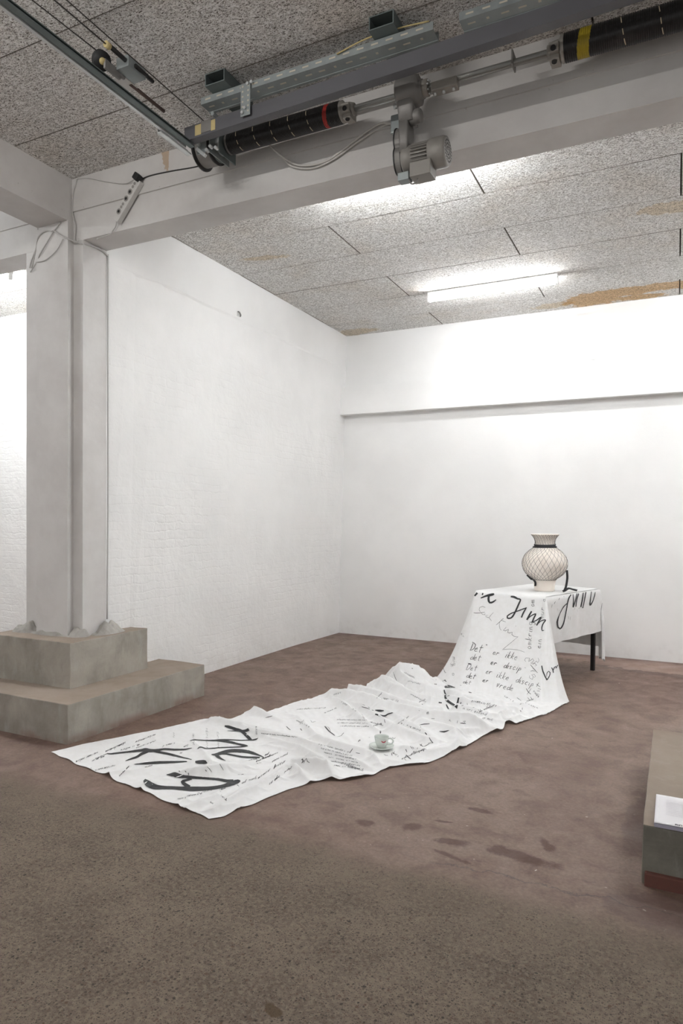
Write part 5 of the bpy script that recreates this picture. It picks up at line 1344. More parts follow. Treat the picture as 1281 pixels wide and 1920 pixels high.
27 -3001 2894 6 1 -9 0 6 -5 0 -1 6 0 -11 15 0 -4 0 0 2 -7 0
22 -2990 2856 6 -16 21 -1 -2 -2 0
24 -2983 2845 6 2 -2 0
30 -2993 2852 5 -16 18 0 1 -4 0 16 -22 1 -15 17 -1
30 -2993 2839 6 -17 21 -1
30 -2998 2848 5 8 -15 1 -18 22 -1
27 -2996 2841 5 5 -12 1 -16 20 -1
22 -2993 2827 6 -18 20 -1
21 -3000 2836 6 7 -13 0 0 -5 0
22 -2987 2799 6 -16 19 0
26 -2993 2806 6 6 -14 0 -14 17 0 -1 -2 0
20 -2989 2788 6 -16 18 0
22 -2995 2794 6 8 -11 0 -16 18 0
24 -2995 2791 6 8 -13 0 -18 18 0
21 -2972 2755 5 -31 38 1 -2 -4 0 10 -15 -1 4 2 1
20 -2989 2762 5 -17 21 1
24 -2997 2772 5 7 -12 0 -1 -3 0
32 -2988 2749 5 -13 17 0
28 -2992 2756 5 7 -11 0 -19 18 0
32 -2993 2752 5 8 -13 0 -17 19 0
20 -2937 2918 6 3 -10 0 3 -2 0 -1 4 0 -6 10 0 -4 1 1 2 -5 -1
22 -2929 2899 6 -10 14 0
23 -2935 2905 6 6 -11 0 -11 13 0 0 -1 0
22 -2931 2890 6 -13 16 0
21 -2937 2897 6 3 -7 -1 0 -4 0
20 -2932 2873 5 2 3 0 -5 10 0 -6 4 0 3 -7 0 6 -10 0
21 -2916 2852 4 -23 30 1 -2 2 0
19 -2933 2872 4 -12 14 1
19 -2937 2878 5 5 -11 -1 -11 12 1 0 -2 0
22 -2930 2853 4 0 4 0 -7 9 0 -3 4 1 4 -9 -1
24 -2929 2851 4 -12 14 1 1 -2 -1
19 -2931 2850 4 -13 15 1
20 -2935 2856 4 4 -10 1 -10 12 0 -2 -1 0
19 -2929 2836 5 -13 17 0 0 -2 0
18 -2923 2827 5 -1 0 0
24 -2936 2840 5 2 -8 1 4 -5 0 -2 7 -1 -7 9 0 -3 2 0 2 -7 1
25 -2979 3103 6 0 6 0 -6 9 0 -5 1 0 -8 11 0 1 5 0
31 -2962 3072 6 -32 46 0 2 -9 1 9 -14 0 5 0 -1
36 -2977 3072 6 3 4 0 -10 15 0 -7 7 1 6 -15 -1
34 -2975 3070 6 -15 19 0 -1 -1 0
30 -2975 3065 6 -15 20 0
39 -2980 3073 6 6 -14 0 -16 21 0
39 -2981 3069 6 9 -15 0 -17 20 0
31 -2973 3051 6 -17 19 0 2 -6 0 15 -22 0 -18 20 0
23 -2974 3037 6 -14 17 0 -2 -3 0 17 -23 0 -14 18 0
27 -2954 2996 5 -32 43 1 0 -6 -1 9 -13 0 3 2 0
20 -2972 3008 5 -18 24 0
27 -2983 3020 5 8 -12 0 0 -5 0
28 -2972 2994 5 -16 23 0
29 -2978 3003 5 7 -14 0 -16 21 0
35 -2979 2998 5 9 -14 0 -15 19 0
24 -2971 2980 5 -18 23 0
23 -2975 2987 5 4 -12 0 -15 18 0 2 -5 0
29 -2969 2963 6 -13 18 -1 0 -5 1 16 -22 0 -15 17 0
37 -2964 2946 6 -16 18 0 1 -4 0 15 -23 0 -16 21 0
25 -2912 2875 6 -12 15 0
36 -2917 2882 6 5 -10 -1 -11 14 1
33 -2918 2879 5 6 -9 0 -12 12 0
33 -2917 2869 5 -9 13 0 -3 1 0
32 -2911 2861 5 1 -2 0
23 -2915 2856 4 2 3 1 -8 10 0 -4 4 0 3 -8 -1
22 -2914 2854 4 -11 14 0 -2 0 0
37 -2924 2843 4 3 -9 1 5 -3 0 -2 5 0 -9 11 -1 -3 1 0 3 -8 1
26 -2918 2826 5 -12 16 0
21 -2921 2832 5 4 -9 0 -12 11 0 1 0 0
21 -2919 2807 6 -11 16 0
20 -2923 2814 6 5 -11 0 -11 13 0 0 -2 0
23 -2920 2800 6 -1 -4 0 6 -6 0 -1 6 0 -8 10 0 -4 1 0 1 -6 0
28 -2881 3118 7 3 1 0 -6 13 0 -7 6 0 3 -8 0 8 -13 0
26 -2867 3095 6 -20 32 1 -6 5 0
27 -2879 3113 7 -13 17 0
25 -2884 3119 7 3 -8 0 -13 17 0
24 -2887 3117 7 5 -9 0 -13 16 0
22 -2887 3086 6 -13 19 0
20 -2891 3095 6 2 -8 0 -1 -5 0
21 -2891 3074 6 1 2 0 -4 9 0 -6 6 0 0 -4 0
24 -2893 3060 6 -12 16 0
23 -2897 3065 6 4 -8 0 -12 16 0
27 -2897 3062 6 3 -8 0 -11 14 0
21 -2892 3048 6 -13 16 0 2 -5 0 7 -14 0 -10 14 0
19 -2885 3024 5 -24 33 1 -1 -3 0 6 -9 0 6 -2 0
27 -2893 3028 5 -15 16 0 14 -24 0
25 -2910 3034 5 -1 -5 0 5 -5 0 0 5 0 -8 10 0 -1 0 0 0 -6 0
19 -2901 3013 5 -11 15 0
19 -2907 3020 5 5 -10 0 -1 -2 0
30 -2907 3007 5 -10 13 0 -1 -2 0 12 -18 0 -12 16 0
23 -2922 3311 6 -17 22 0 2 -6 0 14 -24 0 -16 22 0
28 -2926 3301 6 -16 23 0
23 -2933 3312 6 6 -14 0 -15 20 0 -1 -3 0
20 -2928 3289 6 -14 22 0
23 -2935 3300 6 5 -11 -1 1 -6 0
27 -2918 3258 5 -27 42 0 -3 -3 0 9 -14 0 5 -1 0
36 -2934 3260 5 3 2 0 -9 14 0 -7 9 0 6 -14 0
31 -2932 3256 5 -14 21 0 0 -1 0
23 -2931 3251 5 -13 20 0
23 -2937 3260 5 7 -12 0 0 -5 1
29 -2930 3236 5 -14 21 1
28 -2938 3247 6 5 -10 -1 -1 -5 1
26 -2929 3222 6 -14 21 -1
30 -2934 3229 5 7 -13 0 -19 23 0
27 -2935 3227 5 7 -15 0 -15 19 0
30 -2937 3219 5 0 -9 0 7 -6 0 -4 8 0 -7 12 0 -3 2 0 0 -6 0
29 -2939 3209 5 2 -11 0 8 -8 0 -3 7 0 -11 17 0 -4 1 0 5 -11 0
24 -2938 3182 5 2 4 0 -10 17 0 -7 6 0 9 -17 0
25 -2936 3179 5 -14 20 0 0 -2 0
26 -2934 3166 5 3 2 0 -11 16 0 -4 5 0 0 -7 0
23 -2936 3162 5 -16 22 0
25 -2939 3169 5 5 -13 0 -18 24 0
26 -2941 3165 5 6 -13 0 -14 19 0
24 -2846 3222 7 0 2 0 -4 10 0 -6 5 0 1 -6 0
22 -2840 3210 6 -12 14 0 14 -23 0
24 -2853 3216 6 1 -7 0 4 -5 0 -2 6 0 -6 10 0 -2 0 0 0 -5 0
19 -2845 3195 6 -10 14 0 2 -5 0 8 -16 0 -9 14 0
22 -2843 3182 6 -13 18 0
22 -2848 3190 6 4 -8 0 -10 13 0
21 -2849 3187 6 5 -9 0 -11 14 0
22 -2851 3174 6 1 -7 0 2 -3 0 -1 6 0 -7 10 0 0 0 0 -1 -7 0
22 -2849 3162 6 0 -6 0 4 -5 0 -1 4 0 -6 11 0 -4 3 0 2 -8 0
19 -2850 3141 6 -11 16 0
19 -2855 3149 6 6 -10 0 -2 -2 0
20 -2851 3133 6 -10 13 0 0 -3 0 10 -15 0 -10 12 0
19 -2854 3129 6 -1 -6 0 3 -3 0 1 3 0 -7 11 0 -3 0 0 1 -5 0
19 -2856 3120 6 0 -7 0 4 -3 -1 -1 5 1 -6 9 0 -2 1 0 0 -6 0
20 -2855 3110 6 1 -6 0 4 -6 -1 -1 6 0 -7 9 1 -2 1 0 2 -6 0
19 -2851 3094 6 -9 11 0 -2 -1 0 11 -17 0 -10 14 0
20 -2853 3080 6 0 3 0 -5 10 0 -4 4 0 1 -7 0
19 -2853 3076 6 -10 13 0 -1 -2 0 11 -16 0 -11 14 0
18 -2841 2709 5 4 -1 0 -3 4 0 -5 2 0 -3 5 0 4 0 0
22 -2857 2714 5 -2 -2 0
23 -2866 2713 5 -2 1 0
18 -2758 2803 6 2 -8 0 3 -6 0 -1 7 0 -7 11 0 -2 0 0 -1 -4 0
26 -2761 2785 5 4 2 1 -7 12 0 -6 3 0 3 -10 -1
25 -2759 2782 5 -13 16 1 -1 -1 0
18 -2758 2776 5 -11 17 0
19 -2764 2785 5 5 -9 0 -3 -2 0
18 -2762 2768 5 -11 17 0
21 -2768 2776 5 6 -9 0 -2 -3 0
22 -2765 2761 5 -16 17 0 17 -27 0
22 -2772 2753 5 -10 16 0 -1 -2 0
22 -2766 2745 5 2 -2 0
21 -2772 2749 5 -12 16 0
24 -2776 2755 5 3 -9 0 -11 15 0
23 -2778 2752 5 6 -9 0 -15 15 0
22 -2776 2740 5 -12 17 0
19 -2782 2749 5 6 -10 0 -2 -3 0
21 -2783 2728 4 4 3 1 -8 12 0 -5 4 0 5 -10 0
20 -2782 2728 4 -10 14 1 -2 -2 0
20 -2783 2725 4 -13 14 1 0 -2 0 9 -15 -1 -12 15 1
22 -2785 2715 4 -12 15 1
21 -2789 2721 4 2 -8 0 -12 15 0 1 -3 0
18 -2791 2709 4 -10 16 0
18 -2795 2716 4 4 -8 0 -1 -4 0
20 -2793 2701 4 -12 15 0
22 -2796 2706 4 2 -8 0 -12 12 0 1 -1 0
26 -2671 2815 6 -16 21 -1
24 -2677 2823 6 10 -16 0 -14 17 0 3 -4 0
26 -2662 2795 7 -15 21 -1
24 -2668 2804 7 10 -16 0 -17 21 0
31 -2665 2798 7 11 -18 1 -16 20 -1
29 -2613 2725 23 -3 6 4 1 -3 -1 1 -8 -6 -2 6 5
29 -2617 2721 22 1 -6 -3 1 -1 -1 -1 3 2 -1 6 4 -1 -2 -1 0 -4 -2
23 -2615 2708 15 -3 8 5
25 -2617 2712 17 2 -7 -3 -3 7 4
22 -2616 2708 15 2 -6 -2 -5 7 4
22 -2613 2694 10 -5 10 5 0 -1 0
20 -2610 2690 9 0 -3 -1
20 -2617 2696 12 2 -7 -2 3 -3 -2 -2 5 2 -4 7 3 0 0 0 0 -6 -2
19 -2705 3236 8 -12 18 1
19 -2710 3243 9 2 -8 -1 -8 11 2 0 -1 0
19 -2721 3227 6 -4 12 2 -1 0 0
19 -2714 3218 6 0 -2 0
19 -2719 3221 6 -9 15 2
20 -2724 3229 7 4 -11 -1 -10 16 1
19 -2725 3225 6 2 -9 0 -10 15 1
28 -2726 3216 6 -8 14 1
24 -2729 3222 6 3 -10 0 -11 17 1
22 -2731 3218 6 4 -8 0 -11 15 1
20 -2724 3201 6 -14 19 1 11 -26 -1
20 -2729 3194 6 -10 15 0 -1 -2 0 8 -17 -1 -11 17 1
19 -2738 3173 5 0 4 0 -4 10 1 -5 7 0 2 -8 0 5 -12 0
19 -2725 3152 5 -21 33 1 -4 2 0
23 -2578 2900 6 -1 -7 0 5 -6 0 -2 8 0 -6 9 0 -3 2 0 -1 -5 0
28 -2572 2879 7 -11 16 -1 -1 -1 0
30 -2566 2868 8 0 0 0
19 -2579 2881 6 -10 15 0
19 -2583 2886 6 5 -9 0 -12 16 0
20 -2583 2882 6 4 -9 0 -12 16 0
36 -2579 2869 7 -9 15 -1
31 -2583 2877 6 3 -9 1 -1 -4 0
20 -2578 2857 7 -12 17 -1 0 -3 0 11 -19 2 -14 18 -2
20 -2581 2849 8 -13 18 -2 0 -3 0 11 -17 2 -13 16 -2
20 -2602 3226 7 -14 29 6 -3 -4 -2 2 -6 -2 5 -1 0
30 -2618 3240 8 -3 -6 -1 6 -6 0 -2 7 0 -2 9 2 -4 2 0 -1 -6 -1
30 -2615 3220 6 -12 19 2
40 -2619 3228 7 2 -11 -1 -10 15 1 0 -3 -1
21 -2562 3129 5 -10 19 1
22 -2566 3137 5 3 -11 0 -9 17 1
19 -2565 3131 5 2 -9 0 -10 15 0
24 -2569 3117 6 3 0 -1 -5 13 0 -7 7 1 0 -6 0
21 -2852 3409 6 -12 -1 -1
23 -2858 3409 5 13 -7 0 -10 -3 0
20 -2848 3400 5 11 -8 0 -8 -3 0
20 -2825 3378 5 -12 1 0
20 -2829 3379 5 10 -9 1 -9 -1 -1
20 -2821 3369 5 12 -8 1 -8 -3 -1
21 -2802 3352 6 -8 -2 -1 7 -9 0 14 -5 1 -8 -2 -1
20 -2711 3428 6 -8 11 0 -11 7 0 1 -7 0 11 -13 0
20 -2708 3420 7 13 -16 0 1 3 0 -8 10 0 -9 1 0 4 -7 0 11 -11 0
19 -2678 3390 7 -8 -3 0 8 -10 0 14 -5 1 -8 -4 0
19 -2623 3320 15 -11 0 0
19 -2627 3319 15 11 -8 1 10 -12 1
22 -2598 3290 17 -14 4 -3 6 -6 0 17 -10 2 -12 4 -3
23 -2572 3257 14 -3 5 2 -12 9 -2 -2 -4 -1 8 -10 0
20 -2723 3580 6 -11 -1 -1
20 -2728 3580 6 12 -8 -1 -9 -3 0
20 -2719 3570 5 10 -8 0 -7 -5 0
20 -2683 3527 5 -9 14 0 -12 7 0 0 -7 0 10 -11 0 12 -5 0
20 -2665 3521 5 -25 5 0 2 -4 0
20 -2674 3517 5 -13 3 0 4 -7 0
20 -2666 3514 5 2 -1 0
23 -2660 3503 5 -9 -7 0 26 -13 1
20 -2637 3470 6 -12 0 0
20 -2643 3470 6 10 -5 0 9 -13 0
19 -2601 3423 6 -9 12 0 -10 4 0 1 -6 0 12 -11 0
19 -2600 3422 6 -8 -2 0 3 -5 0
19 -2577 3393 6 -11 -1 0
19 -2582 3393 6 12 -10 0 -6 -5 0 4 -5 0
19 -2555 3364 7 -8 -3 0 7 -10 0 13 -2 0 -8 -5 0
19 -2536 3339 7 -9 -2 0
19 -2540 3339 7 12 -9 0 -6 -7 0 4 -5 1
19 -2511 3308 8 -11 0 0
19 -2517 3309 8 15 -16 4 9 -10 0
22 -2476 3260 11 -9 14 -1 -3 0 0 7 -13 2 -5 2 0 -9 12 -1
20 -2601 3536 6 -8 11 0 -4 0 0 4 -10 0 -5 2 0 -8 11 0
20 -2581 3525 5 -22 2 1 7 -13 -1 10 -3 0 -6 12 0
22 -2574 3501 5 -7 -3 0 6 -9 0 14 -4 0 -9 -4 0
19 -2553 3473 5 -11 1 0
19 -2559 3474 5 9 -7 0 9 -11 0
19 -2521 3429 5 -7 12 0 -11 4 0 1 -6 0 12 -10 0
19 -2519 3427 5 -8 -1 0 3 -5 0
19 -2512 3419 5 -11 -1 0
19 -2516 3420 5 11 -11 0 -7 -6 0 5 -4 0
19 -2487 3387 6 -13 2 0 4 -5 0
19 -2481 3385 6 1 0 0
19 -2479 3374 6 -9 -1 0
19 -2482 3375 6 11 -11 0 -6 -6 0 4 -3 0
19 -2457 3346 7 -12 1 0
19 -2464 3346 7 10 -6 0 8 -10 0
19 -2442 3319 7 9 -11 -1 2 3 0 -6 6 1 -7 2 0 3 -8 0 6 -7 -1
21 -2414 3687 34 3 -4 -5 3 2 1 -3 2 3 -6 -1 1 0 -2 -2 2 -3 -4
21 -2404 3680 23 -9 -2 2 0 -2 -2
20 -2343 3595 53 1 -1 0
21 -2353 3593 50 6 -4 -4 4 1 1 -5 2 2 -7 2 1 -1 -2 -3 4 -3 -3
19 -2341 3585 41 -11 2 0 1 -2 -1
19 -2334 3584 41 0 0 -1
20 -2338 3582 37 -11 1 -1
21 -2342 3583 37 5 -3 -3 -9 -1 -2 1 -1 -1
22 -2333 3576 30 -12 0 -1
20 -2338 3576 30 6 -2 -3 -8 -1 -2 0 -2 -1
31 -2094 3209 19 11 -27 -3 0 6 -1 -3 10 1 -1 -3 1
27 -2086 3202 16 0 9 -1 -2 3 1 0 -5 0 4 -10 -1 1 1 0 -1 8 0
26 -2084 3223 16 -1 -4 1 2 -8 -3 2 -1 -1 -1 8 2
26 -2085 3227 15 4 -11 -2 1 1 0
32 -2087 3243 13 -1 -4 1 6 -16 1 3 -3 -1 0 6 0
24 -2090 3260 11 -1 -4 0 7 -14 2 5 -7 0 -3 10 -1
28 -2091 3268 10 11 -22 2
22 -2086 3259 11 -3 12 -2 9 -19 2 0 4 0
21 -2092 3293 7 0 -6 1 6 -16 1 4 -5 1 -3 11 -2 -6 15 -1
19 -2103 3319 6 18 -41 2 2 -2 0
32 -2091 3295 7 11 -22 1
29 -2086 3287 7 -4 11 0 10 -19 1
24 -2086 3291 7 -4 14 0 9 -20 0
34 -2093 3313 6 8 -16 1 1 2 0 -8 22 -1 9 -19 1
33 -2087 3327 6 0 -5 0 4 -14 0 3 -5 0 0 10 0 -6 16 0
34 -2096 3353 5 15 -37 1 2 -3 0
24 -2138 3213 14 26 -40 12 -3 7 -2 -20 37 -10 25 -40 11
22 -2129 3215 15 24 -44 12
23 -2122 3201 18 -6 13 -3 5 -2 2
26 -2130 3227 14 24 -40 10
30 -2124 3217 16 -4 12 -2 20 -32 8 2 -2 1
31 -2119 3224 16 18 -30 7 -20 41 -8
26 -2112 3225 18 13 -26 4
29 -2103 3209 21 -8 17 -4 13 -21 4
27 -2102 3212 21 -7 17 -4 12 -22 3
18 -2083 3260 10 -1 11 -1 -5 7 0 3 -11 1 6 -14 1 1 1 0 1 7 -1
18 -2092 3289 8 10 -17 1 -1 4 -1 -9 22 -1 11 -20 1
20 -2089 3299 7 9 -17 1 -2 5 -1 -6 20 -1 9 -17 1
20 -2086 3319 6 -2 -4 0 5 -13 1 4 -6 0 -3 11 -1 -4 13 0
21 -2097 3346 6 16 -37 0 2 -3 0
18 -2086 3322 6 8 -18 0
21 -2083 3316 6 -2 9 0 9 -17 0
19 -2082 3319 6 -3 11 0 9 -15 0
18 -2084 3335 6 7 -19 0
18 -2081 3327 6 -4 14 -1 8 -18 1
20 -2081 3332 6 -3 11 -1 8 -14 1
18 -2081 3353 5 -2 -3 0 4 -13 0 5 -6 0 -4 14 0
18 -2083 3356 5 9 -17 0 0 1 0
21 -2076 3349 5 -2 10 0 -3 5 0 1 -7 0 5 -12 0 3 -1 0 -2 9 0
18 -2083 3376 5 7 -16 0 2 3 0 -8 21 0 9 -18 0
19 -2079 3393 5 -1 -4 0 4 -9 0 1 1 0 4 -9 0 0 -4 0
21 -2078 3397 5 7 -13 0 0 4 0 -6 17 1 7 -16 -1
40 -2119 3336 6 10 -23 0
39 -2117 3328 6 -2 13 0 10 -21 0
32 -2116 3333 6 -1 11 0 10 -20 0
42 -2114 3355 6 -1 -5 0 4 -12 0 3 -6 0 0 9 0 -5 16 0
42 -2124 3383 6 17 -41 0 1 -1 0
20 -2026 3263 6 11 -20 -1 -13 35 1
25 -2025 3279 6 10 -21 0 -13 36 -1
21 -2021 3283 5 0 8 0 -3 7 0 0 -7 0 5 -13 0 4 -2 0 -2 9 0
18 -2025 3307 5 9 -20 0
18 -2020 3298 5 -5 14 1 10 -20 -1
18 -2022 3305 5 -2 11 1 8 -17 0
18 -2022 3327 6 1 -5 0 5 -15 0 3 -4 0 -3 12 0
18 -2021 3328 6 7 -17 0 1 1 0
20 -2021 3348 6 10 -23 0
24 -2016 3337 6 -4 13 0 2 4 0
21 -2016 3365 6 0 -6 1 3 -8 -1 0 2 0 5 -9 0 -2 -5 0
20 -2020 3378 6 11 -23 0
18 -2014 3366 6 -6 17 -1 11 -23 1
19 -2015 3373 6 -6 17 -1 12 -23 1
21 -2015 3385 5 -1 10 0 -5 7 0 2 -8 0 7 -15 0 3 -3 0 -3 13 0
26 -2020 3421 8 12 -35 -3 -1 8 0 -3 11 0 -4 0 0
25 -1995 2929 6 -1 -5 0 6 -15 0 4 -5 0 -3 13 0
29 -1994 2930 6 8 -18 0 1 0 0
26 -1990 2941 6 -4 -3 0 4 -13 0 7 -8 0 -2 10 0 -6 17 0
32 -2002 2969 6 18 -41 0 2 -2 0
24 -1987 2974 6 11 -21 0
23 -1982 2964 6 -2 13 0 9 -16 1 0 3 0
28 -1976 2988 7 -3 -3 0 4 -14 0 6 -7 0 -3 12 0
24 -1977 2993 7 10 -22 0 0 2 0
17 -1973 2986 7 2 8 0 -4 7 0 1 -7 0 5 -14 0 3 -1 0 0 8 0
26 -1981 3030 8 10 -25 -1 8 -18 0 4 3 0 -5 14 1 -7 2 -1
28 -1957 3015 8 11 -22 1
29 -1954 3007 8 -2 12 1 9 -20 0
28 -1953 3013 9 -4 12 0 9 -20 0
20 -1959 3037 9 10 -24 0 3 1 0
19 -1964 3049 9 -2 3 -1
27 -1958 3054 9 -2 -4 0 7 -16 0 4 -9 0 -1 11 1
22 -1961 3064 8 10 -21 1 -2 8 0 -11 28 -1 12 -23 1
24 -1962 3081 8 12 -25 1
28 -1957 3072 8 -7 18 -1 12 -21 2 -1 3 -1
24 -1967 3106 7 11 -24 1
28 -1961 3094 7 -8 21 0 10 -21 0 0 4 0
26 -1966 3122 7 11 -22 1 -3 8 0 -11 28 -1 12 -26 1
20 -1972 3149 6 12 -28 1
18 -1966 3135 7 -7 18 -1 0 7 0
27 -1970 3194 6 12 -27 2 3 3 0 -15 37 -2 14 -30 2
27 -1968 3226 6 -1 -4 0 4 -19 0 7 -9 1 -1 11 0
32 -1968 3239 6 12 -32 1 2 2 0
31 -1974 3255 6 -2 4 0
25 -1971 3256 6 18 -34 1 -18 50 -1
23 -1967 3271 6 17 -30 1 -17 50 0
32 -1962 3289 6 11 -31 1
37 -1958 3276 6 -5 15 1 3 6 1
26 -1851 2960 18 5 -16 -5 1 3 0
29 -1852 2968 20 0 2 1
30 -1850 2969 18 6 -13 -4 -3 12 2 -4 16 5
35 -1848 2996 19 1 13 2 -2 2 2 1 -9 -2 2 -8 -3 1 0 -1 -1 9 2
36 -1851 3032 33 3 -14 -8 3 -11 -6 0 8 1 -1 11 4 -1 -7 1
32 -1845 3033 23 1 7 4 -4 8 -1 2 -12 1 1 -9 -5 0 5 -1 2 5 3
30 -1853 3111 27 6 -20 -4
30 -1850 3101 25 -2 13 1 0 9 0
28 -1855 3136 29 5 -14 -6 -2 14 3 -3 16 5
26 -1853 3153 29 3 -11 -6 -1 7 1 3 11 8 -2 -6 -8
24 -1842 3168 38 -4 -2 -3 -1 -3 -2 3 1 0 -1 -3 -4 -2 -3 -2
24 -2281 3299 5 6 -13 0
26 -2278 3293 5 -2 8 0 2 0 0
20 -2282 3315 5 13 -26 0 2 3 0 -4 8 0 -3 0 0
29 -2269 3301 5 1 4 0 -2 5 0 -1 -4 0 4 -9 0 2 -1 0 0 5 0
20 -2270 3311 5 3 3 0 -3 5 0 0 -4 0 3 -8 0 3 -2 0 0 4 0
18 -2264 3324 6 -3 -2 -1 3 -5 0 3 -2 0 1 -4 0 -2 -2 0
18 -2258 3327 6 7 -12 0 0 3 0 -5 12 0 7 -13 0
27 -2256 3334 6 6 -11 0 2 1 0 -5 14 0 7 -14 0
19 -2250 3336 6 0 4 0 -3 5 -1 1 -5 1 2 -7 0 4 -3 0 -1 6 0
18 -2248 3347 5 4 -13 1 3 0 0
18 -2252 3354 5 0 1 0
22 -2248 3351 5 8 -14 1
22 -2245 3344 5 -2 9 0 8 -15 1
20 -2245 3348 5 -2 7 0 9 -14 1
22 -2237 3352 5 -4 0 0 4 -6 0 1 0 1 2 -6 0 0 -3 0
21 -2153 2604 9 9 -14 1
20 -2149 2598 9 -3 8 0 11 -15 2 2 0 1
24 -2149 2608 9 16 -20 4 -13 23 -3
17 -2136 2600 12 3 1 1 -6 8 -2 0 -4 0 8 -12 3 8 -7 3 -3 6 -1
18 -2138 2613 11 18 -24 8 -16 29 -7
22 -2118 2595 19 15 -12 9 -18 21 -10 -4 2 -2 21 -29 11 3 -2 0 1 4 1
24 -2096 2593 27 -2 0 0 3 -8 1 2 -2 -1 1 3 0
18 -2116 2634 20 18 -26 7
25 -2103 2616 26 -9 16 -5 15 -23 7
25 -2098 2613 29 -5 11 -3 8 -11 1
23 -2096 2616 28 1 5 0 -6 7 -2 1 -5 1 5 -7 1 1 0 -1 0 4 0
21 -2096 2626 27 0 5 -1 -3 4 0 0 -4 0 4 -7 1 2 0 -1 0 4 0
18 -2094 2635 26 2 -6 -2 1 3 0 -3 8 1 3 -7 -2
18 -2093 2643 25 4 -6 -3 -4 12 2
27 -2090 2653 22 -1 -2 1 1 -3 -1 1 1 -1 1 -3 -1 -1 -2 2
18 -2091 2658 22 3 -6 -2 1 3 0 -3 8 1 4 -6 -2
23 -2084 2667 20 1 5 -1 -4 3 0 2 -6 1 1 -4 -1 2 1 -1 1 3 1
17 -2085 2693 13 -1 -2 1 6 -12 2 3 -3 0 -1 6 -1 -7 12 -2
17 -2097 2716 9 19 -33 6 3 -2 0
21 -2100 2720 8 21 -34 6 1 3 0 -6 13 -3 -2 -1 0
17 -2099 2727 7 1 5 0 -3 3 0 0 -4 0 4 -8 1 4 -2 0 -1 4 -1
16 -2093 2738 6 -2 -2 1 2 -8 0 4 -4 1 0 5 -1 -5 9 0
16 -2099 2751 6 11 -22 1 2 -1 0
18 -2089 2745 7 6 -12 0
19 -2086 2739 7 -1 5 0 2 1 0
17 -2087 2752 7 8 -13 1 -6 18 -1
18 -2078 2759 8 6 -12 0
17 -2075 2753 8 -3 7 0 3 1 0
17 -2070 2756 9 2 4 0 -3 4 -1 -1 -3 0 5 -9 1 3 -1 0 -1 4 0
22 -2010 2749 28 10 -18 4
21 -2005 2740 30 -4 9 -2 2 2 1
28 -2005 2758 29 -1 -2 0 4 -11 2 2 -1 -2 -1 5 0 -3 9 -1
29 -2017 2781 25 14 -29 3 3 -1 0
19 -2004 2760 28 4 -8 -1 0 4 -1 -5 11 1 5 -9 -1
21 -2003 2768 26 -1 6 -1 -2 2 1 1 -4 0 4 -7 0 0 0 -1 -1 7 -1
19 -2004 2778 24 -1 7 -1 -1 3 0 1 -6 1 3 -7 0 0 1 -1 0 6 -1
21 -1973 2708 22 2 -6 -1 1 0 -1
23 -1981 2722 19 1 0 0
21 -1972 2710 21 4 -7 -2 2 0 -2 1 3 3 1 -3 -4
19 -1962 2706 18 2 -6 -3
24 -1962 2704 17 3 1 0 5 -10 -1 4 -3 1
16 -1955 2705 16 8 -16 2
17 -1952 2699 17 2 2 0 23 -35 10 3 -2 2
19 -1920 2665 31 21 -33 10 2 0 -1 -1 7 1 4 -10 -1
33 -1898 2648 41 5 -17 -2 3 1 -2 -1 3 0 -3 2 2
28 -1979 2631 16 4 -9 -1
26 -1978 2628 15 1 4 0 6 -10 -1 1 0 0
18 -1972 2632 14 7 -12 1 5 -4 0 -6 12 -1 9 -14 2
21 -1963 2628 14 13 -19 3 -2 13 1
19 -2017 2824 22 -1 8 -2 -2 3 0 0 -6 1 5 -7 0 0 1 0 -1 4 -1
19 -2030 2858 17 15 -29 2 0 6 0 -2 7 0 -2 -3 0
16 -2019 2848 19 4 -8 -1
18 -2017 2845 18 -1 6 0 4 -6 -1 -1 2 0
18 -2015 2860 16 -2 -1 1 2 -7 0 2 -2 -1 1 4 0
18 -2019 2871 14 9 -15 1 -14 29 -4
16 -2017 2876 12 -3 11 -2 -3 4 -1 3 -8 2 7 -12 2 0 1 0 -1 6 -2
19 -2020 2895 8 8 -16 3 1 -1 0
16 -2024 2903 8 0 1 0
22 -2021 2901 8 10 -19 2
23 -2017 2894 8 -3 8 -1 8 -13 2 -1 3 -1
18 -2015 2909 6 -1 -3 1 3 -8 0 4 -4 1 -2 6 -1 -4 11 -1
16 -2021 2925 6 10 -23 1 3 -3 0
26 -2018 2917 6 6 -11 1 1 3 -1 -5 12 0 7 -12 0
21 -2059 4145 10 4 -11 -1
21 -2057 4141 10 1 4 0 3 -10 -1
21 -2055 4141 10 2 3 1 3 -10 -1
23 -2053 4145 11 3 1 0 -2 5 0 -2 -2 0 3 -7 0 2 -4 -1 2 2 1
21 -2047 4154 10 -2 -2 1 2 -5 0 4 -5 1 1 -5 -1 -2 0 0
21 -2054 4178 8 14 -38 3 2 2 -1 -2 10 0 -4 1 0
21 -2040 4157 9 6 -16 1
21 -2038 4149 10 0 8 -1 6 -16 1
24 -2036 4151 9 -1 7 0 5 -13 0
22 -2032 4160 9 -2 1 0 1 -9 0 4 -6 0 1 3 0
22 -2030 4159 9 6 -14 0
21 -2028 4154 9 0 7 0 6 -14 0 1 0 0
21 -2026 4164 9 6 -15 0
21 -2023 4157 9 -1 6 0 6 -14 0
21 -2021 4157 10 -1 7 0 5 -13 0
23 -2021 4167 10 4 -11 0 1 0 0 -2 12 0 5 -13 0
21 -2015 4167 11 4 -13 -1
21 -2014 4163 10 0 5 1 7 -14 -1 -1 2 1
23 -2008 4164 11 5 -13 0 2 2 0 -3 9 0 4 -10 0
21 -2003 4166 12 5 -13 -1
21 -2001 4160 12 0 4 0 2 1 0
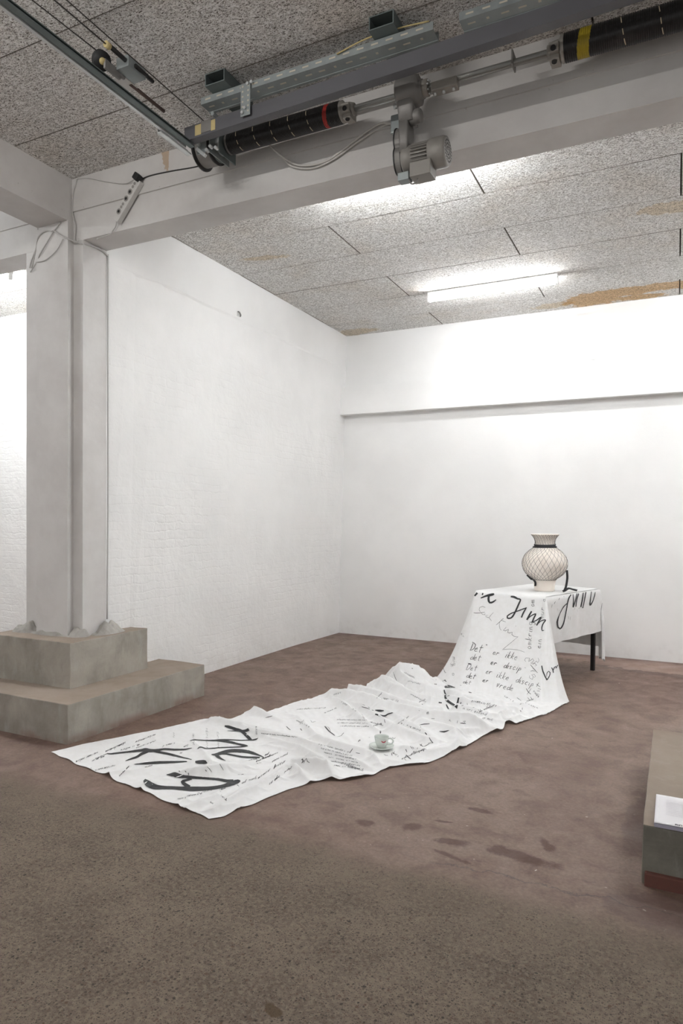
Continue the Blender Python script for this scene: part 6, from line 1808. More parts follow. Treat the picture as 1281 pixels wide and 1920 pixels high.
22 -1996 4171 12 -3 0 0 3 -6 0 3 -3 0 0 -4 0 -2 -1 0
25 -1990 4170 12 -1 0 0 1 -9 0 4 -6 0 0 6 0
24 -1989 4170 12 4 -12 0 1 0 0
21 -1986 4169 12 4 -15 0
21 -1984 4162 12 -1 7 0 5 -13 0
21 -1983 4164 12 0 5 0 5 -12 0
21 -1986 4186 12 10 -30 0 2 0 1 -1 7 0 -3 1 0
23 -1976 4170 13 2 2 0 -2 6 0 -1 -4 0 3 -9 0 3 -4 0 1 4 1
21 -1969 4169 14 5 -15 0
21 -1967 4162 14 -1 7 0 5 -3 1
21 -1963 4170 15 3 -12 0
21 -1963 4167 15 2 3 1 4 -11 -1 1 -1 0
21 -1955 4165 17 2 -9 -1
21 -1955 4163 16 2 2 2 3 -10 -2
21 -1952 4161 17 2 2 1 2 -8 -1
21 -1948 4163 19 1 -8 -2
21 -1948 4159 18 2 3 2 3 -2 0
22 -1936 4158 22 -4 2 0 0 -3 -2 1 -2 -1 3 1 2
21 -1937 4159 22 2 -5 -2 0 -1 0
21 -1928 4152 23 -3 2 -1 -2 -1 -1 3 -3 -1 2 0 1
23 -1926 4153 24 1 -5 -3 2 -1 1 1 4 3 1 -5 -3
21 -1919 4151 26 0 -4 -3
20 -1920 4149 25 3 1 1 2 -1 1
20 -1912 4144 25 5 -2 2 0 2 1 -4 1 -2 0 -2 -1 2 -3 0 4 0 1
21 -1896 4139 32 -1 -3 -3 2 -1 0
20 -1894 4139 34 -1 1 0
20 -1892 4135 31 4 -3 2 0 2 1 -4 2 -1 -1 -2 -3 2 -2 0 4 -2 2
22 -1884 4130 34 4 -3 2 -2 3 1 -1 1 -1 -1 -2 -3 1 -1 0 5 -3 2
20 -1875 4129 41 -2 -6 -6 5 -4 1 2 1 2 -4 3 0
20 -1868 4121 40 0 -4 -3 3 -1 1 2 2 3 0 -4 -3
20 -1848 4109 45 -4 3 -1 -1 -2 -2 2 -3 -1 2 0 2
20 -1848 4110 46 0 -4 -4 1 -1 1
20 -1846 4107 45 1 -3 -2
20 -1846 4106 44 3 0 2 1 -4 -2
20 -1843 4104 45 2 1 2 2 -5 -3
21 -1838 4103 47 4 -3 1 0 1 1 -3 2 -1 -1 -2 -2 3 -2 0 3 -2 1
20 -1830 4099 50 0 -4 -3
20 -1830 4097 49 2 1 2 1 -4 -4
20 -1828 4096 49 3 0 2 0 -3 -3
22 -1817 4093 54 0 -4 -3
20 -1816 4091 52 1 1 2 3 -1 0
20 -2023 4082 9 4 -12 0
20 -2021 4077 9 0 5 0 6 -12 0 -1 1 1
20 -2017 4082 9 6 -13 1 1 0 0 -5 15 -1 7 -15 1
20 -2012 4082 9 2 3 1 -2 5 0 -1 -3 -1 1 -7 0 3 -3 1 3 2 0
20 -2001 4084 10 2 1 0 -3 5 0 -1 -1 0 3 -10 0 1 -1 0 2 2 0
22 -1999 4094 10 4 -15 0
20 -1997 4087 10 -1 6 0 5 -13 0
20 -1996 4089 10 0 5 0 5 -12 0
20 -1995 4097 10 4 -14 0
20 -1994 4092 10 0 5 0 6 -14 0
20 -1992 4093 10 0 5 0 5 -12 0
21 -1992 4107 10 7 -24 0 3 0 0 -1 7 0 -4 3 0
21 -1985 4100 10 4 -12 0
20 -1983 4095 10 0 4 0 5 -11 0 -1 3 0
20 -1979 4099 10 4 -12 0
20 -1977 4094 10 0 4 0 2 1 0
20 -1973 4095 10 3 4 0 -2 3 0 -1 -2 0 1 -6 0 2 -2 0 2 2 0
20 -1969 4101 10 2 4 0 -2 3 0 -1 -2 0 1 -6 0 3 -4 -1 1 3 0
22 -1966 4109 10 3 -10 -1
21 -1965 4104 10 0 5 0 2 2 0
20 -1962 4112 10 3 -9 -1 2 2 0 -2 9 1 4 -10 -1
20 -1949 4106 9 3 2 0 -3 5 0 0 -3 0 2 -8 0 2 -2 0 1 4 0
20 -1946 4113 10 4 -11 -1
20 -1944 4108 9 0 6 1 5 -12 -1
20 -1942 4110 10 0 3 0 4 -9 -1
20 -1942 4120 12 4 -10 -2 -1 11 3
20 -1934 4113 11 2 -9 -1
21 -1933 4110 11 1 3 1 3 -10 -1
20 -1931 4109 11 0 5 1 5 -11 -1
20 -1927 4110 12 3 1 0 -3 7 -1 0 -6 1 1 -5 0 1 -1 -1 2 2 1
22 -1924 4118 11 4 -15 1
21 -1922 4111 12 -1 7 -1 5 -14 1
20 -1921 4113 12 0 7 -1 4 -13 0
20 -1918 4124 12 -3 3 0 1 -6 -1 2 -4 0 2 0 0
20 -1916 4126 12 3 -12 -1
20 -1916 4122 12 2 2 1 3 -9 -2
20 -1912 4120 12 0 4 1 4 -9 -1
20 -1900 4114 15 3 -8 -1 1 0 0 1 5 2 2 -6 -1
20 -1887 4108 19 -4 3 -1 -1 -3 -2 3 -5 0 1 1 1 2 3 1
20 -1887 4115 22 1 -12 -5 0 -1 0
20 -1886 4109 19 1 -7 -2
20 -1885 4105 18 1 2 2 3 -1 0
20 -1878 4103 20 3 -1 1 0 2 1 -3 0 -1 0 -2 -2 2 -3 0 3 0 1
20 -1871 4102 23 0 -5 -3
20 -1872 4101 22 3 0 2 1 -5 -3 1 0 0
20 -1864 4103 29 0 -8 -6 3 -2 1 1 3 1 -3 2 0
22 -1842 4085 31 0 -4 -3
20 -1842 4083 29 2 2 3 3 -3 0
20 -1833 4077 31 4 -2 2 -2 3 0 -2 0 -1 -1 -2 -2 3 -3 0 3 0 2
20 -1822 4077 38 0 -5 -4
23 -1822 4075 37 3 0 1 1 -4 -2 2 0 0
21 -1801 4065 42 1 -5 -3 3 -2 1 1 3 3 2 -6 -2
21 -1973 4019 10 3 1 0 -2 4 0 -1 -1 0 2 -8 0 2 -3 0 2 4 0
24 -1964 4027 10 3 -11 0
23 -1963 4021 10 1 5 0 3 -9 0 1 1 0
23 -1960 4030 10 3 -11 0
22 -1959 4025 10 1 6 1 3 -11 -1 1 1 0
20 -1950 4031 11 4 -12 -1
20 -1949 4027 10 0 6 0 5 -14 0
20 -1947 4027 10 -1 7 0 6 -15 0
20 -1950 4043 9 6 -15 1 1 3 0 -5 14 -1 6 -14 1
20 -1950 4062 9 9 -31 0 2 3 0 -2 9 0 -4 3 0
20 -1941 4048 8 6 -16 1
20 -1938 4040 8 -1 7 0 2 1 0
20 -1935 4048 8 4 -12 0 2 2 0 -4 11 0 5 -11 0
22 -1934 4057 8 7 -14 0 -4 17 0
20 -1928 4059 8 3 -11 -1 0 0 0
27 -1930 4065 8 0 1 0
20 -1924 4055 8 5 -10 -1 0 2 0 -2 10 1 4 -11 -1
20 -1920 4061 8 3 -10 -1 1 1 1 -2 10 1 4 -11 -1
20 -1914 4057 8 3 2 1 -1 3 0 -2 -2 0 1 -6 -1 2 -1 0 1 2 0
20 -1906 4057 9 2 -10 -1
20 -1906 4052 8 0 5 1 2 -1 0
22 -1902 4059 10 3 -10 -2
22 -1901 4054 9 1 4 1 3 -8 -1 2 -1 0
20 -1894 4071 12 5 -21 -2 3 -1 0 -1 5 1 -3 4 0
22 -1884 4056 12 2 -9 -1 2 0 0
22 -1885 4063 12 -1 0 0
20 -1885 4064 12 5 -12 0 1 0 0 -2 12 0 4 -12 0
20 -1872 4069 11 -3 -1 0 3 -9 1 4 -8 0 -2 9 0
20 -1872 4069 11 4 -12 1 2 -3 0
20 -1870 4069 12 5 -16 0
20 -1869 4064 12 1 5 0 5 -16 0
20 -1867 4063 12 1 5 0 5 -14 0
24 -1860 4067 13 -3 2 -1 0 -6 0 4 -8 0 0 7 0
24 -1861 4069 13 4 -11 0 2 -2 0
21 -1859 4069 13 4 -13 0 2 0 1 -3 12 0 5 -12 0
21 -1851 4070 16 6 -23 -1 4 -4 2 -3 11 -1 -4 4 -1
22 -1834 4048 20 5 -4 2 -3 7 0 -2 -1 -2 2 -8 1 4 -5 0 3 -1 2
20 -1825 4045 24 2 -11 -1
20 -1824 4039 24 0 3 0 3 -1 1
20 -1818 4037 26 3 0 0 0 1 1 -1 0 0 -1 -2 -2 1 0 -1 2 1 1
22 -1812 4038 26 2 1 0 0 0 2 -1 -1 -1 -1 -1 -2 1 0 -1 2 1 1
20 -1807 4040 27 0 -2 -3
20 -1808 4039 26 3 1 2 0 -2 -4 1 0 0
21 -1802 4041 29 0 -2 -4 1 1 1 2 2 3 1 -3 -3
21 -1795 4044 32 -1 -7 -7 2 0 1 2 2 2 -3 1 0
20 -1790 4040 30 0 -4 -3
20 -1789 4037 28 1 1 2 2 0 1
20 -1783 4035 29 3 1 1 -1 1 1 -1 0 -1 -2 -2 -2 2 -1 0 3 0 0
20 -1778 4037 31 0 -4 -3
20 -1777 4035 30 2 2 2 0 -4 -4 1 0 0
20 -2305 3578 35 4 0 1 0 1 1 -3 0 0 0 -1 -2 1 -1 -1 3 0 1
19 -2298 3579 38 -1 -2 -4
19 -2298 3578 36 2 1 2 1 -2 -3 1 0 0
19 -2291 3577 36 3 0 0 0 1 2 -3 0 -1 -1 -1 -2 2 -1 -1 3 0 1
19 -2285 3579 39 0 -3 -4 2 0 0 1 3 3 1 -3 -3
19 -2279 3579 39 1 -4 -5 3 4 5
19 -2273 3579 39 -1 -2 -3 3 0 1 1 2 2 0 -2 -3
19 -2267 3578 38 1 -3 -3
19 -2267 3576 36 2 1 1 3 0 1
23 -2258 3578 39 -2 0 0 -2 -1 -2 2 -1 -1 2 1 1
23 -2257 3578 39 0 -2 -3 1 0 1
19 -2251 3578 40 -4 1 0 0 -1 -1 3 -1 -1 -1 -1 -1 -2 0 0
19 -2244 3579 41 -1 -3 -4
19 -2244 3578 40 2 1 1 -1 -3 -3
19 -2242 3578 40 2 1 1 0 -3 -3
19 -2239 3578 40 4 0 0 0 1 2 -3 -1 -1 0 -1 -3 1 0 0 3 0 1
20 -2222 3579 41 -3 0 1 -2 -1 -2 1 -1 -1 3 0 0
21 -2220 3578 41 -1 -2 -4
22 -2221 3577 39 3 1 2 -1 -2 -3
24 -2219 3577 40 2 1 1 0 -2 -3
20 -2215 3578 40 4 0 1 -1 1 1 -2 -1 -1 -1 -1 -2 2 0 0 2 0 0
22 -2205 3579 43 -3 0 0 -1 -1 -2 1 -1 -2 3 1 2
21 -2205 3579 44 0 -2 -4 1 0 0
19 -2202 3578 42 -1 -2 -4
19 -2203 3577 40 2 1 2 1 -2 -4
19 -2201 3577 41 3 1 1 0 -2 -3
19 -2191 3578 45 1 -3 -5 3 3 6
19 -2185 3578 45 0 -3 -3 2 0 0 2 2 3 0 -2 -3
19 -2178 3577 45 -1 -3 -4
19 -2178 3575 43 1 1 1 0 -2 -3
19 -2176 3575 43 2 1 2 0 -2 -4
19 -2171 3576 45 -2 -2 -4
19 -2172 3575 43 2 1 2 2 0 0
19 -2166 3576 46 0 -3 -4
19 -2166 3574 44 1 1 1 3 0 0
20 -2160 3574 45 3 0 0 0 1 2 -2 0 -2 -1 -1 -1 1 -1 -1 3 0 1
19 -2154 3576 48 1 -3 -5 3 3 6
21 -2146 3577 51 -3 -4 -6 3 0 0 1 1 2 -2 0 0
19 -2141 3574 48 -1 -2 -3 2 0 0 2 2 3 0 -2 -3
20 -2135 3574 48 -1 -3 -4
21 -2136 3573 47 3 0 1 0 -2 -3 1 0 0
19 -2129 3573 48 -1 -2 -3
19 -2129 3572 47 2 1 1 0 -2 -3 2 0 0
19 -2123 3573 50 -1 -2 -4
19 -2124 3572 48 2 1 2 0 -2 -4
19 -2122 3572 49 2 1 1 0 -2 -4
19 -2114 3573 51 -2 0 0 -2 -1 -2 1 -1 -2 3 1 2
19 -2113 3573 51 -1 -2 -3 1 0 0
19 -2111 3572 50 -1 -3 -4
19 -2111 3571 48 2 1 2 -1 -3 -4
19 -2109 3570 48 2 1 2 0 -2 -4
19 -2100 3571 50 -4 0 0 -1 -1 -2 0 -1 -1 3 1 1 2 1 2
19 -2099 3574 54 -2 -4 -6 1 -1 -1
20 -2099 3570 49 4 0 0 -1 1 1 -2 0 0 -1 -2 -3 1 0 0 3 0 1
19 -2089 3571 51 -3 0 0 -1 -1 -1 2 0 -1 0 -1 -1 -2 0 0
19 -2079 3571 53 -2 0 0 -1 0 -1 2 -1 -1 0 -1 -1 -3 0 0
21 -2077 3571 54 0 -2 -4
20 -2077 3570 52 3 1 2 0 -3 -4 1 1 1
20 -2070 3568 51 4 0 0 -1 1 1 -2 0 0 -1 -1 -2 2 -1 -1 3 0 1
19 -2061 3569 55 -1 0 0 -3 0 -2 1 -1 -1 3 0 0
20 -2057 3569 55 -1 -2 -3 1 0 0
19 -2056 3570 57 0 0 0
20 -2054 3568 55 0 -2 -3 2 0 0 2 2 3 0 -2 -3
21 -2043 3568 56 0 -2 -3 3 -1 0 1 2 3 -1 -2 -3
22 -2429 4238 9 6 -13 0
22 -2426 4232 9 -2 7 0 3 1 0
22 -2423 4241 9 6 -16 0
22 -2421 4234 9 -1 8 0 7 -13 0 1 0 0
22 -2419 4252 9 -3 0 0 2 -6 0 4 -3 0 1 -6 0 -2 0 0
22 -2412 4251 9 -1 -1 0 1 -8 -1 3 -5 0 1 5 0 -2 8 1
22 -2415 4265 10 8 -24 -2 2 -2 0
22 -2408 4256 9 -2 0 0 1 -4 0 3 -3 0 2 -5 -1 -3 -1 0
22 -2407 4260 10 6 -14 -1
22 -2405 4254 9 0 7 1 6 -12 -1 0 0 0
22 -2395 4257 10 -3 0 0 2 -5 0 4 -4 0 1 -3 0 -2 -1 -1
22 -2398 4268 10 6 -14 0 2 1 0 -5 15 0 6 -14 0
22 -2384 4275 9 -1 -4 1 2 -8 -1 4 -7 0 -1 7 0 -2 8 0
22 -2393 4297 8 15 -34 1 1 -3 0
22 -2386 4283 9 7 -14 0 0 2 0 -7 18 -1 9 -19 0
22 -2379 4290 7 -3 0 1 3 -10 0 4 -6 0 -2 8 -1
22 -2380 4292 7 6 -15 0 2 0 0
22 -2375 4287 7 6 -15 0
22 -2373 4282 7 0 5 0 6 -12 0 0 1 0
22 -2369 4295 8 -2 -1 0 2 -8 0 3 -4 -1 1 3 1 -2 10 0
22 -2376 4317 8 12 -32 0 1 -1 0
22 -2363 4288 9 0 7 -1 -3 7 0 0 -6 0 3 -9 1 2 -2 -1 4 1 1
22 -2364 4302 8 9 -18 1 2 2 0 -8 19 -2 9 -19 1
22 -2359 4307 8 7 -18 0
22 -2355 4298 8 -2 8 0 3 0 0
22 -2350 4304 9 5 -14 -1
22 -2348 4298 8 0 5 1 3 -1 0
22 -2342 4308 11 -4 1 -1 2 -5 0 4 -4 0 2 -5 0 -5 3 -1
22 -2332 4308 12 5 -14 -1 0 1 0
22 -2336 4318 11 0 1 0
22 -2323 4307 12 2 3 0 -4 6 0 1 -5 0 2 -7 -1 3 -3 0 1 4 0
22 -2320 4315 11 5 -13 0 2 3 0 -5 14 0 6 -14 0
22 -2318 4325 11 6 -16 0
22 -2315 4316 11 -2 8 0 2 1 0
22 -2315 4332 10 8 -20 1
22 -2311 4323 11 -1 7 0 7 -17 0
22 -2310 4324 11 -2 8 0 10 -19 0
22 -2298 4330 11 -2 0 0 3 -12 0 5 -6 1 -1 8 -1
22 -2298 4332 11 7 -16 1 1 -1 -1
22 -2302 4349 11 12 -31 0 1 2 0 -3 11 0 -3 1 0
22 -2291 4343 10 -3 0 1 2 -7 0 3 -1 0 2 -6 0 -2 -2 0
22 -2295 4355 10 9 -17 0 -8 25 0
22 -2283 4355 9 2 3 0 -2 5 0 -1 -3 0 3 -10 0 3 -1 -1 0 4 1
22 -2276 4358 9 5 -15 -1
22 -2274 4352 9 0 4 0 2 2 0
22 -2272 4362 10 6 -15 -1
22 -2270 4356 9 0 8 1 6 -16 -1 1 1 0
22 -2270 4371 10 5 -15 -1
22 -2268 4366 9 -1 7 1 6 -15 -1
22 -2266 4366 9 -1 8 0 6 -13 0
21 -2216 4259 8 8 -19 0 -1 6 0 -5 18 1 6 -15 -1
30 -2209 4262 9 7 -19 -1
28 -2208 4256 8 -2 12 1 9 -20 0 0 3 0
22 -2209 4289 10 8 -18 -1 -6 25 2
22 -2205 4299 11 5 -18 -1 1 1 0
22 -2211 4312 11 0 3 -1
22 -2200 4291 10 0 12 -1 -3 3 1 0 -5 0 7 -16 0 0 0 0 -2 11 0
23 -2206 4321 9 10 -21 0 -11 36 -1
23 -2201 4326 7 -1 9 0 -2 5 0 0 -7 0 6 -16 1 1 0 0 -2 13 -1
22 -2205 4350 7 7 -16 -1 -7 27 2
28 -2198 4348 8 1 7 0 -3 7 1 1 -9 -1 3 -10 -1 1 -1 0 0 8 1
22 -2195 4374 11 6 -15 -2 -5 25 3
23 -2197 4400 15 8 -30 -4 2 4 0 -2 10 2 -3 -1 -1
22 -2185 4380 13 4 4 1 -4 5 0 0 -4 -1 2 -10 -1 3 -2 0 2 4 1
30 -2284 3985 17 6 -15 -2 7 -5 1 -1 10 2 4 -13 -2
20 -2269 3975 19 5 -14 -3
20 -2266 3968 18 1 2 1 6 -13 -2
20 -2261 3964 18 1 4 2 7 -15 -3
26 -2252 3958 19 8 -16 -2
32 -2251 3954 18 5 -1 2 6 -13 -2
27 -2245 3949 19 5 1 1 5 -14 -2
23 -2225 3937 22 -8 8 0 -3 -3 -3 6 -7 0 6 -3 1 1 3 2
26 -2226 3949 26 4 -20 -6 1 -2 0
20 -2206 3920 24 8 -7 2 -2 4 0 -5 4 -1 -1 -3 -2 6 -8 -1 6 -4 2
25 -2175 3897 31 6 -14 -4 3 8 5
23 -2158 3880 32 8 -15 -2 4 6 5
30 -2139 3859 34 7 -5 2 -3 6 1 -4 1 -1 -1 -2 -3 4 -6 -1 7 -4 3
24 -2110 3834 37 11 -10 2 -2 3 1 -8 8 -2 3 -8 -1 2 -4 -2 10 -8 4
20 -2224 3927 19 6 -16 -4 0 6 2 -4 15 4 6 -14 -3
20 -2223 3940 24 6 -15 -3 0 4 2 -2 16 5 6 -17 -4
25 -2215 3947 31 5 -17 -4 2 -1 1
24 -2220 3963 30 -3 4 0
21 -2219 3964 30 14 -29 1
20 -1631 4186 30 -2 5 2 -4 -4 -3
20 -1583 4046 68 1 0 0 4 3 3
28 -1629 4188 32 5 2 3 0 3 2 -4 -2 -3 1 -8 -4 1 0 0 3 4 4
21 -1614 4197 45 -3 0 -2 -3 -6 -5 2 -4 -1 4 2 3
20 -1610 4198 48 -1 -9 -7
21 -1610 4194 44 0 5 5 4 0 3
24 -1595 4196 58 -4 2 -1 -2 -5 -7 1 -1 -1 5 2 6
25 -1595 4198 59 0 -5 -6 1 -1 1
22 -1592 4200 65 1 -7 -7
26 -1614 4325 41 -4 0 -2 -2 -7 -6 1 -2 -1 4 5 5
25 -1615 4327 42 0 -8 -7 2 0 1
21 -1612 4328 45 0 -6 -6 3 1 2 3 6 8 -1 -6 -7
30 -1605 4185 40 0 -8 -5
26 -1607 4182 38 5 2 2 1 -10 -6
28 -1602 4179 37 3 2 3 1 -8 -5
22 -1580 4170 39 -3 -5 -5 3 -3 0
22 -1580 4173 42 0 0 1
24 -1553 4152 42 -2 -4 -5
30 -1554 4151 40 6 -2 3 -1 -6 -6
25 -1550 4148 40 6 -2 3 0 -7 -5
24 -1526 4131 44 -3 -3 -5 4 -3 0
22 -1524 4132 47 0 1 1
32 -1521 4123 40 8 -4 2 0 1 2 -6 4 -1 -1 -3 -4 3 -4 -1 6 -2 1
27 -1497 4111 45 -1 -6 -7
31 -1497 4109 43 4 0 2 1 -7 -6 2 -1 0
37 -1485 4105 47 -2 -5 -7
31 -1486 4103 44 3 0 2 0 -7 -6
31 -1482 4100 44 4 -1 2 4 -14 -3
21 -1465 4087 48 -3 3 1 -3 -3 -3 0 -2 -3 5 0 -1
27 -1460 4086 46 -2 -4 -6
24 -1462 4084 43 4 0 3 6 -5 0
19 -1448 4077 49 -2 -5 -6
21 -1449 4076 47 6 -4 3 1 -7 -6 2 -2 1
37 -1427 4056 51 -5 6 0 -2 -2 -3 2 -5 -2 6 -4 1
21 -1786 4063 50 5 -2 0 -10 33 -7 -2 -6 4
20 -1791 4116 37 -3 -3 2 9 -28 5 12 -26 5 -12 37 -9
21 -1792 4118 37 13 -36 5 1 1 0
26 -1795 4130 35 18 -45 5 -14 50 -6
20 -1784 4126 33 10 -29 3 1 5 -2 -4 21 -1 6 -20 0
20 -1775 4124 34 5 -16 -2
22 -1774 4119 32 4 3 2 3 -14 -3 2 2 0
27 -1763 4118 34 2 -12 -4
26 -1763 4115 32 3 1 2 3 -11 -4 2 2 1
22 -1746 4109 34 -4 1 0 -3 -2 -2 3 -4 -2 4 -1 1 1 5 3
25 -1743 4115 40 -1 -12 -9 1 -1 -1
21 -1743 4111 36 3 -10 -5 5 8 7
25 -1731 4104 36 -1 -6 -5
21 -1732 4102 34 3 1 2 3 -2 0
20 -1720 4099 37 -2 -5 -5
20 -1722 4097 34 3 1 2 5 -2 1
26 -1709 4100 43 -3 -10 -10 5 -2 0 2 2 3 -4 4 1
21 -1701 4087 35 6 -2 1 0 2 2 -3 0 -2 -3 -1 -2 3 -3 -1 5 -1 1
23 -1743 4039 39 -1 15 -3 -5 10 -1 7 -23 5 -1 -3 -2 2 -2 -1 3 3 1
28 -1752 4094 29 0 -9 1 4 -13 2 1 6 -2 4 -14 2 3 -16 4
28 -1749 4107 32 6 -33 -3 0 10 -1 -1 11 0 -3 0 0
33 -1742 4108 35 0 -18 -8 4 3 1 0 5 2 -3 2 0
24 -1734 4103 34 0 -7 -5
34 -1736 4100 32 2 3 2 5 -1 2
24 -1720 4102 39 -5 1 -1 -2 -3 -4 2 -3 -1 3 2 3 3 2 4
22 -1718 4107 46 -3 -9 -10 1 -1 -1
34 -1712 4099 41 -3 2 0 -2 -4 -5 1 -2 -1 4 2 4
33 -1710 4100 43 -1 -5 -5 2 0 0
36 -1387 3635 10 11 -36 5
28 -1382 3620 12 -3 20 -2 10 -31 4 1 5 -1
30 -1379 3662 10 -2 -7 0 2 -20 1 4 -7 1 1 10 -1 -5 23 -1
34 -1383 3687 12 8 -44 -1 4 -5 0
28 -1375 3653 10 2 16 0 -3 4 0 0 -8 0 2 -15 0 4 -6 1 0 15 -2
31 -1371 3683 12 1 -17 -2 3 0 0
26 -1372 3693 15 0 0 0
22 -1369 3688 14 2 -17 -4
23 -1369 3683 12 4 8 3 2 -12 -3 0 1 0
24 -1356 3698 18 -3 -4 -2 -1 -8 -2 2 -5 -1 3 7 1 0 10 4
23 -1355 3713 24 1 -24 -9 2 -1 -1
36 -1350 3707 21 -1 -1 0 -2 -8 -3 2 -6 -2 2 6 2
22 -1345 3710 23 -1 -13 -5
22 -1344 3704 20 1 7 4 2 -11 -5 2 4 2
34 -1335 3724 34 -3 -18 -12 4 3 2 2 7 4 -6 0 -1
27 -1329 3721 33 0 -7 -6 3 2 2 1 8 6 1 -7 -6
18 -1320 3722 33 4 4 3 0 2 2 -4 -3 -2 -1 -5 -4 3 -1 -1 3 4 3
24 -1307 3734 41 -3 -2 -1 -1 -6 -5 0 -3 -1 3 7 4
27 -1306 3735 42 0 -7 -6 0 1 1
23 -1298 3741 46 -5 -2 -2 -2 -7 -5 2 -1 -1 4 5 3 1 6 5
24 -1298 3737 41 1 -1 -1
37 -1291 3746 48 -4 -2 -1 0 -4 -3 3 1 0 -1 -3 -3 -4 -3 -1
45 -1313 3841 21 -5 3 -2
34 -1289 3746 47 2 -2 -2 3 6 1
34 -1350 3721 30 2 -10 -7
37 -1350 3717 27 3 6 5 0 -7 -6 1 1 1
27 -1331 3739 49 -2 -7 -7 1 0 1
28 -1332 3745 53 1 1 1
21 -1364 3872 15 0 2 1 -1 -8 -2
25 -1323 3742 52 1 0 0
24 -1363 3885 19 2 -18 -4
22 -1362 3879 17 0 9 3 2 -14 -4
26 -1362 3884 19 2 8 3 1 -11 -4
24 -1465 3693 13 -7 5 1 1 -11 -1 4 -9 -1 4 4 0
28 -1465 3694 13 3 -17 -2 2 -1 0
25 -1465 3711 14 5 -32 -3 4 -3 0 1 8 0 -7 7 2
20 -1451 3685 11 4 -15 -2
20 -1449 3679 10 3 4 1 3 -16 -3 2 -1 0
23 -1440 3682 10 3 -17 -2
22 -1439 3674 9 2 5 1 5 -5 -1
20 -1419 3662 8 -5 7 1 -2 -7 -1 5 -10 0 5 -2 0
24 -1330 4682 54 -3 -9 -9
22 -1331 4679 51 6 2 3 -2 -10 -10
24 -1325 4677 50 4 2 4 2 -10 -9
23 -1299 4673 54 -1 -8 -8 4 -2 -1 4 7 8 1 -8 -8
31 -1284 4667 51 -2 -8 -8
34 -1286 4663 47 4 3 4 8 -2 -1
22 -1270 4666 52 1 -11 -12 9 11 14
30 -1243 4655 44 10 -2 1 -2 4 4 -5 0 -1 -3 -5 -7 4 -4 -2 6 1 2
25 -1226 4649 44 8 -1 0 -1 3 3 -5 0 -1 -2 -3 -4 2 -3 -3 7 -1 1
35 -1201 4648 46 -6 3 2 -4 -3 -4 1 -6 -5 8 0 0
23 -1195 4642 41 9 -2 2 -2 3 3 -6 1 -2 -2 -4 -5 3 -4 -3 7 -1 2
22 -1181 4646 47 -2 -11 -9
31 -1183 4641 43 6 4 3 1 -10 -8 3 1 -1
26 -1157 4640 40 -6 2 2 -5 -4 -4 2 -6 -4 7 3 1 4 5 6
24 -1151 4648 52 -8 -15 -18 13 -42 11
28 -1327 4887 54 9 -1 0 -1 3 4 -6 -1 -2 -3 -3 -6 2 -2 -3 8 1 3
24 -1308 4890 58 -6 -6 -10 3 0 -1
23 -1308 4898 63 2 -2 1
24 -1301 4891 59 -3 -5 -9 4 0 0 8 5 10 -3 -6 -12
38 -1287 4887 53 8 1 1 0 2 4 -6 -2 -2 -5 -3 -6 5 -1 -3 7 1 3
31 -1272 4887 54 8 0 0 0 3 3 -7 -1 0 -2 -4 -7 3 -2 -3 8 1 2
36 -1248 4891 54 -5 0 0 -4 -4 -5 0 -3 -3 7 2 -1
23 -1246 4886 45 8 -1 0 5 2 6 -7 4 3
34 -1211 4880 50 10 -3 3 -2 4 3 -5 0 -3 -5 -2 -6 5 -4 -2 9 -3 2
38 -1192 4875 58 -4 -7 -12
35 -1195 4872 52 8 -1 7 4 -1 -1
38 -1202 4655 54 -2 -7 -8
39 -1203 4653 51 4 3 6 -1 -6 -7 2 1 1
26 -1192 4657 59 -2 -7 -8
27 -1193 4653 56 3 6 4 0 -8 -7
28 -1220 4800 22 -1 22 -1
25 -1219 4814 20 1 11 3 3 -19 -4
29 -1214 4828 25 1 -16 -5
29 -1215 4821 22 3 10 4 1 -17 -5
30 -1212 4825 24 2 13 3 2 -20 -3
40 -1205 4824 26 4 12 1 -2 7 1 -1 -8 -2 0 -13 -1 2 -3 0 3 11 1
30 -1199 4852 31 2 -21 -5
31 -1198 4841 28 2 13 4 1 -18 -5
29 -1195 4848 29 3 6 4 -1 -13 -6
30 -1189 4854 35 0 -11 -8
35 -1191 4852 32 7 1 5 -1 -5 -7 2 0 1
30 -1179 4850 37 8 -2 6 -1 2 2 -5 1 -4 -2 -2 -5 2 -3 -1 6 0 5
44 -1159 4848 53 -6 1 -3 1 -4 -4 2 0 1 -2 -2 -4 -5 1 -3
37 -1155 4849 57 -3 -6 -9
44 -1156 4845 52 4 3 6 4 -2 2
21 -1166 4583 30 7 -4 2 1 2 3 -7 8 -4 -1 -13 -2 4 -1 -2 4 1 1
23 -1153 4583 35 -1 -5 -7 3 -2 0 5 5 6 0 -11 -5
21 -1128 4569 36 -4 -9 -7
22 -1130 4566 34 3 2 2 1 -8 -7
21 -1126 4565 33 4 3 4 0 -9 -7
21 -1118 4565 35 0 -8 -7
22 -1119 4562 33 7 2 2 0 -10 -6 1 0 0
31 -1096 4549 36 -8 14 -2 -2 -11 -2 5 -9 -1 4 2 3
29 -1098 4558 35 2 -15 -4 1 0 0
32 -1096 4568 36 4 -24 -5 8 10 9
28 -1869 4470 100 5 -1 0
27 -1943 4678 47 7 1 5 -1 -6 -9
26 -1937 4677 48 5 1 5 0 -7 -10
33 -1927 4672 47 8 -1 2 0 1 3 -6 2 -1 -3 -3 -6 5 -4 -2 7 0 2
35 -1902 4668 52 -6 2 1 -4 -2 -4 2 -3 -4 6 -2 0
22 -1897 4668 53 -1 -5 -8
22 -1898 4666 50 5 2 4
26 -1872 4660 49 5 0 4
26 -1866 4658 49 6 1 5
24 -1857 4661 57 1 -8 -11 11 6 13
24 -1828 4650 56 1 -7 -9 10 6 13
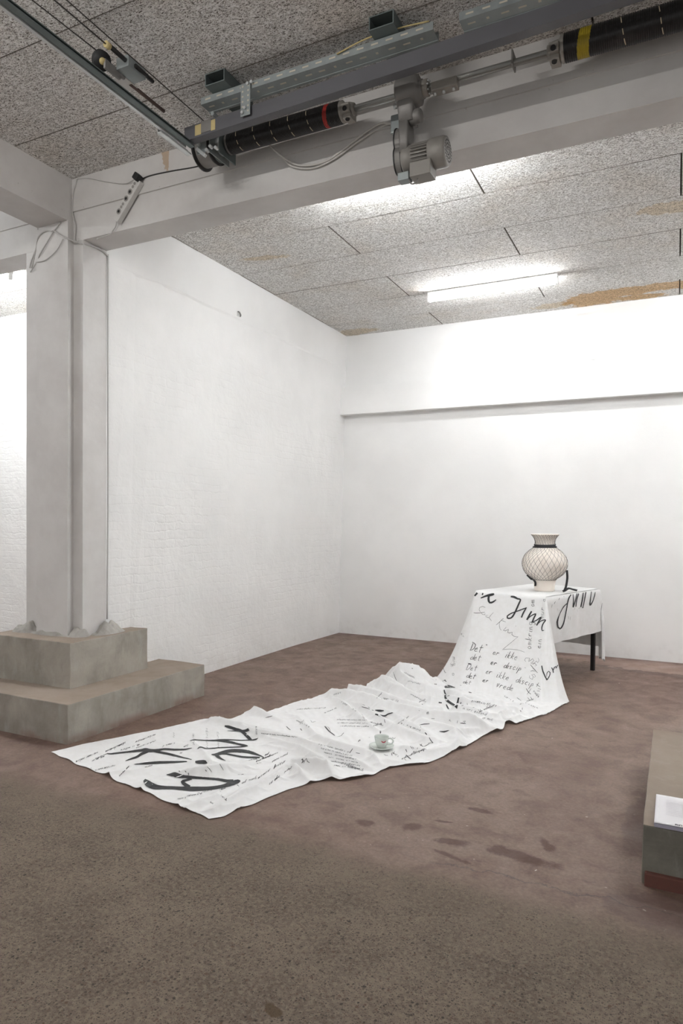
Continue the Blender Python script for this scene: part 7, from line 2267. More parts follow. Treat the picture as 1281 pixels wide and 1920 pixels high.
27 -1805 4641 55 -5 2 0 -1 -3 -4 4 -2 -1 -2 -1 -3 -6 2 0
23 -1772 4812 70 -2 -4 -6
25 -1773 4810 68 5 0 2 -1 -4 -7 2 -1 1
24 -1762 4807 69 0 -4 -7
27 -1762 4805 66 3 1 2 4 -3 -2
23 -1752 4800 64 6 -3 0 0 3 2 -5 1 0 -1 -2 -4 3 -3 -1 5 -2 0
24 -1734 4792 63 -4 2 1 -1 -1 -2 4 -4 -2 -2 -1 -2 -3 2 1
25 -1729 4788 61 6 -4 -1 -1 3 3 -4 1 0 -2 -2 -4 3 -4 -2 4 -1 1
26 -1718 4783 62 0 -6 -6
26 -1719 4780 59 4 1 2 1 -6 -5
24 -1714 4779 60 3 0 1 0 -6 -6
28 -1706 4777 61 -2 -5 -6
26 -1708 4775 59 4 0 1 4 -2 0
32 -1696 4771 59 -1 -6 -7
29 -1696 4767 55 3 2 3 5 -3 -1
22 -1686 4762 53 6 -2 0 0 3 2 -4 0 0 -1 -3 -4 2 -2 -1 4 -2 0
24 -1676 4761 56 0 -5 -6
22 -1676 4759 53 5 1 3 0 -7 -7 2 0 0
22 -1655 4752 54 1 -8 -9 6 4 8
27 -1637 4740 51 -6 5 1 -2 -2 -2 6 -8 -1 1 -4 -2 -8 10 -1
22 -1630 4733 50 -3 -3 -6
24 -1632 4731 47 2 2 2 4 -1 -1
24 -1679 4747 42 3 -24 -7
28 -1679 4741 39 4 7 5 1 -14 -9
25 -1675 4742 40 4 8 6 1 -11 -8
25 -1664 4753 51 -3 -11 -10 1 0 0
24 -1661 4756 56 -1 2 2
24 -1658 4751 51 -2 -10 -10
25 -1659 4748 47 7 4 8 0 -9 -9 3 1 2
30 -1645 4755 61 1 -11 -11
24 -1644 4749 56 5 5 7 2 -9 -8 2 0 1
22 -1908 4483 101 -1 -5 -6 1 1 2 2 6 7 0 -6 -6
24 -1983 4697 59 -1 -1 -3 -3 -2 -5 2 -2 -2 1 3 6
25 -1982 4698 60 -1 -5 -7 2 0 1
25 -1980 4696 60 3 2 4 -1 1 2 -2 -1 -4 -1 -3 -4 1 0 0 3 2 4
23 -1973 4700 70 -2 -3 -7 1 -1 0
23 -1972 4703 75 0 -1 0
25 -1967 4702 76 -2 -2 -3 -2 -2 -6 0 -1 -1 4 1 4 1 3 6
29 -1963 4705 86 -4 -6 -15 0 0 0
25 -1975 5207 137 0 -4 -8
25 -1964 5207 135 -1 -5 -9
25 -1965 5205 132 6 1 1 0 -5 -8 1 0 0
24 -1944 5204 124 -5 1 3 -3 -3 -2 2 -3 -5 4 1 -1
24 -1941 5206 125 -1 -6 -8 4 1 -1 3 6 6 1 -5 -9
24 -1931 5205 115 6 3 -2 -1 2 4 -3 -2 0 -3 -4 -3 3 -1 -5 4 3 0
25 -1921 5210 110 5 3 -2 -1 2 3 -3 -2 1 -2 -6 -4 2 0 -4 5 4 0
25 -1911 5219 109 -1 -8 -8
25 -1912 5215 106 3 5 1 0 -7 -8
26 -1909 5218 104 3 3 1 1 -5 -8
25 -1900 5224 105 -4 -7 -7 3 1 -2
25 -1899 5228 109 1 0 -1
25 -1894 5226 100 -3 -7 -7 2 0 -2
25 -1893 5230 104 1 1 0
24 -1882 5045 112 0 -5 -8 6 -5 0 6 1 9 -2 -4 -8
26 -1865 5034 114 -2 -6 -9
24 -1866 5031 109 5 -2 3 7 -4 2
24 -1847 5021 115 -4 -3 -8
24 -1851 5021 111 5 -1 3 8 -4 1
24 -1835 5013 115 0 -5 -8 4 -2 -1 5 3 8 0 -5 -7
24 -1819 5005 115 -3 -4 -9
24 -1820 5003 111 3 1 3 7 -4 0
25 -1805 4997 116 -3 -5 -9
23 -1805 4994 111 3 1 4 6 -4 0
25 -1790 4989 117 -1 -6 -7 4 -2 0 5 3 7 -1 -7 -7
23 -1777 4977 114 9 -4 2 -1 3 2 -6 3 -1 -2 -3 -5 4 -4 -1 5 -2 1
24 -1761 4971 119 0 -5 -7 3 -2 0 6 1 8 -1 -3 -7
41 -1814 5736 80 13 -22 1 -13 17 -4 4 -7 0
28 -1787 5685 79 -19 27 -5
28 -1796 5698 77 9 -15 1 7 -12 -1
28 -1775 5660 76 -14 17 -4 5 -8 -1 17 -23 3 -14 17 -4
31 -1753 5620 72 -5 10 1 -8 10 -2 3 -7 -1 -8 11 -2 -5 10 2
34 -1759 5553 16 6 0 5 1 2 2 -6 3 -3 -3 -5 -7 4 -6 1 8 -4 4
54 -1745 5553 28 -1 -11 -9
44 -1744 5546 24 4 4 6 2 -15 -8
47 -1737 5542 27 6 3 7 -1 -11 -8
25 -1859 5430 106 7 -31 -2
29 -1856 5414 106 -2 13 -2 3 2 -3
27 -1853 5435 98 3 -18 -4 1 6 -3
25 -1845 5470 69 7 -28 4 -3 -1 3
31 -1839 5476 60 1 3 -1
26 -1827 5487 45 1 1 0
26 -1862 5635 9 1 9 0
26 -1817 5534 27 2 7 -1 5 -22 -3
24 -2317 4610 51 2 -9 -9 3 2 3 3 8 11 2 -10 -11
24 -2303 4606 52 11 -1 5 0 2 4 -7 0 -6 0 -5 -6 2 -1 0 9 0 4
29 -2282 4607 66 1 -7 -10 9 -8 4 1 14 10 2 -13 -9
25 -2263 4603 71 -1 -9 -9
29 -2264 4596 67 8 4 8 0 -5 -10 2 0 1
23 -2159 4421 57 -3 -5 -9
23 -2159 4417 52 3 0 3 9 -8 2
32 -2126 4389 56 -8 8 1 0 -3 -4 5 -6 -1 -2 -1 -3 -7 6 -1
44 -2115 4381 59 -3 -5 -9
40 -2117 4380 55 6 -3 3 0 -7 -7
38 -2111 4374 55 6 0 4 3 -12 -7
27 -2082 4349 60 -11 12 -1 -4 -1 -3 3 -6 -3 9 -6 3 5 1 4
21 -2080 4344 56 2 -5 -2
36 -2009 4275 55 4 -4 -1
36 -2056 4392 33 1 0 0
32 -2000 4279 59 2 -14 -5
32 -1998 4269 59 6 -2 2 2 -10 -6
34 -1976 4244 59 3 -2 -1
35 -2028 4373 33 2 -2 0
35 -1967 4238 58 10 -10 2 3 1 3
25 -1889 4181 56 9 -31 1
23 -1880 4156 60 3 2 2 5 -6 -2
34 -1870 4153 59 6 -18 -4 4 -4 0 0 11 2 5 -18 -4
22 -1853 4132 58 2 -11 -5 5 -5 -1 2 5 5 3 -10 -6
25 -996 4995 52 -2 -11 -8
26 -997 4991 49 3 5 4 0 -6 -7 1 1 1
23 -986 5000 56 -3 -9 -9
30 -978 4996 53 3 0 1
26 -983 5104 31 -7 44 -10
35 -1002 5241 6 0 24 0 3 11 0
24 -995 5264 6 5 14 0 -1 4 3 -5 -4 -2 2 -29 0 3 -7 0 3 19 0
33 -986 5281 8 4 5 3 0 3 2 -4 -5 -3 -1 -8 -4 2 -2 0 5 8 2
30 -969 5294 19 -4 0 -1 -4 -7 -6 2 -4 -3 4 4 3
25 -964 5294 19 -2 -8 -7 2 1 2 5 11 9 -2 -10 -9
24 -998 5187 13 11 -37 9 -9 53 -11 -2 -4 1
23 -983 5105 32 2 -3 -2 3 1 0
29 -990 5186 12 1 11 -1 6 -9 1
24 -965 5169 12 -4 6 1
25 -939 4997 54 1 -4 -2 4 4 1
26 -934 4993 51 2 -1 0
23 -927 4992 48 1 1 0
23 -922 4996 48 1 -3 -3 4 3 2
23 -917 5000 50 -1 -7 -5 2 0 0
23 -907 5003 46 0 -11 -4 2 0 -1 2 12 3 0 -12 -4
25 -900 4992 38 3 2 -2 1 10 1 -3 -1 3
23 -888 5015 33 -5 54 -13 7 -57 8
23 -886 5016 30 -3 41 -8 5 -43 4
23 -884 5049 22 2 -35 2
24 -880 5020 26 -1 18 -3 3 0 -1
32 -965 5348 72 -4 -10 -11
34 -968 5343 67 4 3 3 5 -5 -5
39 -955 5341 65 -1 -10 -10 3 -3 -3 8 6 8 -5 -9 -11
44 -941 5329 56 -2 -9 -10 4 -4 -3 5 8 8 -2 -10 -10
46 -922 5314 42 -3 4 3 -3 -3 -3 4 -6 -5 -3 -3 -3 -4 4 3
24 -1175 5306 14 -5 3 2 0 -4 -2 3 -6 -4 -1 -5 -1 -4 3 1
24 -1162 5297 10 -5 5 1 -1 -8 -2 2 -17 -2 5 11 -1
24 -1161 5297 10 4 -30 -2 4 -10 1
24 -1156 5298 10 3 -40 -1
24 -1156 5290 7 2 6 2 5 -5 -2
25 -1140 5264 7 0 23 -2 5 -8 0
26 -1123 5232 10 9 -15 2 -11 52 -7 -3 -3 0
27 -1119 5207 14 11 -34 6 5 -5 1
25 -1088 5160 20 9 -4 0 -4 14 0 -4 -2 1 2 -19 -1 3 -12 -1 5 4 -1
18 -1854 3499 60 -1 -4 -4
18 -1854 3496 58 3 1 2 4 -2 1
18 -1837 3490 59 5 -1 1 0 2 2 -3 0 -1 -2 -1 -3 4 -3 -1 2 0 1
18 -1825 3486 59 3 0 1
22 -1859 3583 25 -3 7 -1 -5 3 -1
20 -1811 3483 61 2 -2 -2 4 0 1
18 -1802 3480 60 3 0 0
18 -1836 3573 27 4 0 2 2 -7 -3 2 0 0
19 -1825 3566 28 4 0 1 2 -5 -3 1 0 0
18 -1811 3565 31 -5 1 0 0 -1 -2 3 -2 0 0 -1 -2 -3 0 0
18 -1808 3565 31 0 -6 -4
18 -1808 3562 29 3 2 2 0 -5 -4
18 -1804 3562 29 1 1 2 2 -5 -4
21 -1800 3563 32 2 -5 -5 5 4 6
20 -1774 3558 35 -1 -8 -8 4 -1 0 1 2 2 -3 3 2
18 -1761 3551 32 -5 2 0 0 -1 -1 3 -2 -2 0 -1 -1 -5 1 0
25 -1758 3551 32 -1 -4 -4
19 -1758 3549 30 2 1 2 3 -1 0
18 -1749 3547 32 -1 -4 -5
19 -1749 3545 29 2 1 2 4 -1 0
18 -1735 3543 32 -4 1 0 -3 0 -2 2 -2 -1 3 -1 1 2 2 2
18 -1733 3547 37 -1 -9 -7 1 -2 0
18 -1731 3541 33 0 -4 -3 1 -1 -1
18 -1730 3543 35 2 -1 1
20 -1725 3539 33 -2 -3 -4 2 -1 0
22 -1724 3540 35 1 0 1
19 -1722 3539 34 0 -4 -4
20 -1723 3538 33 3 1 1 0 -5 -4
18 -1719 3537 33 2 1 2 1 -4 -4
19 -1701 3531 34 -3 1 0 0 -1 -1 3 -3 -1 0 -1 -1 -4 1 -1
22 -1683 3529 34 -1 -5 -4
20 -1684 3527 33 4 2 1 0 -4 -4 1 0 0
18 -1676 3531 34 -2 -5 -4
18 -1677 3528 32 2 2 1 3 1 0
20 -1670 3529 30 3 2 0 0 1 2 -3 -2 -1 -1 -2 -2 3 0 -1 2 1 0
19 -1828 3477 46 5 -2 1 -2 2 2 -3 1 -1 0 -2 -3 2 -2 -1 3 0 1
18 -1818 3474 48 0 -3 -3 2 -1 -1 2 3 5 -1 -3 -5
20 -1805 3471 49 -4 1 0 -2 -1 -2 1 -2 -2 4 0 2
20 -1805 3471 50 -1 -3 -4 2 0 0
19 -1795 3466 47 6 -1 1 -2 2 2 -2 0 -1 -1 -2 -3 2 -1 -1 3 -1 1
18 -1778 3464 52 -1 -3 -5
18 -1779 3463 50 3 0 2 0 -3 -5
19 -1776 3462 49 4 -1 2 -1 -2 -4
20 -1770 3461 51 1 -3 -3 2 -1 0 3 2 4 0 -3 -5
18 -1759 3457 52 -2 -3 -5
20 -1761 3456 49 3 0 2 3 -1 0
20 -1744 3453 54 0 -3 -5 5 2 6
18 -1736 3450 54 -2 -2 -5
18 -1737 3449 52 5 0 2 -1 -3 -4 2 0 0
17 -1720 3445 55 0 -3 -4 3 -1 1 3 2 4 -1 -3 -5
17 -1704 3439 55 -4 1 0 -4 -1 -3 2 -2 -2 4 0 2 2 2 3
17 -1705 3437 52 1 -2 -1
22 -1703 3439 56 0 -3 -4 3 -1 1 2 3 4 0 -4 -4
18 -1688 3434 57 -4 1 -1 -3 -1 -2 3 -2 -1 2 0 1 2 1 2
18 -1689 3431 54 2 -1 -1
17 -1682 3433 58 -3 1 0 0 -1 -2 3 -2 0 -1 -1 -2 -4 1 0
19 -1677 3430 57 0 -3 -4 3 -1 0 2 3 4 0 -3 -4
17 -1662 3428 59 0 -3 -4 2 -1 0 3 3 4 0 -3 -4
20 -1642 3422 58 -3 1 0 -3 -1 -2 2 -2 -2 4 -1 1 2 3 3
21 -1641 3420 55 0 -1 0
18 -1680 3517 23 -3 1 1
18 -1640 3422 58 1 -2 -2 4 -1 0
18 -1672 3517 21 -4 0 1
17 -1631 3417 56 1 -1 -1 3 0 1
17 -1626 3415 55 1 0 0
19 -1660 3520 20 -4 -1 0
20 -1617 3414 57 2 -2 -2
17 -1611 3411 56 2 0 0
21 -1654 3521 19 -2 0 0 -2 -4 -1
20 -1603 3409 56 1 0 0
18 -1652 3523 20 1 -5 -3 1 -1 -1
18 -1651 3526 22 1 -1 0
20 -1797 3457 35 0 -4 -4
19 -1796 3455 33 1 2 3 1 -4 -4
18 -1793 3455 34 1 1 1 2 -4 -3
21 -1788 3455 36 1 -4 -4 2 -1 0 3 3 4 0 -4 -4
18 -1779 3452 36 0 -4 -4
21 -1779 3450 34 3 1 2 0 -4 -4
21 -1776 3449 34 3 1 2 0 -4 -4
21 -1769 3449 36 -1 -4 -4
23 -1771 3447 34 3 2 2 3 -2 0
18 -1757 3446 37 -3 1 0 -3 -1 -2 2 -3 -1 4 0 0
18 -1753 3444 37 -1 -4 -4
19 -1753 3442 35 2 1 2 3 -1 0
19 -1740 3440 38 -3 2 1 -3 -1 -2 3 -2 -2 3 -1 1
17 -1713 3431 40 4 -1 0 -1 1 2 -2 1 -1 -3 -1 -3 3 -2 -1 4 -1 2
17 -1706 3430 43 1 -4 -4
17 -1705 3429 41 2 0 2 1 -5 -4
17 -1702 3427 41 3 0 3 1 -4 -4
17 -1689 3425 44 -1 -3 -4
17 -1690 3424 42 3 0 3 0 -3 -5
17 -1686 3423 43 2 0 2 1 -3 -4
17 -1676 3421 45 -3 1 0 -2 -2 -3 2 -1 -2 3 0 3
17 -1675 3421 45 -1 -3 -4 2 0 0
17 -1667 3419 45 -4 1 1 -2 -1 -3 2 -2 -2 3 0 1
18 -1664 3418 46 -1 -2 -4 3 -1 0 2 2 4 -1 -2 -4
22 -1651 3414 45 -4 2 1 -1 -1 -2 3 -2 -1 0 0 -1 -5 0 -1
17 -1642 3411 44 6 -1 1 -1 1 1 -4 1 0 -1 -2 -3 3 -1 -1 3 0 1
17 -1633 3409 44 4 -1 1 0 2 2 -4 0 -1 0 -2 -3 1 -1 -1 3 0 1
18 -1626 3408 46 4 0 1 0 1 1 -3 0 0 -1 -2 -3 2 0 -1 3 -1 1
19 -1618 3407 48 1 -2 -3 1 0 0 3 1 3 0 -3 -4
21 -1611 3406 49 0 -3 -5
24 -1611 3405 47 3 1 2 0 -3 -4
20 -1607 3404 47 1 1 2 1 -3 -4
17 -1603 3405 50 -1 -3 -5
17 -1603 3403 48 4 1 2 0 -3 -4 2 0 0
18 -1594 3400 47 4 0 0 0 0 1 -3 1 0 -1 -2 -3 1 -1 -1 3 0 1
22 -1586 3400 49 -1 -3 -4
18 -1587 3399 47 4 0 2 -1 -3 -4
20 -1584 3398 47 3 1 2 -1 -3 -4
17 -1568 3397 51 -3 1 0 0 -1 -1 2 -1 -1 -1 -1 -2 -3 0 0
18 -1749 3427 23 -3 2 1 -2 -2 -2 2 -4 -2 4 0 1
18 -1746 3427 23 1 -6 -2 2 0 0 1 5 3 2 -6 -3
18 -1738 3426 24 1 -6 -3
17 -1738 3424 23 1 1 1 3 0 1
17 -1731 3425 25 3 -9 -2 3 -1 1 0 8 2 3 -10 -2
17 -1721 3421 27 2 -8 -3
17 -1719 3414 27 2 4 1 2 -5 -3 0 0 0
18 -1698 3414 28 0 -5 -3
18 -1697 3412 27 3 1 2 1 -4 -3 1 0 0
17 -1689 3412 29 -1 -5 -3
17 -1689 3409 27 1 2 3 4 -1 0
20 -1682 3410 30 0 -5 -4
19 -1682 3408 28 3 1 2 2 -4 -4 1 0 0
20 -1673 3409 31 -1 -4 -4
19 -1674 3407 29 2 1 2 3 0 0
21 -1667 3408 31 1 -4 -3 3 0 0 2 3 4 -1 -4 -4
20 -1658 3406 32 0 -3 -4 3 -1 0 1 3 4 0 -4 -4
17 -1650 3404 31 -1 -4 -4
17 -1651 3403 30 3 0 2 0 -4 -4
17 -1647 3402 30 2 1 2 0 -4 -4
20 -1628 3400 34 -1 -3 -3 1 -1 -1
18 -1626 3402 37 0 0 0
17 -1624 3399 34 -1 -4 -5
18 -1624 3397 32 3 1 2 0 -3 -4 2 0 1
17 -1609 3397 36 -1 -3 -4
17 -1609 3395 34 1 1 2 3 -1 0
17 -1594 3393 37 -1 -3 -4 3 0 1 2 2 3 0 -3 -4
18 -1587 3391 37 0 -3 -4 3 0 1 2 3 4 -1 -4 -5
17 -1579 3390 37 1 -5 -3 2 0 1 3 3 3 -1 -4 -3
17 -1564 3387 40 -1 -3 -5
18 -1565 3386 37 3 1 2 0 -3 -4 1 0 0
19 -1556 3386 39 -1 -3 -5 2 0 1 2 2 3 0 -3 -4
17 -1721 3398 15 -2 0 1 3 -9 1 5 -4 1 4 -11 2 -3 -1 0
20 -1714 3393 16 8 -24 4
18 -1713 3387 17 0 7 -1 9 -20 2 0 3 -1
17 -1710 3397 16 6 -16 0
17 -1708 3391 16 1 5 0 5 -12 0
17 -1706 3392 16 1 4 0 4 -12 -1
17 -1696 3394 17 -4 2 0 -1 -5 -1 3 -4 -1 2 1 1 1 5 1
18 -1696 3401 21 1 -12 -5 2 -3 -1
18 -1694 3394 18 2 -8 -3
21 -1694 3391 16 2 3 2 3 -8 -2
18 -1690 3391 17 1 3 1 2 -8 -3
19 -1681 3390 17 -3 2 1 -1 -4 -2 3 -3 -1 3 1 0
19 -1679 3389 17 4 2 0 -1 2 1 -2 -2 -1 1 -3 -1 2 -3 -1 2 2 1
18 -1672 3390 17 5 0 0 -1 2 1 -3 0 0 0 -5 -2 2 -1 -1 4 1 1
20 -1663 3391 18 0 -6 -3
17 -1664 3389 17 3 2 1 2 -6 -3 1 1 1
17 -1656 3390 18 1 -6 -3
17 -1655 3387 17 1 3 2 1 -7 -4
17 -1653 3387 17 2 2 2 1 -6 -3
17 -1644 3389 20 -4 1 0 -1 -3 -2 2 -3 -1 4 2 1
17 -1644 3389 20 1 -5 -3 2 0 0
20 -1642 3387 19 5 -1 0 -1 2 2 -3 0 -1 0 -3 -2 2 -1 0 3 0 0
17 -1627 3388 22 0 -6 -4
17 -1627 3385 21 2 2 1 1 -5 -3
17 -1625 3385 21 3 2 1 0 -5 -3
20 -1612 3385 23 0 -4 -2 2 -2 -1
20 -1611 3387 25 0 0 1
18 -1602 3381 22 -4 1 0 -2 -3 -2 2 -2 0 4 0 0 0 4 2
20 -1600 3386 27 -1 -10 -6 0 0 -1
18 -1596 3380 24 -4 2 0 1 -2 -1 3 -3 -1 0 -1 -1 -4 1 0
21 -1588 3379 25 -3 1 1 -2 -2 -2 2 -1 -2 3 -1 0
18 -1584 3378 25 -1 -4 -4
17 -1585 3377 23 3 1 2 2 0 0
17 -1578 3379 26 0 -5 -4
17 -1578 3377 25 2 2 1 1 -5 -3
17 -1575 3376 25 2 2 1 0 -4 -3
17 -1569 3378 26 -2 -5 -3
17 -1570 3375 24 2 2 2 3 -1 0
17 -1561 3377 27 -2 -5 -4 2 0 0
17 -1560 3378 29 -1 0 0
20 -1548 3376 26 -2 0 1 -2 -3 -2 1 -1 -2 3 0 1
17 -1545 3376 27 -1 -4 -4
18 -1545 3374 25 1 2 2 3 0 -1
24 -1538 3376 26 -1 -4 -3
20 -1538 3375 24 2 1 2 0 -3 -4 1 0 1
17 -1656 3305 32 15 -35 9 2 -2 0
17 -1669 3333 23 0 2 -1
18 -1660 3319 26 18 -41 12
20 -1650 3296 33 -12 31 -10 1 2 -1
20 -1663 3340 19 20 -47 13
17 -1657 3324 23 -6 19 -5 18 -40 11
20 -1657 3328 21 -5 19 -4 16 -37 9
20 -1660 3347 16 17 -38 10 0 6 -3 -13 32 -8 12 -27 7
19 -1656 3352 14 11 -26 5
20 -1653 3344 15 -1 10 -2 9 -21 4 0 3 -1
21 -1645 3343 14 2 3 -1 -4 8 0 0 -4 0 5 -14 3 4 -4 0 0 6 -2
17 -1633 3360 12 4 -12 0 2 1 0 -2 11 0 5 -13 0
20 -1621 3363 13 2 -8 -2 3 0 0 0 8 2 2 -9 -2
19 -1601 3370 17 2 -16 -5 2 1 0 0 5 1 -2 1 1
18 -1594 3367 16 3 -16 -5 3 1 1 0 4 1 -3 2 0
17 -1585 3356 13 4 0 0 -1 4 1 -2 -2 0 0 -3 -1 2 -2 -1 3 1 1
18 -1578 3357 14 3 1 0 -1 2 1 -2 0 0 1 -5 -2 2 -2 0 2 1 0
19 -1572 3360 15 2 -6 -2 2 0 0 0 7 3 2 -8 -3
17 -1557 3359 16 0 -7 -3 2 0 0
17 -1557 3362 17 0 1 0
18 -1550 3360 16 -4 1 1 0 -3 -2 1 -4 -1 3 1 0
19 -1548 3360 16 2 -7 -3 3 0 0 0 7 3 0 -6 -3
18 -1540 3360 16 1 -5 -3 1 0 0 1 6 3 1 -6 -3
17 -1535 3362 16 2 -7 -3 2 1 0 0 7 3 2 -6 -3
17 -1517 3365 15 1 -5 -2 2 0 0 1 6 2 1 -6 -3
20 -1645 3387 19 -6 2 -1 0 -2 -1 4 -4 -1 1 -4 -1 -6 2 0
18 -1632 3381 17 6 0 1 -1 3 2 -3 0 -1 -2 -4 -2 3 -4 -2 6 0 1
20 -1620 3380 19 1 -8 -4
18 -1620 3378 17 4 1 2 3 -11 -4 1 1 1
27 -1610 3379 20 2 -9 -4 4 -2 0 1 8 4 2 -8 -4
17 -1598 3375 20 0 -8 -4
17 -1599 3373 18 5 2 2 2 -9 -4 2 -1 0
20 -1585 3378 25 -1 -15 -10 4 0 1 2 3 1 -5 4 2
18 -1576 3364 16 7 0 1 -2 3 2 -3 0 -1 -1 -4 -2 3 -4 -1 5 1 0
19 -1559 3364 18 -4 3 1 -2 -4 -2 3 -4 -2 5 -1 0
18 -1611 3376 18 -5 2 0 1 -4 -1 4 -4 -1 0 -4 -1 -4 1 0
19 -1605 3372 18 3 -8 -4 3 -1 0 0 9 4 3 -11 -4
21 -1587 3367 17 -6 3 1 1 -4 -2 3 -2 -1 0 -4 -1 -3 1 0
19 -1576 3367 18 -5 1 0 -3 -4 -2 3 -4 -2 4 0 1 2 5 2
19 -1574 3375 23 -2 -14 -8 3 -3 -1
17 -1572 3365 18 1 -8 -4 2 0 0
18 -1570 3369 20 0 1 0
17 -1566 3360 16 6 1 0 -1 2 1 -4 0 0 -1 -5 -2 4 -3 -1 3 1 0
23 -1550 3361 17 -4 2 1 -2 -5 -3 3 -5 -2 5 1 1
23 -1547 3362 17 2 -9 -4
21 -1545 3358 15 2 4 1 4 -10 -4 0 1 1
20 -1538 3363 16 4 -9 -3 2 0 -1 0 9 4 3 -10 -4
18 -1573 3360 15 -5 1 0 -2 -4 -1 3 -6 -2 5 2 1 0 6 2
17 -1572 3369 20 2 -16 -7 1 -2 -1
17 -1571 3358 14 7 -1 0 -2 3 2 -2 0 0 -1 -5 -2 4 -5 -2 3 2 1
22 -1553 3357 15 -5 3 1 -1 -7 -2 3 -3 -1 3 3 0
25 -1553 3360 16 2 -11 -4 2 -1 0
17 -1549 3359 15 1 -11 -3
18 -1550 3354 14 2 3 1 5 0 0
21 -1534 3356 13 -5 2 1 1 -4 -1 3 -2 -1 2 -9 0 -5 4 0
22 -1530 3367 18 4 -25 -5 6 -4 1 -3 14 -2 -6 4 1
18 -1522 3358 13 8 -19 1 4 -5 1 -4 24 -3 8 -27 3
18 -1511 3369 16 6 -32 -2 5 -4 0 -5 20 -3 -6 5 0
29 -1697 5685 201 -34 42 -9
29 -1709 5698 199 16 -24 -4 -32 35 -10
34 -1703 5683 191 16 -23 -4 -31 30 -10
30 -1684 5644 174 -27 30 -3 2 -7 -5
30 -1670 5634 174 3 -2 0
32 -1675 5615 148 -1 11 12 -18 16 0 -6 -1 -9 19 -23 -4
28 -1671 5613 148 -24 15 -4 -23 24 -4 -13 24 5 10 -8 8
31 -1706 5641 144 8 -21 -11 9 -4 5 -7 13 6 -16 18 -2 -6 -1 -7 9 -18 -8
36 -1659 5538 78 -3 12 10 -13 11 1 -5 -2 -5 10 -14 -7
30 -1656 5535 78 -17 9 -3 -2 -3 -4
26 -1687 5831 385 20 -36 -3 1 3 4 -11 19 3 -12 17 -7 6 -16 -4 14 -26 -3
26 -1647 5766 380 -11 7 -10
27 -1653 5769 375 10 -10 1 7 -10 -7"""
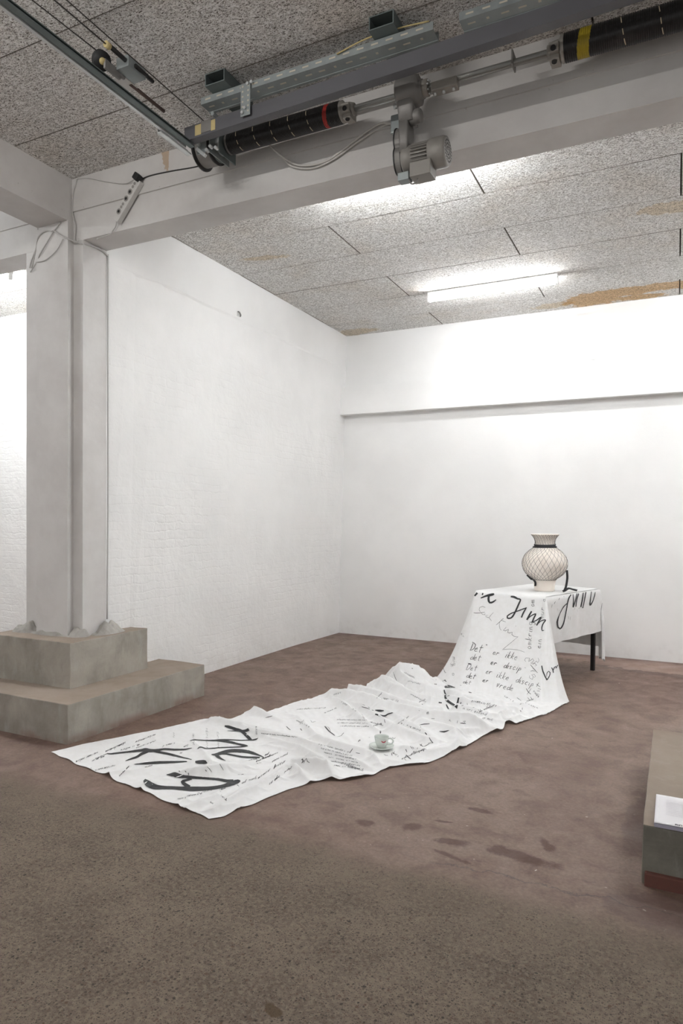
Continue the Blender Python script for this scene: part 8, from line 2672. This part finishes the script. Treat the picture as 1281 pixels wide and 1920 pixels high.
BOLD_INK = """-2633 3647 11 -2638 3657 18 14 -5 0 12 -1 1 13 -4 -1 12 -1 2 15 -5 0 15 -2 1 10 -3 0 10 -1 -1 11 -1 -1 10 -1 -1 11 -2 -1 11 -1 -1 11 -2 0 11 0 -1 12 -2 -1 10 -1 -1 13 -3 0 10 -1 -1 13 -5 1 12 -1 0 12 -3 0 13 -4 0 11 -3 0 13 -4 0 10 -4 -1 14 -6 0 13 -8 0 17 -9 -1 13 -10 0 16 -11 -1 18 -15 1 15 -11 -1 13 -9 -2 16 -12 -1 19 -15 0 19 -17 1 19 -16 0 16 -10 -2 18 -14 0 16 -12 -1 15 -11 -1 10 -7 -2 16 -2 0 19 -16 -2
-2475 3611 8 -2491 3632 14 13 0 2 13 0 3 14 -2 3 14 -3 4 14 -3 4 10 -2 4 13 1 7 11 -1 6 10 0 6 9 0 6
-2573 3595 6 -2577 3601 6 8 2 0 8 3 0 9 3 0 7 4 0 9 3 0 8 4 1 9 2 0 8 4 0 9 2 1 7 5 0 9 3 0 9 3 0 11 0 0 10 2 2 10 1 1 10 2 1 11 1 0 11 1 1 11 1 1 10 1 2
-2648 3313 10 -2652 3316 10 8 2 3 5 5 3 8 1 3 5 5 3 1 10 -1 -5 20 -4 2 9 -3 3 8 -2 4 6 -1 7 3 -1 7 8 -2 8 6 -1 6 4 -1 6 4 -1 7 4 -1 7 4 0 8 3 0 8 4 0 10 2 0 10 2 0 9 3 0 8 4 -1 9 3 0 8 5 0 8 3 0 7 3 0 8 3 0 8 4 0 9 4 0 8 4 1 8 3 0 7 4 0 7 4 -1 6 6 -1 6 5 0 5 7 0 7 6 0 6 7 -1 7 6 -1 6 7 0 6 6 0 5 7 0 6 6 0 7 6 0 7 6 0 8 5 0 7 4 1 8 2 1 7 4 0 8 3 0 6 5 0 7 4 0 6 7 0 8 5 0 6 6 -1 8 4 0 8 5 0 8 3 0 7 3 1 9 2 0 8 2 0 9 2 0 9 3 0 8 2 0 8 3 0 9 2 0 8 3 0 9 1 0 8 3 0 8 3 0 7 4 -1 7 4 0 7 5 0 8 4 -1 8 4 0 8 5 0 9 4 0 8 4 0 6 5 0 6 6 0 7 5 0 7 5 0 7 2 0 6 3 0 9 5 0 8 6 0 7 4 0 7 5 0 7 3 0 6 3 1 6 3 0 5 4 0 7 9 1 7 8 1 5 10 0 5 7 1 1 16 3 9 8 2
-2513 3397 6 -2530 3421 5 10 2 -1 8 5 0 10 1 0 7 5 0 9 2 0 8 4 0 10 1 0 9 2 0 11 -1 1 11 1 1 11 0 0 11 1 0 10 1 0 10 1 0 10 0 0 11 1 0 11 1 -1 11 -1 -1 10 0 0 12 -1 0 11 -1 0 12 -2 1 11 0 0 12 -1 -1 12 0 0 13 -3 0 11 -1 0 12 -2 0 10 0 0 9 1 -1 13 0 -1 13 0 0 13 -2 0 13 -1 0 13 -3 1 11 0 0 10 -1 0 11 -2 1 10 5 0 15 -4 0 6 7 0 12 -4 -1
-2306 3419 5 -2294 3403 5 -4 -7 0 -4 -7 0 -4 -6 0 -5 -6 0 -6 -6 -1 -5 -5 0 -7 -6 0 -7 -7 -1 -5 -4 0 -5 -4 0 -5 -6 0 -6 -5 1 -5 -6 1 -5 -6 0 -6 -6 0 -6 -5 0 -6 -6 1 -7 -6 1 -6 -6 0 -7 -5 0 -7 -5 0 -6 -5 0 -6 -4 0 -7 -4 0 -6 -5 0 -6 -4 0 -7 -4 0 -7 -4 0 -7 -4 0 -6 -5 0 -7 -4 0 -6 -4 0 -6 -4 0 -7 -5 0 -6 -5 0 -6 -4 0 -6 -4 0 -7 -4 0 -7 -5 0 -7 -4 0 -7 -5 0 -6 -5 -1 -6 -6 0 -6 -5 0 -5 -6 0 -6 -6 1 -4 -7 1 -5 -6 0 -5 -7 1 -4 -7 1 -5 -4 0 -5 -6 0 -6 -9 0 -5 -10 2 -4 -11 2 -4 -11 2 -2 -10 2 -2 -11 2 -4 -9 2 -3 -10 3 -8 -3 2 -7 -6 3 -12 3 1 -10 0 2 -9 0 1 -8 -1 1 -7 -7 2 -9 -1 0 -5 -6 0 -8 1 -2 2 -18 -6 -2 -13 -6
-2375 3163 15 -2383 3173 14 6 3 -2 0 13 -2 8 3 -2 1 11 -2 7 6 -1 1 12 -2 3 7 -1 0 9 -1 3 8 -1 1 10 0 3 9 -1 0 11 -1 3 9 -1 2 11 0 4 8 0 2 10 0 3 9 0 2 9 0 3 10 0 3 10 -1 3 10 0 3 11 0 3 9 0 5 10 0 5 8 0 5 9 0 5 5 0 6 6 0 6 5 0 6 5 1 6 5 0 7 5 0 6 4 0 7 5 0 8 4 0 7 4 -1 6 5 -1 8 4 0 7 3 0 7 4 0 8 3 0 8 4 0 8 3 0 9 2 0 9 1 1 10 0 0 9 0 0 10 0 0 9 0 1 9 1 0 10 0 0 12 -1 0 11 0 0 12 -1 0 10 0 -1 13 -3 1 10 -1 0 12 -4 0 9 0 0 11 -2 0 11 0 0 13 -5 0 9 0 0 12 -5 0 11 -2 0 13 -6 0 11 -3 1 13 -6 1 12 -3 0 15 -8 0 12 -4 1 13 -6 0 10 -4 0 11 -6 1 14 -4 1 25 -18 1 -5 -14 1 -3 -22 2
-2120 3277 9 -2100 3245 14 -9 -2 0 -6 -6 1 -8 -2 0 -8 -3 0 -11 -2 -1 -12 1 -2 -8 -3 0 -9 0 -1 -7 -3 -1 -7 -3 0 -7 -5 1 -8 -4 -1 -8 -4 0 -8 -3 0 -8 -4 0 -10 -2 -1 -8 -2 0 -9 -1 -1 -9 0 -1 -10 0 -1 -10 -1 0 -10 -1 0 -9 -1 0 -10 1 -1 -10 0 -1 -11 1 -1 -11 1 0 -11 1 -1 -10 -1 0 -10 -1 1 -10 0 0 -10 -1 0 -10 1 0 -10 1 0 -10 0 0 -10 0 0 -12 0 0 -11 0 0 -11 0 0 -12 1 0 -11 1 0 -11 0 0 -11 -1 0 -9 -1 0 -9 0 0 -8 -1 0 -9 -1 0 -8 -3 0 -8 -2 0 -6 -3 0 -8 -1 0 -7 -3 0
-2352 3165 11 -2371 3203 8 18 -11 -1 17 -8 0 17 -8 0 18 -9 -1 14 -3 -1 19 -14 1 14 -1 -1 19 -12 -1 9 -1 -1 11 -5 0 10 -1 0 11 -5 0 10 -1 0 12 -4 0
-2393 3039 7 -2406 3057 7 11 -4 -1 3 7 0 12 -2 0 4 6 0 9 1 0 5 5 0 8 3 0 6 5 0 6 4 0 8 3 1 9 2 0 11 2 2 5 3 1 17 -5 3 15 4 3 33 -26 -1
-2456 2695 8 -2468 2722 7 55 -54 17 22 -6 2 11 -9 -1 46 -43 19 8 1 -8 6 1 -2 7 3 -4 3 2 -3 8 2 -3 4 4 -4 9 1 -2 5 4 -4 11 0 -1 6 2 -2 9 1 0 5 1 -2 7 3 0 7 1 -1 6 3 -1 7 0 -1 7 4 0 7 1 -1 6 4 0 7 3 -1 7 4 0 8 2 0 7 4 0 9 2 0 7 4 1 8 3 -1 6 4 -1 6 2 0 6 3 0 7 3 0 7 3 1 6 4 0 7 3 0 8 3 0 8 2 0 8 2 0 7 1 1 7 1 1 7 2 0 5 5 -1 7 2 0 6 3 -1 7 2 -1 7 3 0 7 3 0 7 3 0 7 2 0 6 4 0 7 2 0 6 2 0 8 1 0 7 2 0 8 0 1 8 2 1 8 1 0 7 2 1 7 2 0 6 2 0 7 2 0 6 4 -1 7 2 0 5 4 0 6 3 0 5 4 0 7 3 0 6 4 -1 5 4 -1 6 4 0 6 4 0 6 3 0 6 4 0 6 2 0 6 3 0 7 3 1 6 3 1 7 2 0 6 4 0 7 3 0 5 4 0 5 3 0 5 5 0 7 4 0 5 5 -1 6 3 0 5 4 1 6 3 0 6 3 0 6 3 1 6 4 1 6 4 0 5 5 0 5 4 0 5 5 0 6 4 0 6 4 0 5 5 0 5 4 1 5 4 0 7 3 2 6 5 0 9 0 2 5 5 0 11 -3 4 5 5 1 12 -5 6 5 4 1 12 -5 5 6 4 1 3 7 -1 5 4 1 1 12 -2 4 5 1 0 11 -2 3 6 0 0 11 -3 1 9 0 0 11 -2 -1 11 -1 0 10 -2 0 9 -1 0 11 -2 2 10 -1 1 11 -1 1 10 0 2 9 -1 -1 12 -2 3 5 1 2 9 0 -2 16 -3 4 8 0 -1 14 -3 5 7 0 -1 10 0 4 6 0 -4 20 -1 15 -2 -1
-2404 2814 9 -2411 2822 8 12 -3 0 4 7 1 11 -2 1 4 6 0 10 -1 0 2 8 0 10 0 1 2 8 0 10 0 0 2 10 0 5 0 0 8 4 1 5 1 -1 20 -10 4 7 3 -1 10 -3 0 10 3 -2 13 -3 0 8 0 1 10 -5 2 10 -1 2 18 -12 6 11 -3 2 13 -4 2 12 -2 3 8 1 -1 11 -1 1 9 1 0 10 0 2 12 -2 2 7 1 0 10 -2 2 8 1 1 9 -2 1 7 2 0 8 0 1 7 2 0 8 1 0 7 2 1 7 2 0 6 2 0 7 2 0 7 2 0 7 2 -1 7 3 0 7 3 0 6 4 -1 6 3 -1 6 3 0 6 3 0 6 3 0 6 2 0 6 2 -1 7 2 -1 7 3 0 6 3 0 6 2 0 7 2 0 7 2 0 7 2 0 6 2 0 6 3 0 7 3 0 6 3 -1 5 4 -1 5 4 -1 6 3 -1 6 5 -1 6 4 -1 5 5 -1 5 4 -1 5 4 -2 6 3 -1 5 4 -1 6 3 -1 5 5 -1 5 3 -1 5 4 -1 8 3 -1 7 4 -2 7 1 0 7 4 -1 9 1 -1 6 3 -1 8 0 -1 6 4 -2 9 -1 1 6 3 -1 9 -1 0 5 3 -1 14 -5 3 8 4 0 17 -9 5 6 5 0 9 0 0 5 6 -1 5 6 -2 6 5 -1
-2242 2816 22 -2232 2808 17 -6 -4 -2 -5 -5 -2 -6 -3 -1 -4 -5 -1 -6 -3 -2 -5 -5 -1 -5 -4 -1 -3 -5 -1 -5 -2 -2 -3 -5 -1 -13 -4 -4 -6 -8 -2 1 -15 -4 0 0 -1 23 -21 -1 -4 7 2 16 -9 1 11 -5 0 16 -9 0 12 -5 -1 14 -7 1 12 -4 -1 14 -5 -1 11 -3 -1 13 -6 0 12 -3 -1
-2934 2918 6 -2941 2925 6 8 1 0 5 4 0 8 1 -1 5 4 -1 10 4 -1 7 7 0 5 4 0 4 5 0 6 4 1 4 5 0 5 6 0 5 6 0 6 6 0 5 6 0 6 6 0 5 7 0 5 6 0 5 7 0 4 7 0 5 6 0 5 6 -1 5 6 -1 5 5 0 4 6 0 5 5 0 6 6 0 6 5 1 5 4 1 6 4 0 6 5 0 5 4 0 5 4 0 6 4 1 4 5 0 6 5 0 6 6 1 5 5 0 4 6 0 5 5 -1 3 6 0 4 5 0 3 7 0 5 5 0 3 7 -1 6 5 0 5 6 0 6 5 0 5 7 0 5 5 0 4 6 0 6 5 0 3 6 0 6 6 0 3 8 0 4 5 0 2 9 0 6 2 0 6 7 0 9 0 0 12 2 1 13 -1 1 13 -1 0 12 2 0 11 0 0 8 5 -1 9 1 0 6 7 0 9 2 0 6 7 1 9 4 1 5 6 0 6 4 0 5 5 0 5 6 0 4 7 0 5 6 -1 4 7 0 4 7 0 3 8 0 4 6 -1 3 6 0 5 5 0 4 6 0 6 5 1 7 7 0 7 6 -1 5 2 0 7 2 1 8 1 0 9 1 0 9 2 1 8 3 0 8 3 -1 8 3 0 8 3 0 8 3 0 8 3 0 8 3 0 8 3 0 8 2 0 8 3 0 9 3 0 8 4 1 9 3 1 8 5 0 8 4 0 7 5 0 8 4 -1 7 5 0 7 5 0 6 5 -1 7 3 1 5 5 0 6 3 0 7 10 1 8 8 0 3 9 0 5 7 0 2 9 0 4 6 0 3 9 0 7 6 0 3 7 1 6 3 1
-2752 2878 6 -2757 2882 6 3 7 0 -1 10 0 2 7 0 -1 10 0 2 9 -1 -1 11 0 3 8 0 -1 11 0 2 7 0 1 9 0 4 6 1 1 9 0 4 8 0 1 10 0 2 8 0 -1 11 0 0 10 0 -2 10 -1 -2 13 -1 -2 12 0 -4 14 0 -4 12 0 -3 11 0 -4 12 0 -3 11 -1 -4 13 0 0 13 0 -2 17 0 2 11 0 0 14 0 2 10 1 0 11 0 -1 14 0 1 11 0 -3 12 1 2 9 0
-2738 3069 6 -2756 3092 6 11 -1 -1 10 1 0 10 -1 0 9 1 0 11 -1 0 9 1 0 12 -2 1 10 0 0 11 0 0 10 1 0 11 0 0 11 1 0 11 1 0 11 -1 0 11 0 0 13 -1 1 9 1 0 10 0 0 8 2 -1 9 1 -1 9 1 0 10 0 0 11 -1 0 11 -1 0 10 -1 1 10 0 0 10 0 0 10 -1 0 10 -1 0 11 0 0 10 0 0 10 -1 0 11 -1 0 11 -1 0 10 -1 0 12 -3 0 11 0 0 11 -1 0 9 1 0 10 -1 0 9 1 -1 11 -1 -1 9 0 0 10 -1 0 9 1 0 10 -2 0 11 -1 0 12 -1 0 10 0 1 11 -2 0 10 0 0 11 -1 1 8 0 0 10 -2 0 15 -1 1 17 -5 1 12 0 0 14 -2 0
-2674 2863 5 -2678 2868 5 8 3 0 5 5 0 8 2 1 5 5 1 7 4 0 6 5 0 6 4 -1 3 7 0 5 5 0 3 8 -1 6 4 -1 4 6 0 6 4 0 3 6 0 7 2 1 5 5 0 7 2 0 6 4 0 7 5 0 6 6 0 6 4 1 4 5 0 6 4 0 6 4 1 5 5 -1 5 6 -1 7 5 0 6 6 0 6 4 1 6 5 0 7 5 0 7 5 0 6 4 0 6 5 0 6 5 0 6 5 0 6 6 -1 6 5 0 6 4 0 6 4 0 6 5 0 7 4 -1 6 4 0 7 4 0 7 5 0 7 4 1 6 4 0 7 4 0 6 5 0 8 3 0 7 5 0 7 4 0 7 4 0 8 3 0 7 4 1 8 3 1 7 4 0 8 4 0 5 5 0 6 3 0 5 4 0 7 3 0 7 6 0 8 5 0 7 5 0 7 4 0 5 5 0 6 3 0 4 5 0 6 4 0 4 4 0 6 2 0 10 8 0 13 4 0
-1582 5903 711 -1597 5920 718 8 1 9 9 -5 10 8 0 9 7 1 9 8 2 8 6 4 10
-1510 5885 726 -1522 5890 729 4 7 17 4 9 17
-1524 5874 698 -1529 5880 706 13 -1 5 12 0 6 14 -2 5 12 0 7 12 -1 5 12 -1 7 13 -2 4 13 -1 6 12 -3 3 13 -1 5 13 -2 2 13 -2 5 12 -3 3 12 -2 3 11 -2 3 9 0 2 13 -1 6 13 -1 3 9 0 6 11 -3 1
-1461 5870 727 -1442 5863 725 -2 -7 -14 -1 -7 -13 1 -8 -16 1 -6 -12 7 -12 -18 5 -9 -13 15 -12 -14 4 -5 -7 21 -6 1 8 -2 1 18 -1 9 15 -1 5 12 2 12 13 -1 8 11 3 12 14 1 10
-1251 5804 731 -1252 5810 743 14 -5 -1 15 -3 2 14 -5 -2 17 -6 0 10 -5 -3 14 -7 -4 13 -6 -4 12 -6 -6 13 -5 -3 9 -5 -4 14 -5 0 15 -5 -1 5 -2 -1 13 -7 -6 -1 -1 -3 1 -6 -12 -3 -3 -9 -3 -3 -11 -5 -3 -11 -4 -4 -11 -4 -5 -12 -5 -5 -12 -4 -3 -10 -3 -3 -10 -4 -5 -12 -4 -5 -12 -4 -4 -11 -4 -4 -11 -4 -4 -12 -4 -4 -12 -4 -4 -10 -4 -4 -11 -5 -5 -12 -6 -5 -12 -5 -4 -12 -5 -4 -12 -5 -3 -10 -5 -4 -11 -5 -3 -8 -6 -3 -10 -9 -3 -10 -12 -3 -11 -8 0 -5 -13 1 -7 -11 2 -1 -15 3 -2 -5 2 -1 -16 6 5 -2 5 11 -2 11 19 5 1 5 9 2 9 10 2 8 11 1 9 12 0 8 13 1 8 9 0 4 9 -1 5 9 0 5 10 0 4 11 -1 4 11 -1 5 11 -1 5 10 -1 4 10 -1 4 11 -1 5 10 -1 5 10 -1 4 11 -1 4 10 -1 5 10 0 5 11 0 5 10 -1 5 10 -1 4 9 -1 3 8 -1 4 11 -1 6 12 -1 5 10 -1 4 10 -1 4 9 -1 5 10 -2 4
-1111 5727 658 -1102 5723 655 -5 -3 -9 -5 -3 -10 -5 -2 -9 -4 -3 -9 -5 -3 -9 -4 -3 -9 -5 -3 -10 -4 -4 -10 -4 -4 -10 -3 -3 -9 -3 -4 -10 -4 -4 -10 -3 -4 -10 -3 -4 -10 -3 -4 -9 -3 -4 -9
-1062 5704 640 -1051 5699 635 -5 -3 -9 -4 -3 -9 -5 -2 -9 -5 -3 -9 -5 -3 -10 -4 -3 -10 -4 -3 -9 -4 -3 -9 -5 -4 -11 -6 -4 -11 -5 -5 -11 -5 -4 -11 -5 -4 -12 -5 -4 -11
-1085 5677 569 -1090 5680 572 8 2 8 8 2 9 8 2 8 7 2 9 8 1 8 8 2 8 8 1 6 8 1 8 13 0 9 14 1 9 14 -1 7 15 -1 8 3 0 2 14 -3 2 -3 0 -2 1 -6 -13 -6 -4 -12 -6 -5 -13 -6 -4 -14 -5 -4 -13 -4 -5 -12 -4 -4 -12 -4 -4 -12 -4 -5 -12 -4 -5 -12 -4 -5 -12
-1043 5657 550 -1046 5660 555 13 -1 6 12 0 7 12 0 6 12 0 7 12 -1 7 11 0 7 11 1 8 9 1 8 11 1 9 11 1 9 8 1 7 9 1 8 -1 1 2 12 -2 2 -3 1 0 1 -5 -11 -5 -3 -10 -5 -4 -11 -7 -4 -12 -7 -4 -13 -5 -3 -11 -5 -3 -10 -5 -4 -10 -5 -4 -10 -3 -3 -9 -4 -2 -9 -4 -3 -8 -4 -3 -8
-1000 5639 537 -1004 5642 541 8 1 8 7 2 8 8 2 9 8 2 9 8 2 8 8 1 8 7 1 6 8 1 8 13 1 6 14 2 7 13 1 4 14 0 5 3 0 2 13 -1 -2 -3 -1 -4 -2 -6 -12 -8 -5 -12 -9 -5 -13 -7 -5 -13 -6 -5 -12 -4 -5 -11 -3 -4 -9 -2 -5 -10 -2 -4 -9 -1 -4 -10 -1 -4 -9 2 -7 -14 1 -6 -12 7 -7 -12 0 -3 -6 16 3 6 13 1 2
-935 5469 244 -928 5472 246 3 -6 -11 4 -6 -11 3 -7 -10 3 -6 -10 4 -6 -11 4 -6 -10 4 -5 -9 4 -4 -8 4 -5 -8 5 -5 -8 6 -5 -9 5 -5 -9 5 -4 -8 5 -5 -8 5 -5 -9 5 -5 -8 6 -5 -7 6 -5 -8 6 -5 -8 6 -6 -7 5 -6 -8 6 -6 -8
-876 5412 149 -883 5415 152 5 6 9 5 5 9 5 6 9 5 6 9 3 7 9 4 5 8 3 11 14 3 10 13 -1 9 13 -1 7 10 -13 4 10 -8 4 7 -10 -4 -8 -4 -3 -5 -5 -8 -11 -5 -6 -10 0 -7 -11 -1 -7 -10 1 -8 -11 1 -8 -11
-860 5473 235 -855 5476 239 9 -7 -12 11 -7 -12 4 -6 -10 4 -7 -12 4 -8 -12 4 -8 -12
-842 5458 209 -847 5458 210 2 7 10 2 7 10 3 8 10 2 7 11 2 7 7 2 7 9 4 12 8 12 21 9 2 -11 -14 4 -11 -17 7 16 5 -2 3 6 2 18 8 3 16 8 2 20 5 2 17 7
-814 6148 750 -807 6157 744 -3 -24 -8 -4 -20 -8 -4 -20 -8 -3 -18 -8 -3 -19 -9 -2 -15 -9 -2 -15 -12 -3 -14 -11 -2 -11 -13 -2 -11 -13 -2 -8 -15 -2 -9 -14 -1 -5 -10 -1 -5 -9 0 -4 -11 -1 -5 -11 -1 -4 -11 -1 -4 -11 -1 -4 -11 -1 -5 -11 -1 -4 -11 -1 -5 -11 -1 -4 -11 -1 -5 -11 -2 -5 -12 -2 -5 -12 -1 -5 -12 -1 -5 -12 -2 -5 -11 -1 -5 -12 -1 -5 -11 -2 -4 -11 -2 -6 -13 -1 -6 -13 -1 -5 -13 -2 -5 -12 -2 -6 -11 -2 -5 -12 -2 -7 -11 -2 -6 -12 -3 -11 -12 -3 -9 -13 -4 -14 -10 -3 -11 -12 -3 -14 -8 -3 -12 -9 -4 -20 -7 -5 -22 -10 -1 -4 -3 -9 -37 -3 -8 -29 13 -12 -41 18 -1 -3 8 -4 -8 15 -2 -3 13 -2 -4 14 -1 -1 11 -1 -2 13 0 1 11 0 1 12 1 5 10 1 7 11 0 4 10 2 9 10 2 7 11 3 12 11 2 9 13 4 13 12 2 11 10 2 11 9 3 12 10 3 13 11 3 14 10 3 13 10 3 13 10 3 13 10 5 16 12 5 16 12 5 16 10 4 17 11 5 16 9 6 16 10 6 16 8 6 19 8 6 18 6 6 19 7 6 19 7 7 19 6
-802 6179 747 -797 6193 747 3 -7 -11 2 -7 -11 2 -4 -10 3 -4 -10 1 -4 -11 1 -3 -12 1 -4 -12 2 -2 -13 1 -3 -12 1 -2 -11 -1 -3 -12 0 -2 -13 0 -4 -14 0 -2 -14 -1 -4 -13 1 -2 -13 0 -3 -13 0 -1 -14
-778 6256 750 -772 6270 747 -1 -17 -11 -1 -16 -11 0 -14 -10 -1 -13 -10 -1 -12 -11 -1 -12 -11 -2 -10 -11 -1 -11 -11 -1 -10 -11 -2 -9 -11 -2 -8 -10 -1 -8 -11 -2 -8 -11 -2 -9 -10 -2 -8 -10 -2 -8 -11 -2 -8 -11 -2 -8 -10 -2 -8 -10 -2 -8 -11
-769 6284 748 -762 6298 744 -1 -17 -9 -1 -15 -9 -1 -14 -10 -2 -13 -10 -2 -14 -9 -1 -13 -9 -1 -12 -10 -2 -11 -10 -2 -9 -11 -1 -9 -10 -1 -7 -12 -2 -6 -11 0 -4 -11 0 -6 -12 -1 -5 -13 -1 -5 -12 0 -3 -12 -1 -5 -12 0 -5 -12 -1 -6 -12
-740 6371 748 -734 6386 746 0 -13 -10 0 -11 -10 0 -11 -10 1 -8 -11 -1 -8 -11 0 -7 -10 0 -8 -10 0 -6 -12 -1 -7 -12 -1 -6 -12 -1 -5 -10 -1 -5 -10 -2 -5 -11 -2 -5 -11 -1 -6 -11 -1 -6 -12 -2 -6 -11 -2 -6 -11 -1 -6 -12 -1 -6 -11 -2 -6 -11 -2 -6 -11
-724 6424 749 -717 6440 747 0 -17 -10 0 -15 -11 -1 -12 -11 -1 -12 -11 0 -11 -12 -1 -10 -12 -2 -9 -11 -1 -9 -12 -1 -8 -13 -1 -8 -13 -1 -5 -10 -2 -5 -10 -1 -6 -11 -1 -6 -10 -2 -5 -11 -2 -6 -11 -1 -6 -11 -1 -6 -11 -2 -6 -11 -2 -7 -11 -1 -5 -11 -1 -6 -11 -2 -6 -11 -2 -6 -11
-688 6528 746 -683 6541 745 0 -15 -11 0 -13 -12 0 -12 -12 0 -12 -12 0 -9 -12 0 -9 -12 -1 -8 -12 0 -7 -12 -1 -5 -12 -1 -4 -12 -1 -6 -13 0 -4 -13 -1 -6 -14 -1 -5 -15 -1 -6 -13 0 -3 -13 -1 -3 -11 0 -2 -10 4 9 -13 -2 -7 1 9 25 4 -1 0 2 7 21 14 7 21 11 5 21 15 6 22 13 3 14 12 4 13 11 3 13 14 3 12 14 3 12 14 2 12 13 2 11 11 2 11 11 0 13 16 1 17 15 0 10 12 1 14 12
-1661 5298 22 -1692 5385 14 9 17 -2 6 25 2 10 4 0 -3 59 -9 14 -3 3 22 -16 2 9 23 -4 23 -21 2 1 50 -11 20 -20 1 15 2 2 20 -15 1
-1624 5150 43 -1614 5147 46 5 -12 -7 6 -12 -6 6 -13 -7 6 -10 -7 50 -157 31 6 -10 -7 2 -2 -8 46 -139 27 9 -29 -4 15 -41 -1 7 -17 -9 5 -11 -7 41 -115 19 8 -10 -6 8 -1 -8 33 -91 20 10 0 -7 7 4 -6 11 -1 -5 8 5 -7 10 -1 -5 8 3 -5 9 0 -4 9 1 -6 10 0 -3 7 5 -5 38 -95 23 7 8 -7 6 -1 -2 51 -144 35 12 -11 -4 10 -9 -8 9 -8 -5 7 -9 -8
-1435 4905 63 -1422 4899 63 -2 -4 -10 -1 -4 -10 -1 -5 -9 -1 -5 -9 -1 -6 -9 1 -10 -8 0 -8 -8 48 -170 37 50 -176 35 -1 -8 -10 2 -7 -11 0 -6 -11 2 -8 -9 0 -8 -10
-1493 4783 30 -1488 4790 32 9 -12 -6 9 -8 -6 9 -16 -6 11 -16 -5 14 -24 -2 12 -21 -3 24 -56 7 21 -53 5
-1538 4755 43 -1539 4762 50 10 6 -2 10 8 -2 9 10 -2 9 8 -3
-1337 4162 25 -1339 4167 26 11 -4 0 11 -1 2 12 -4 1 11 -2 3 13 -5 2 11 -3 3 11 -2 6 11 -3 4 10 3 5 11 -2 4 10 0 6 12 -3 5
-1886 4399 30 -1888 4406 34 15 -7 0 13 -2 3 14 -7 -1 13 -2 2 14 -4 1 11 -1 2 12 -1 3 12 -4 1 11 -3 5 14 -9 3 12 -3 5 14 -8 2
-1794 4184 67 -1793 4189 74 15 -11 2 13 -7 1 16 -12 1 17 -13 3 16 -10 2 -65 179 -56 15 -8 2 17 -10 3 -61 179 -55 11 1 -1 11 7 1 10 3 1 12 -3 6 9 -1 4 9 0 7 10 -1 7 11 -2 7 12 -3 7 10 -4 5 13 -8 6 11 -6 6 13 -8 6 13 -8 6 13 -7 5 11 -4 5 -13 56 -14"""

M['ink'] = simple('drawing_ink', (0.022, 0.023, 0.025), 0.55, 0, 0.4, 60)
M['ink_thin'] = simple('thin_ink', (0.07, 0.07, 0.072), 0.6, 0, 0.5, 90)
_cb = BVHTree.FromPolygons([Vector(v) for v in verts], faces)
def lift(p, h):
    loc, nrm, idx, d = _cb.find_nearest(p)
    if loc is None: return p, Vector((0, 0, 1))
    if nrm.dot(Vector((0, 0, 1.36)) - loc) < 0: nrm = -nrm
    return loc + nrm * h, nrm
def ink_mesh(lines, bold):
    bm = bmesh.new()
    for ln in lines.strip().split('\n'):
        v = [int(t) for t in ln.split()]
        if bold:
            rows, cur = [], v[:6]
            rows.append(list(cur))
            for k in range(6, len(v), 6):
                cur = [a + b for a, b in zip(cur, v[k:k + 6])]; rows.append(list(cur))
            prev = None
            for r in rows:
                a, b = Vector(r[:3]) / 1000, Vector(r[3:]) / 1000
                n = 12; row = [bm.verts.new(lift(a.lerp(b, i / n), 0.0020)[0]) for i in range(n + 1)]
                if prev:
                    for i in range(n): bm.faces.new((prev[i], prev[i + 1], row[i + 1], row[i])).smooth = True
                prev = row
        else:
            w = v[0] / 10000.0; cur = v[1:4]; pts = [Vector(cur) / 1000]
            for k in range(4, len(v), 3):
                cur = [a + b for a, b in zip(cur, v[k:k + 3])]; pts.append(Vector(cur) / 1000)
            fine = [pts[0]]
            for a, b in zip(pts, pts[1:]):
                m = max(1, int((b - a).length / 0.012)); fine += [a.lerp(b, i / m) for i in range(1, m + 1)]
            prev = None; n_ = len(fine)
            for i, p in enumerate(fine):
                q, nr = lift(p, 0.0010); d = fine[min(i + 1, n_ - 1)] - fine[max(i - 1, 0)]
                s = nr.cross(d)
                if s.length < 1e-9: continue
                s.normalize(); ww = w * (0.5 + 0.5 * math.sin(math.pi * (0.12 + 0.8 * i / max(1, n_ - 1))) + 0.18 * mnoise.noise(p * 60))
                row = [bm.verts.new(lift(p + s * ww * 0.5, 0.0010)[0]), bm.verts.new(q), bm.verts.new(lift(p - s * ww * 0.5, 0.0010)[0])]
                if prev:
                    for t in range(2): bm.faces.new((prev[t], prev[t + 1], row[t + 1], row[t])).smooth = True
                prev = row
    return bm
o = obj('brush_lettering', ink_mesh(BOLD_INK, True), M['ink'], cloth, fix=False); o['kind'] = 'stuff'; o['label'] = 'thick black brush lettering'
o = obj('handwriting', ink_mesh(FINE_INK, False), M['ink_thin'], cloth, fix=False); o['kind'] = 'stuff'; o['label'] = 'fine black handwriting'
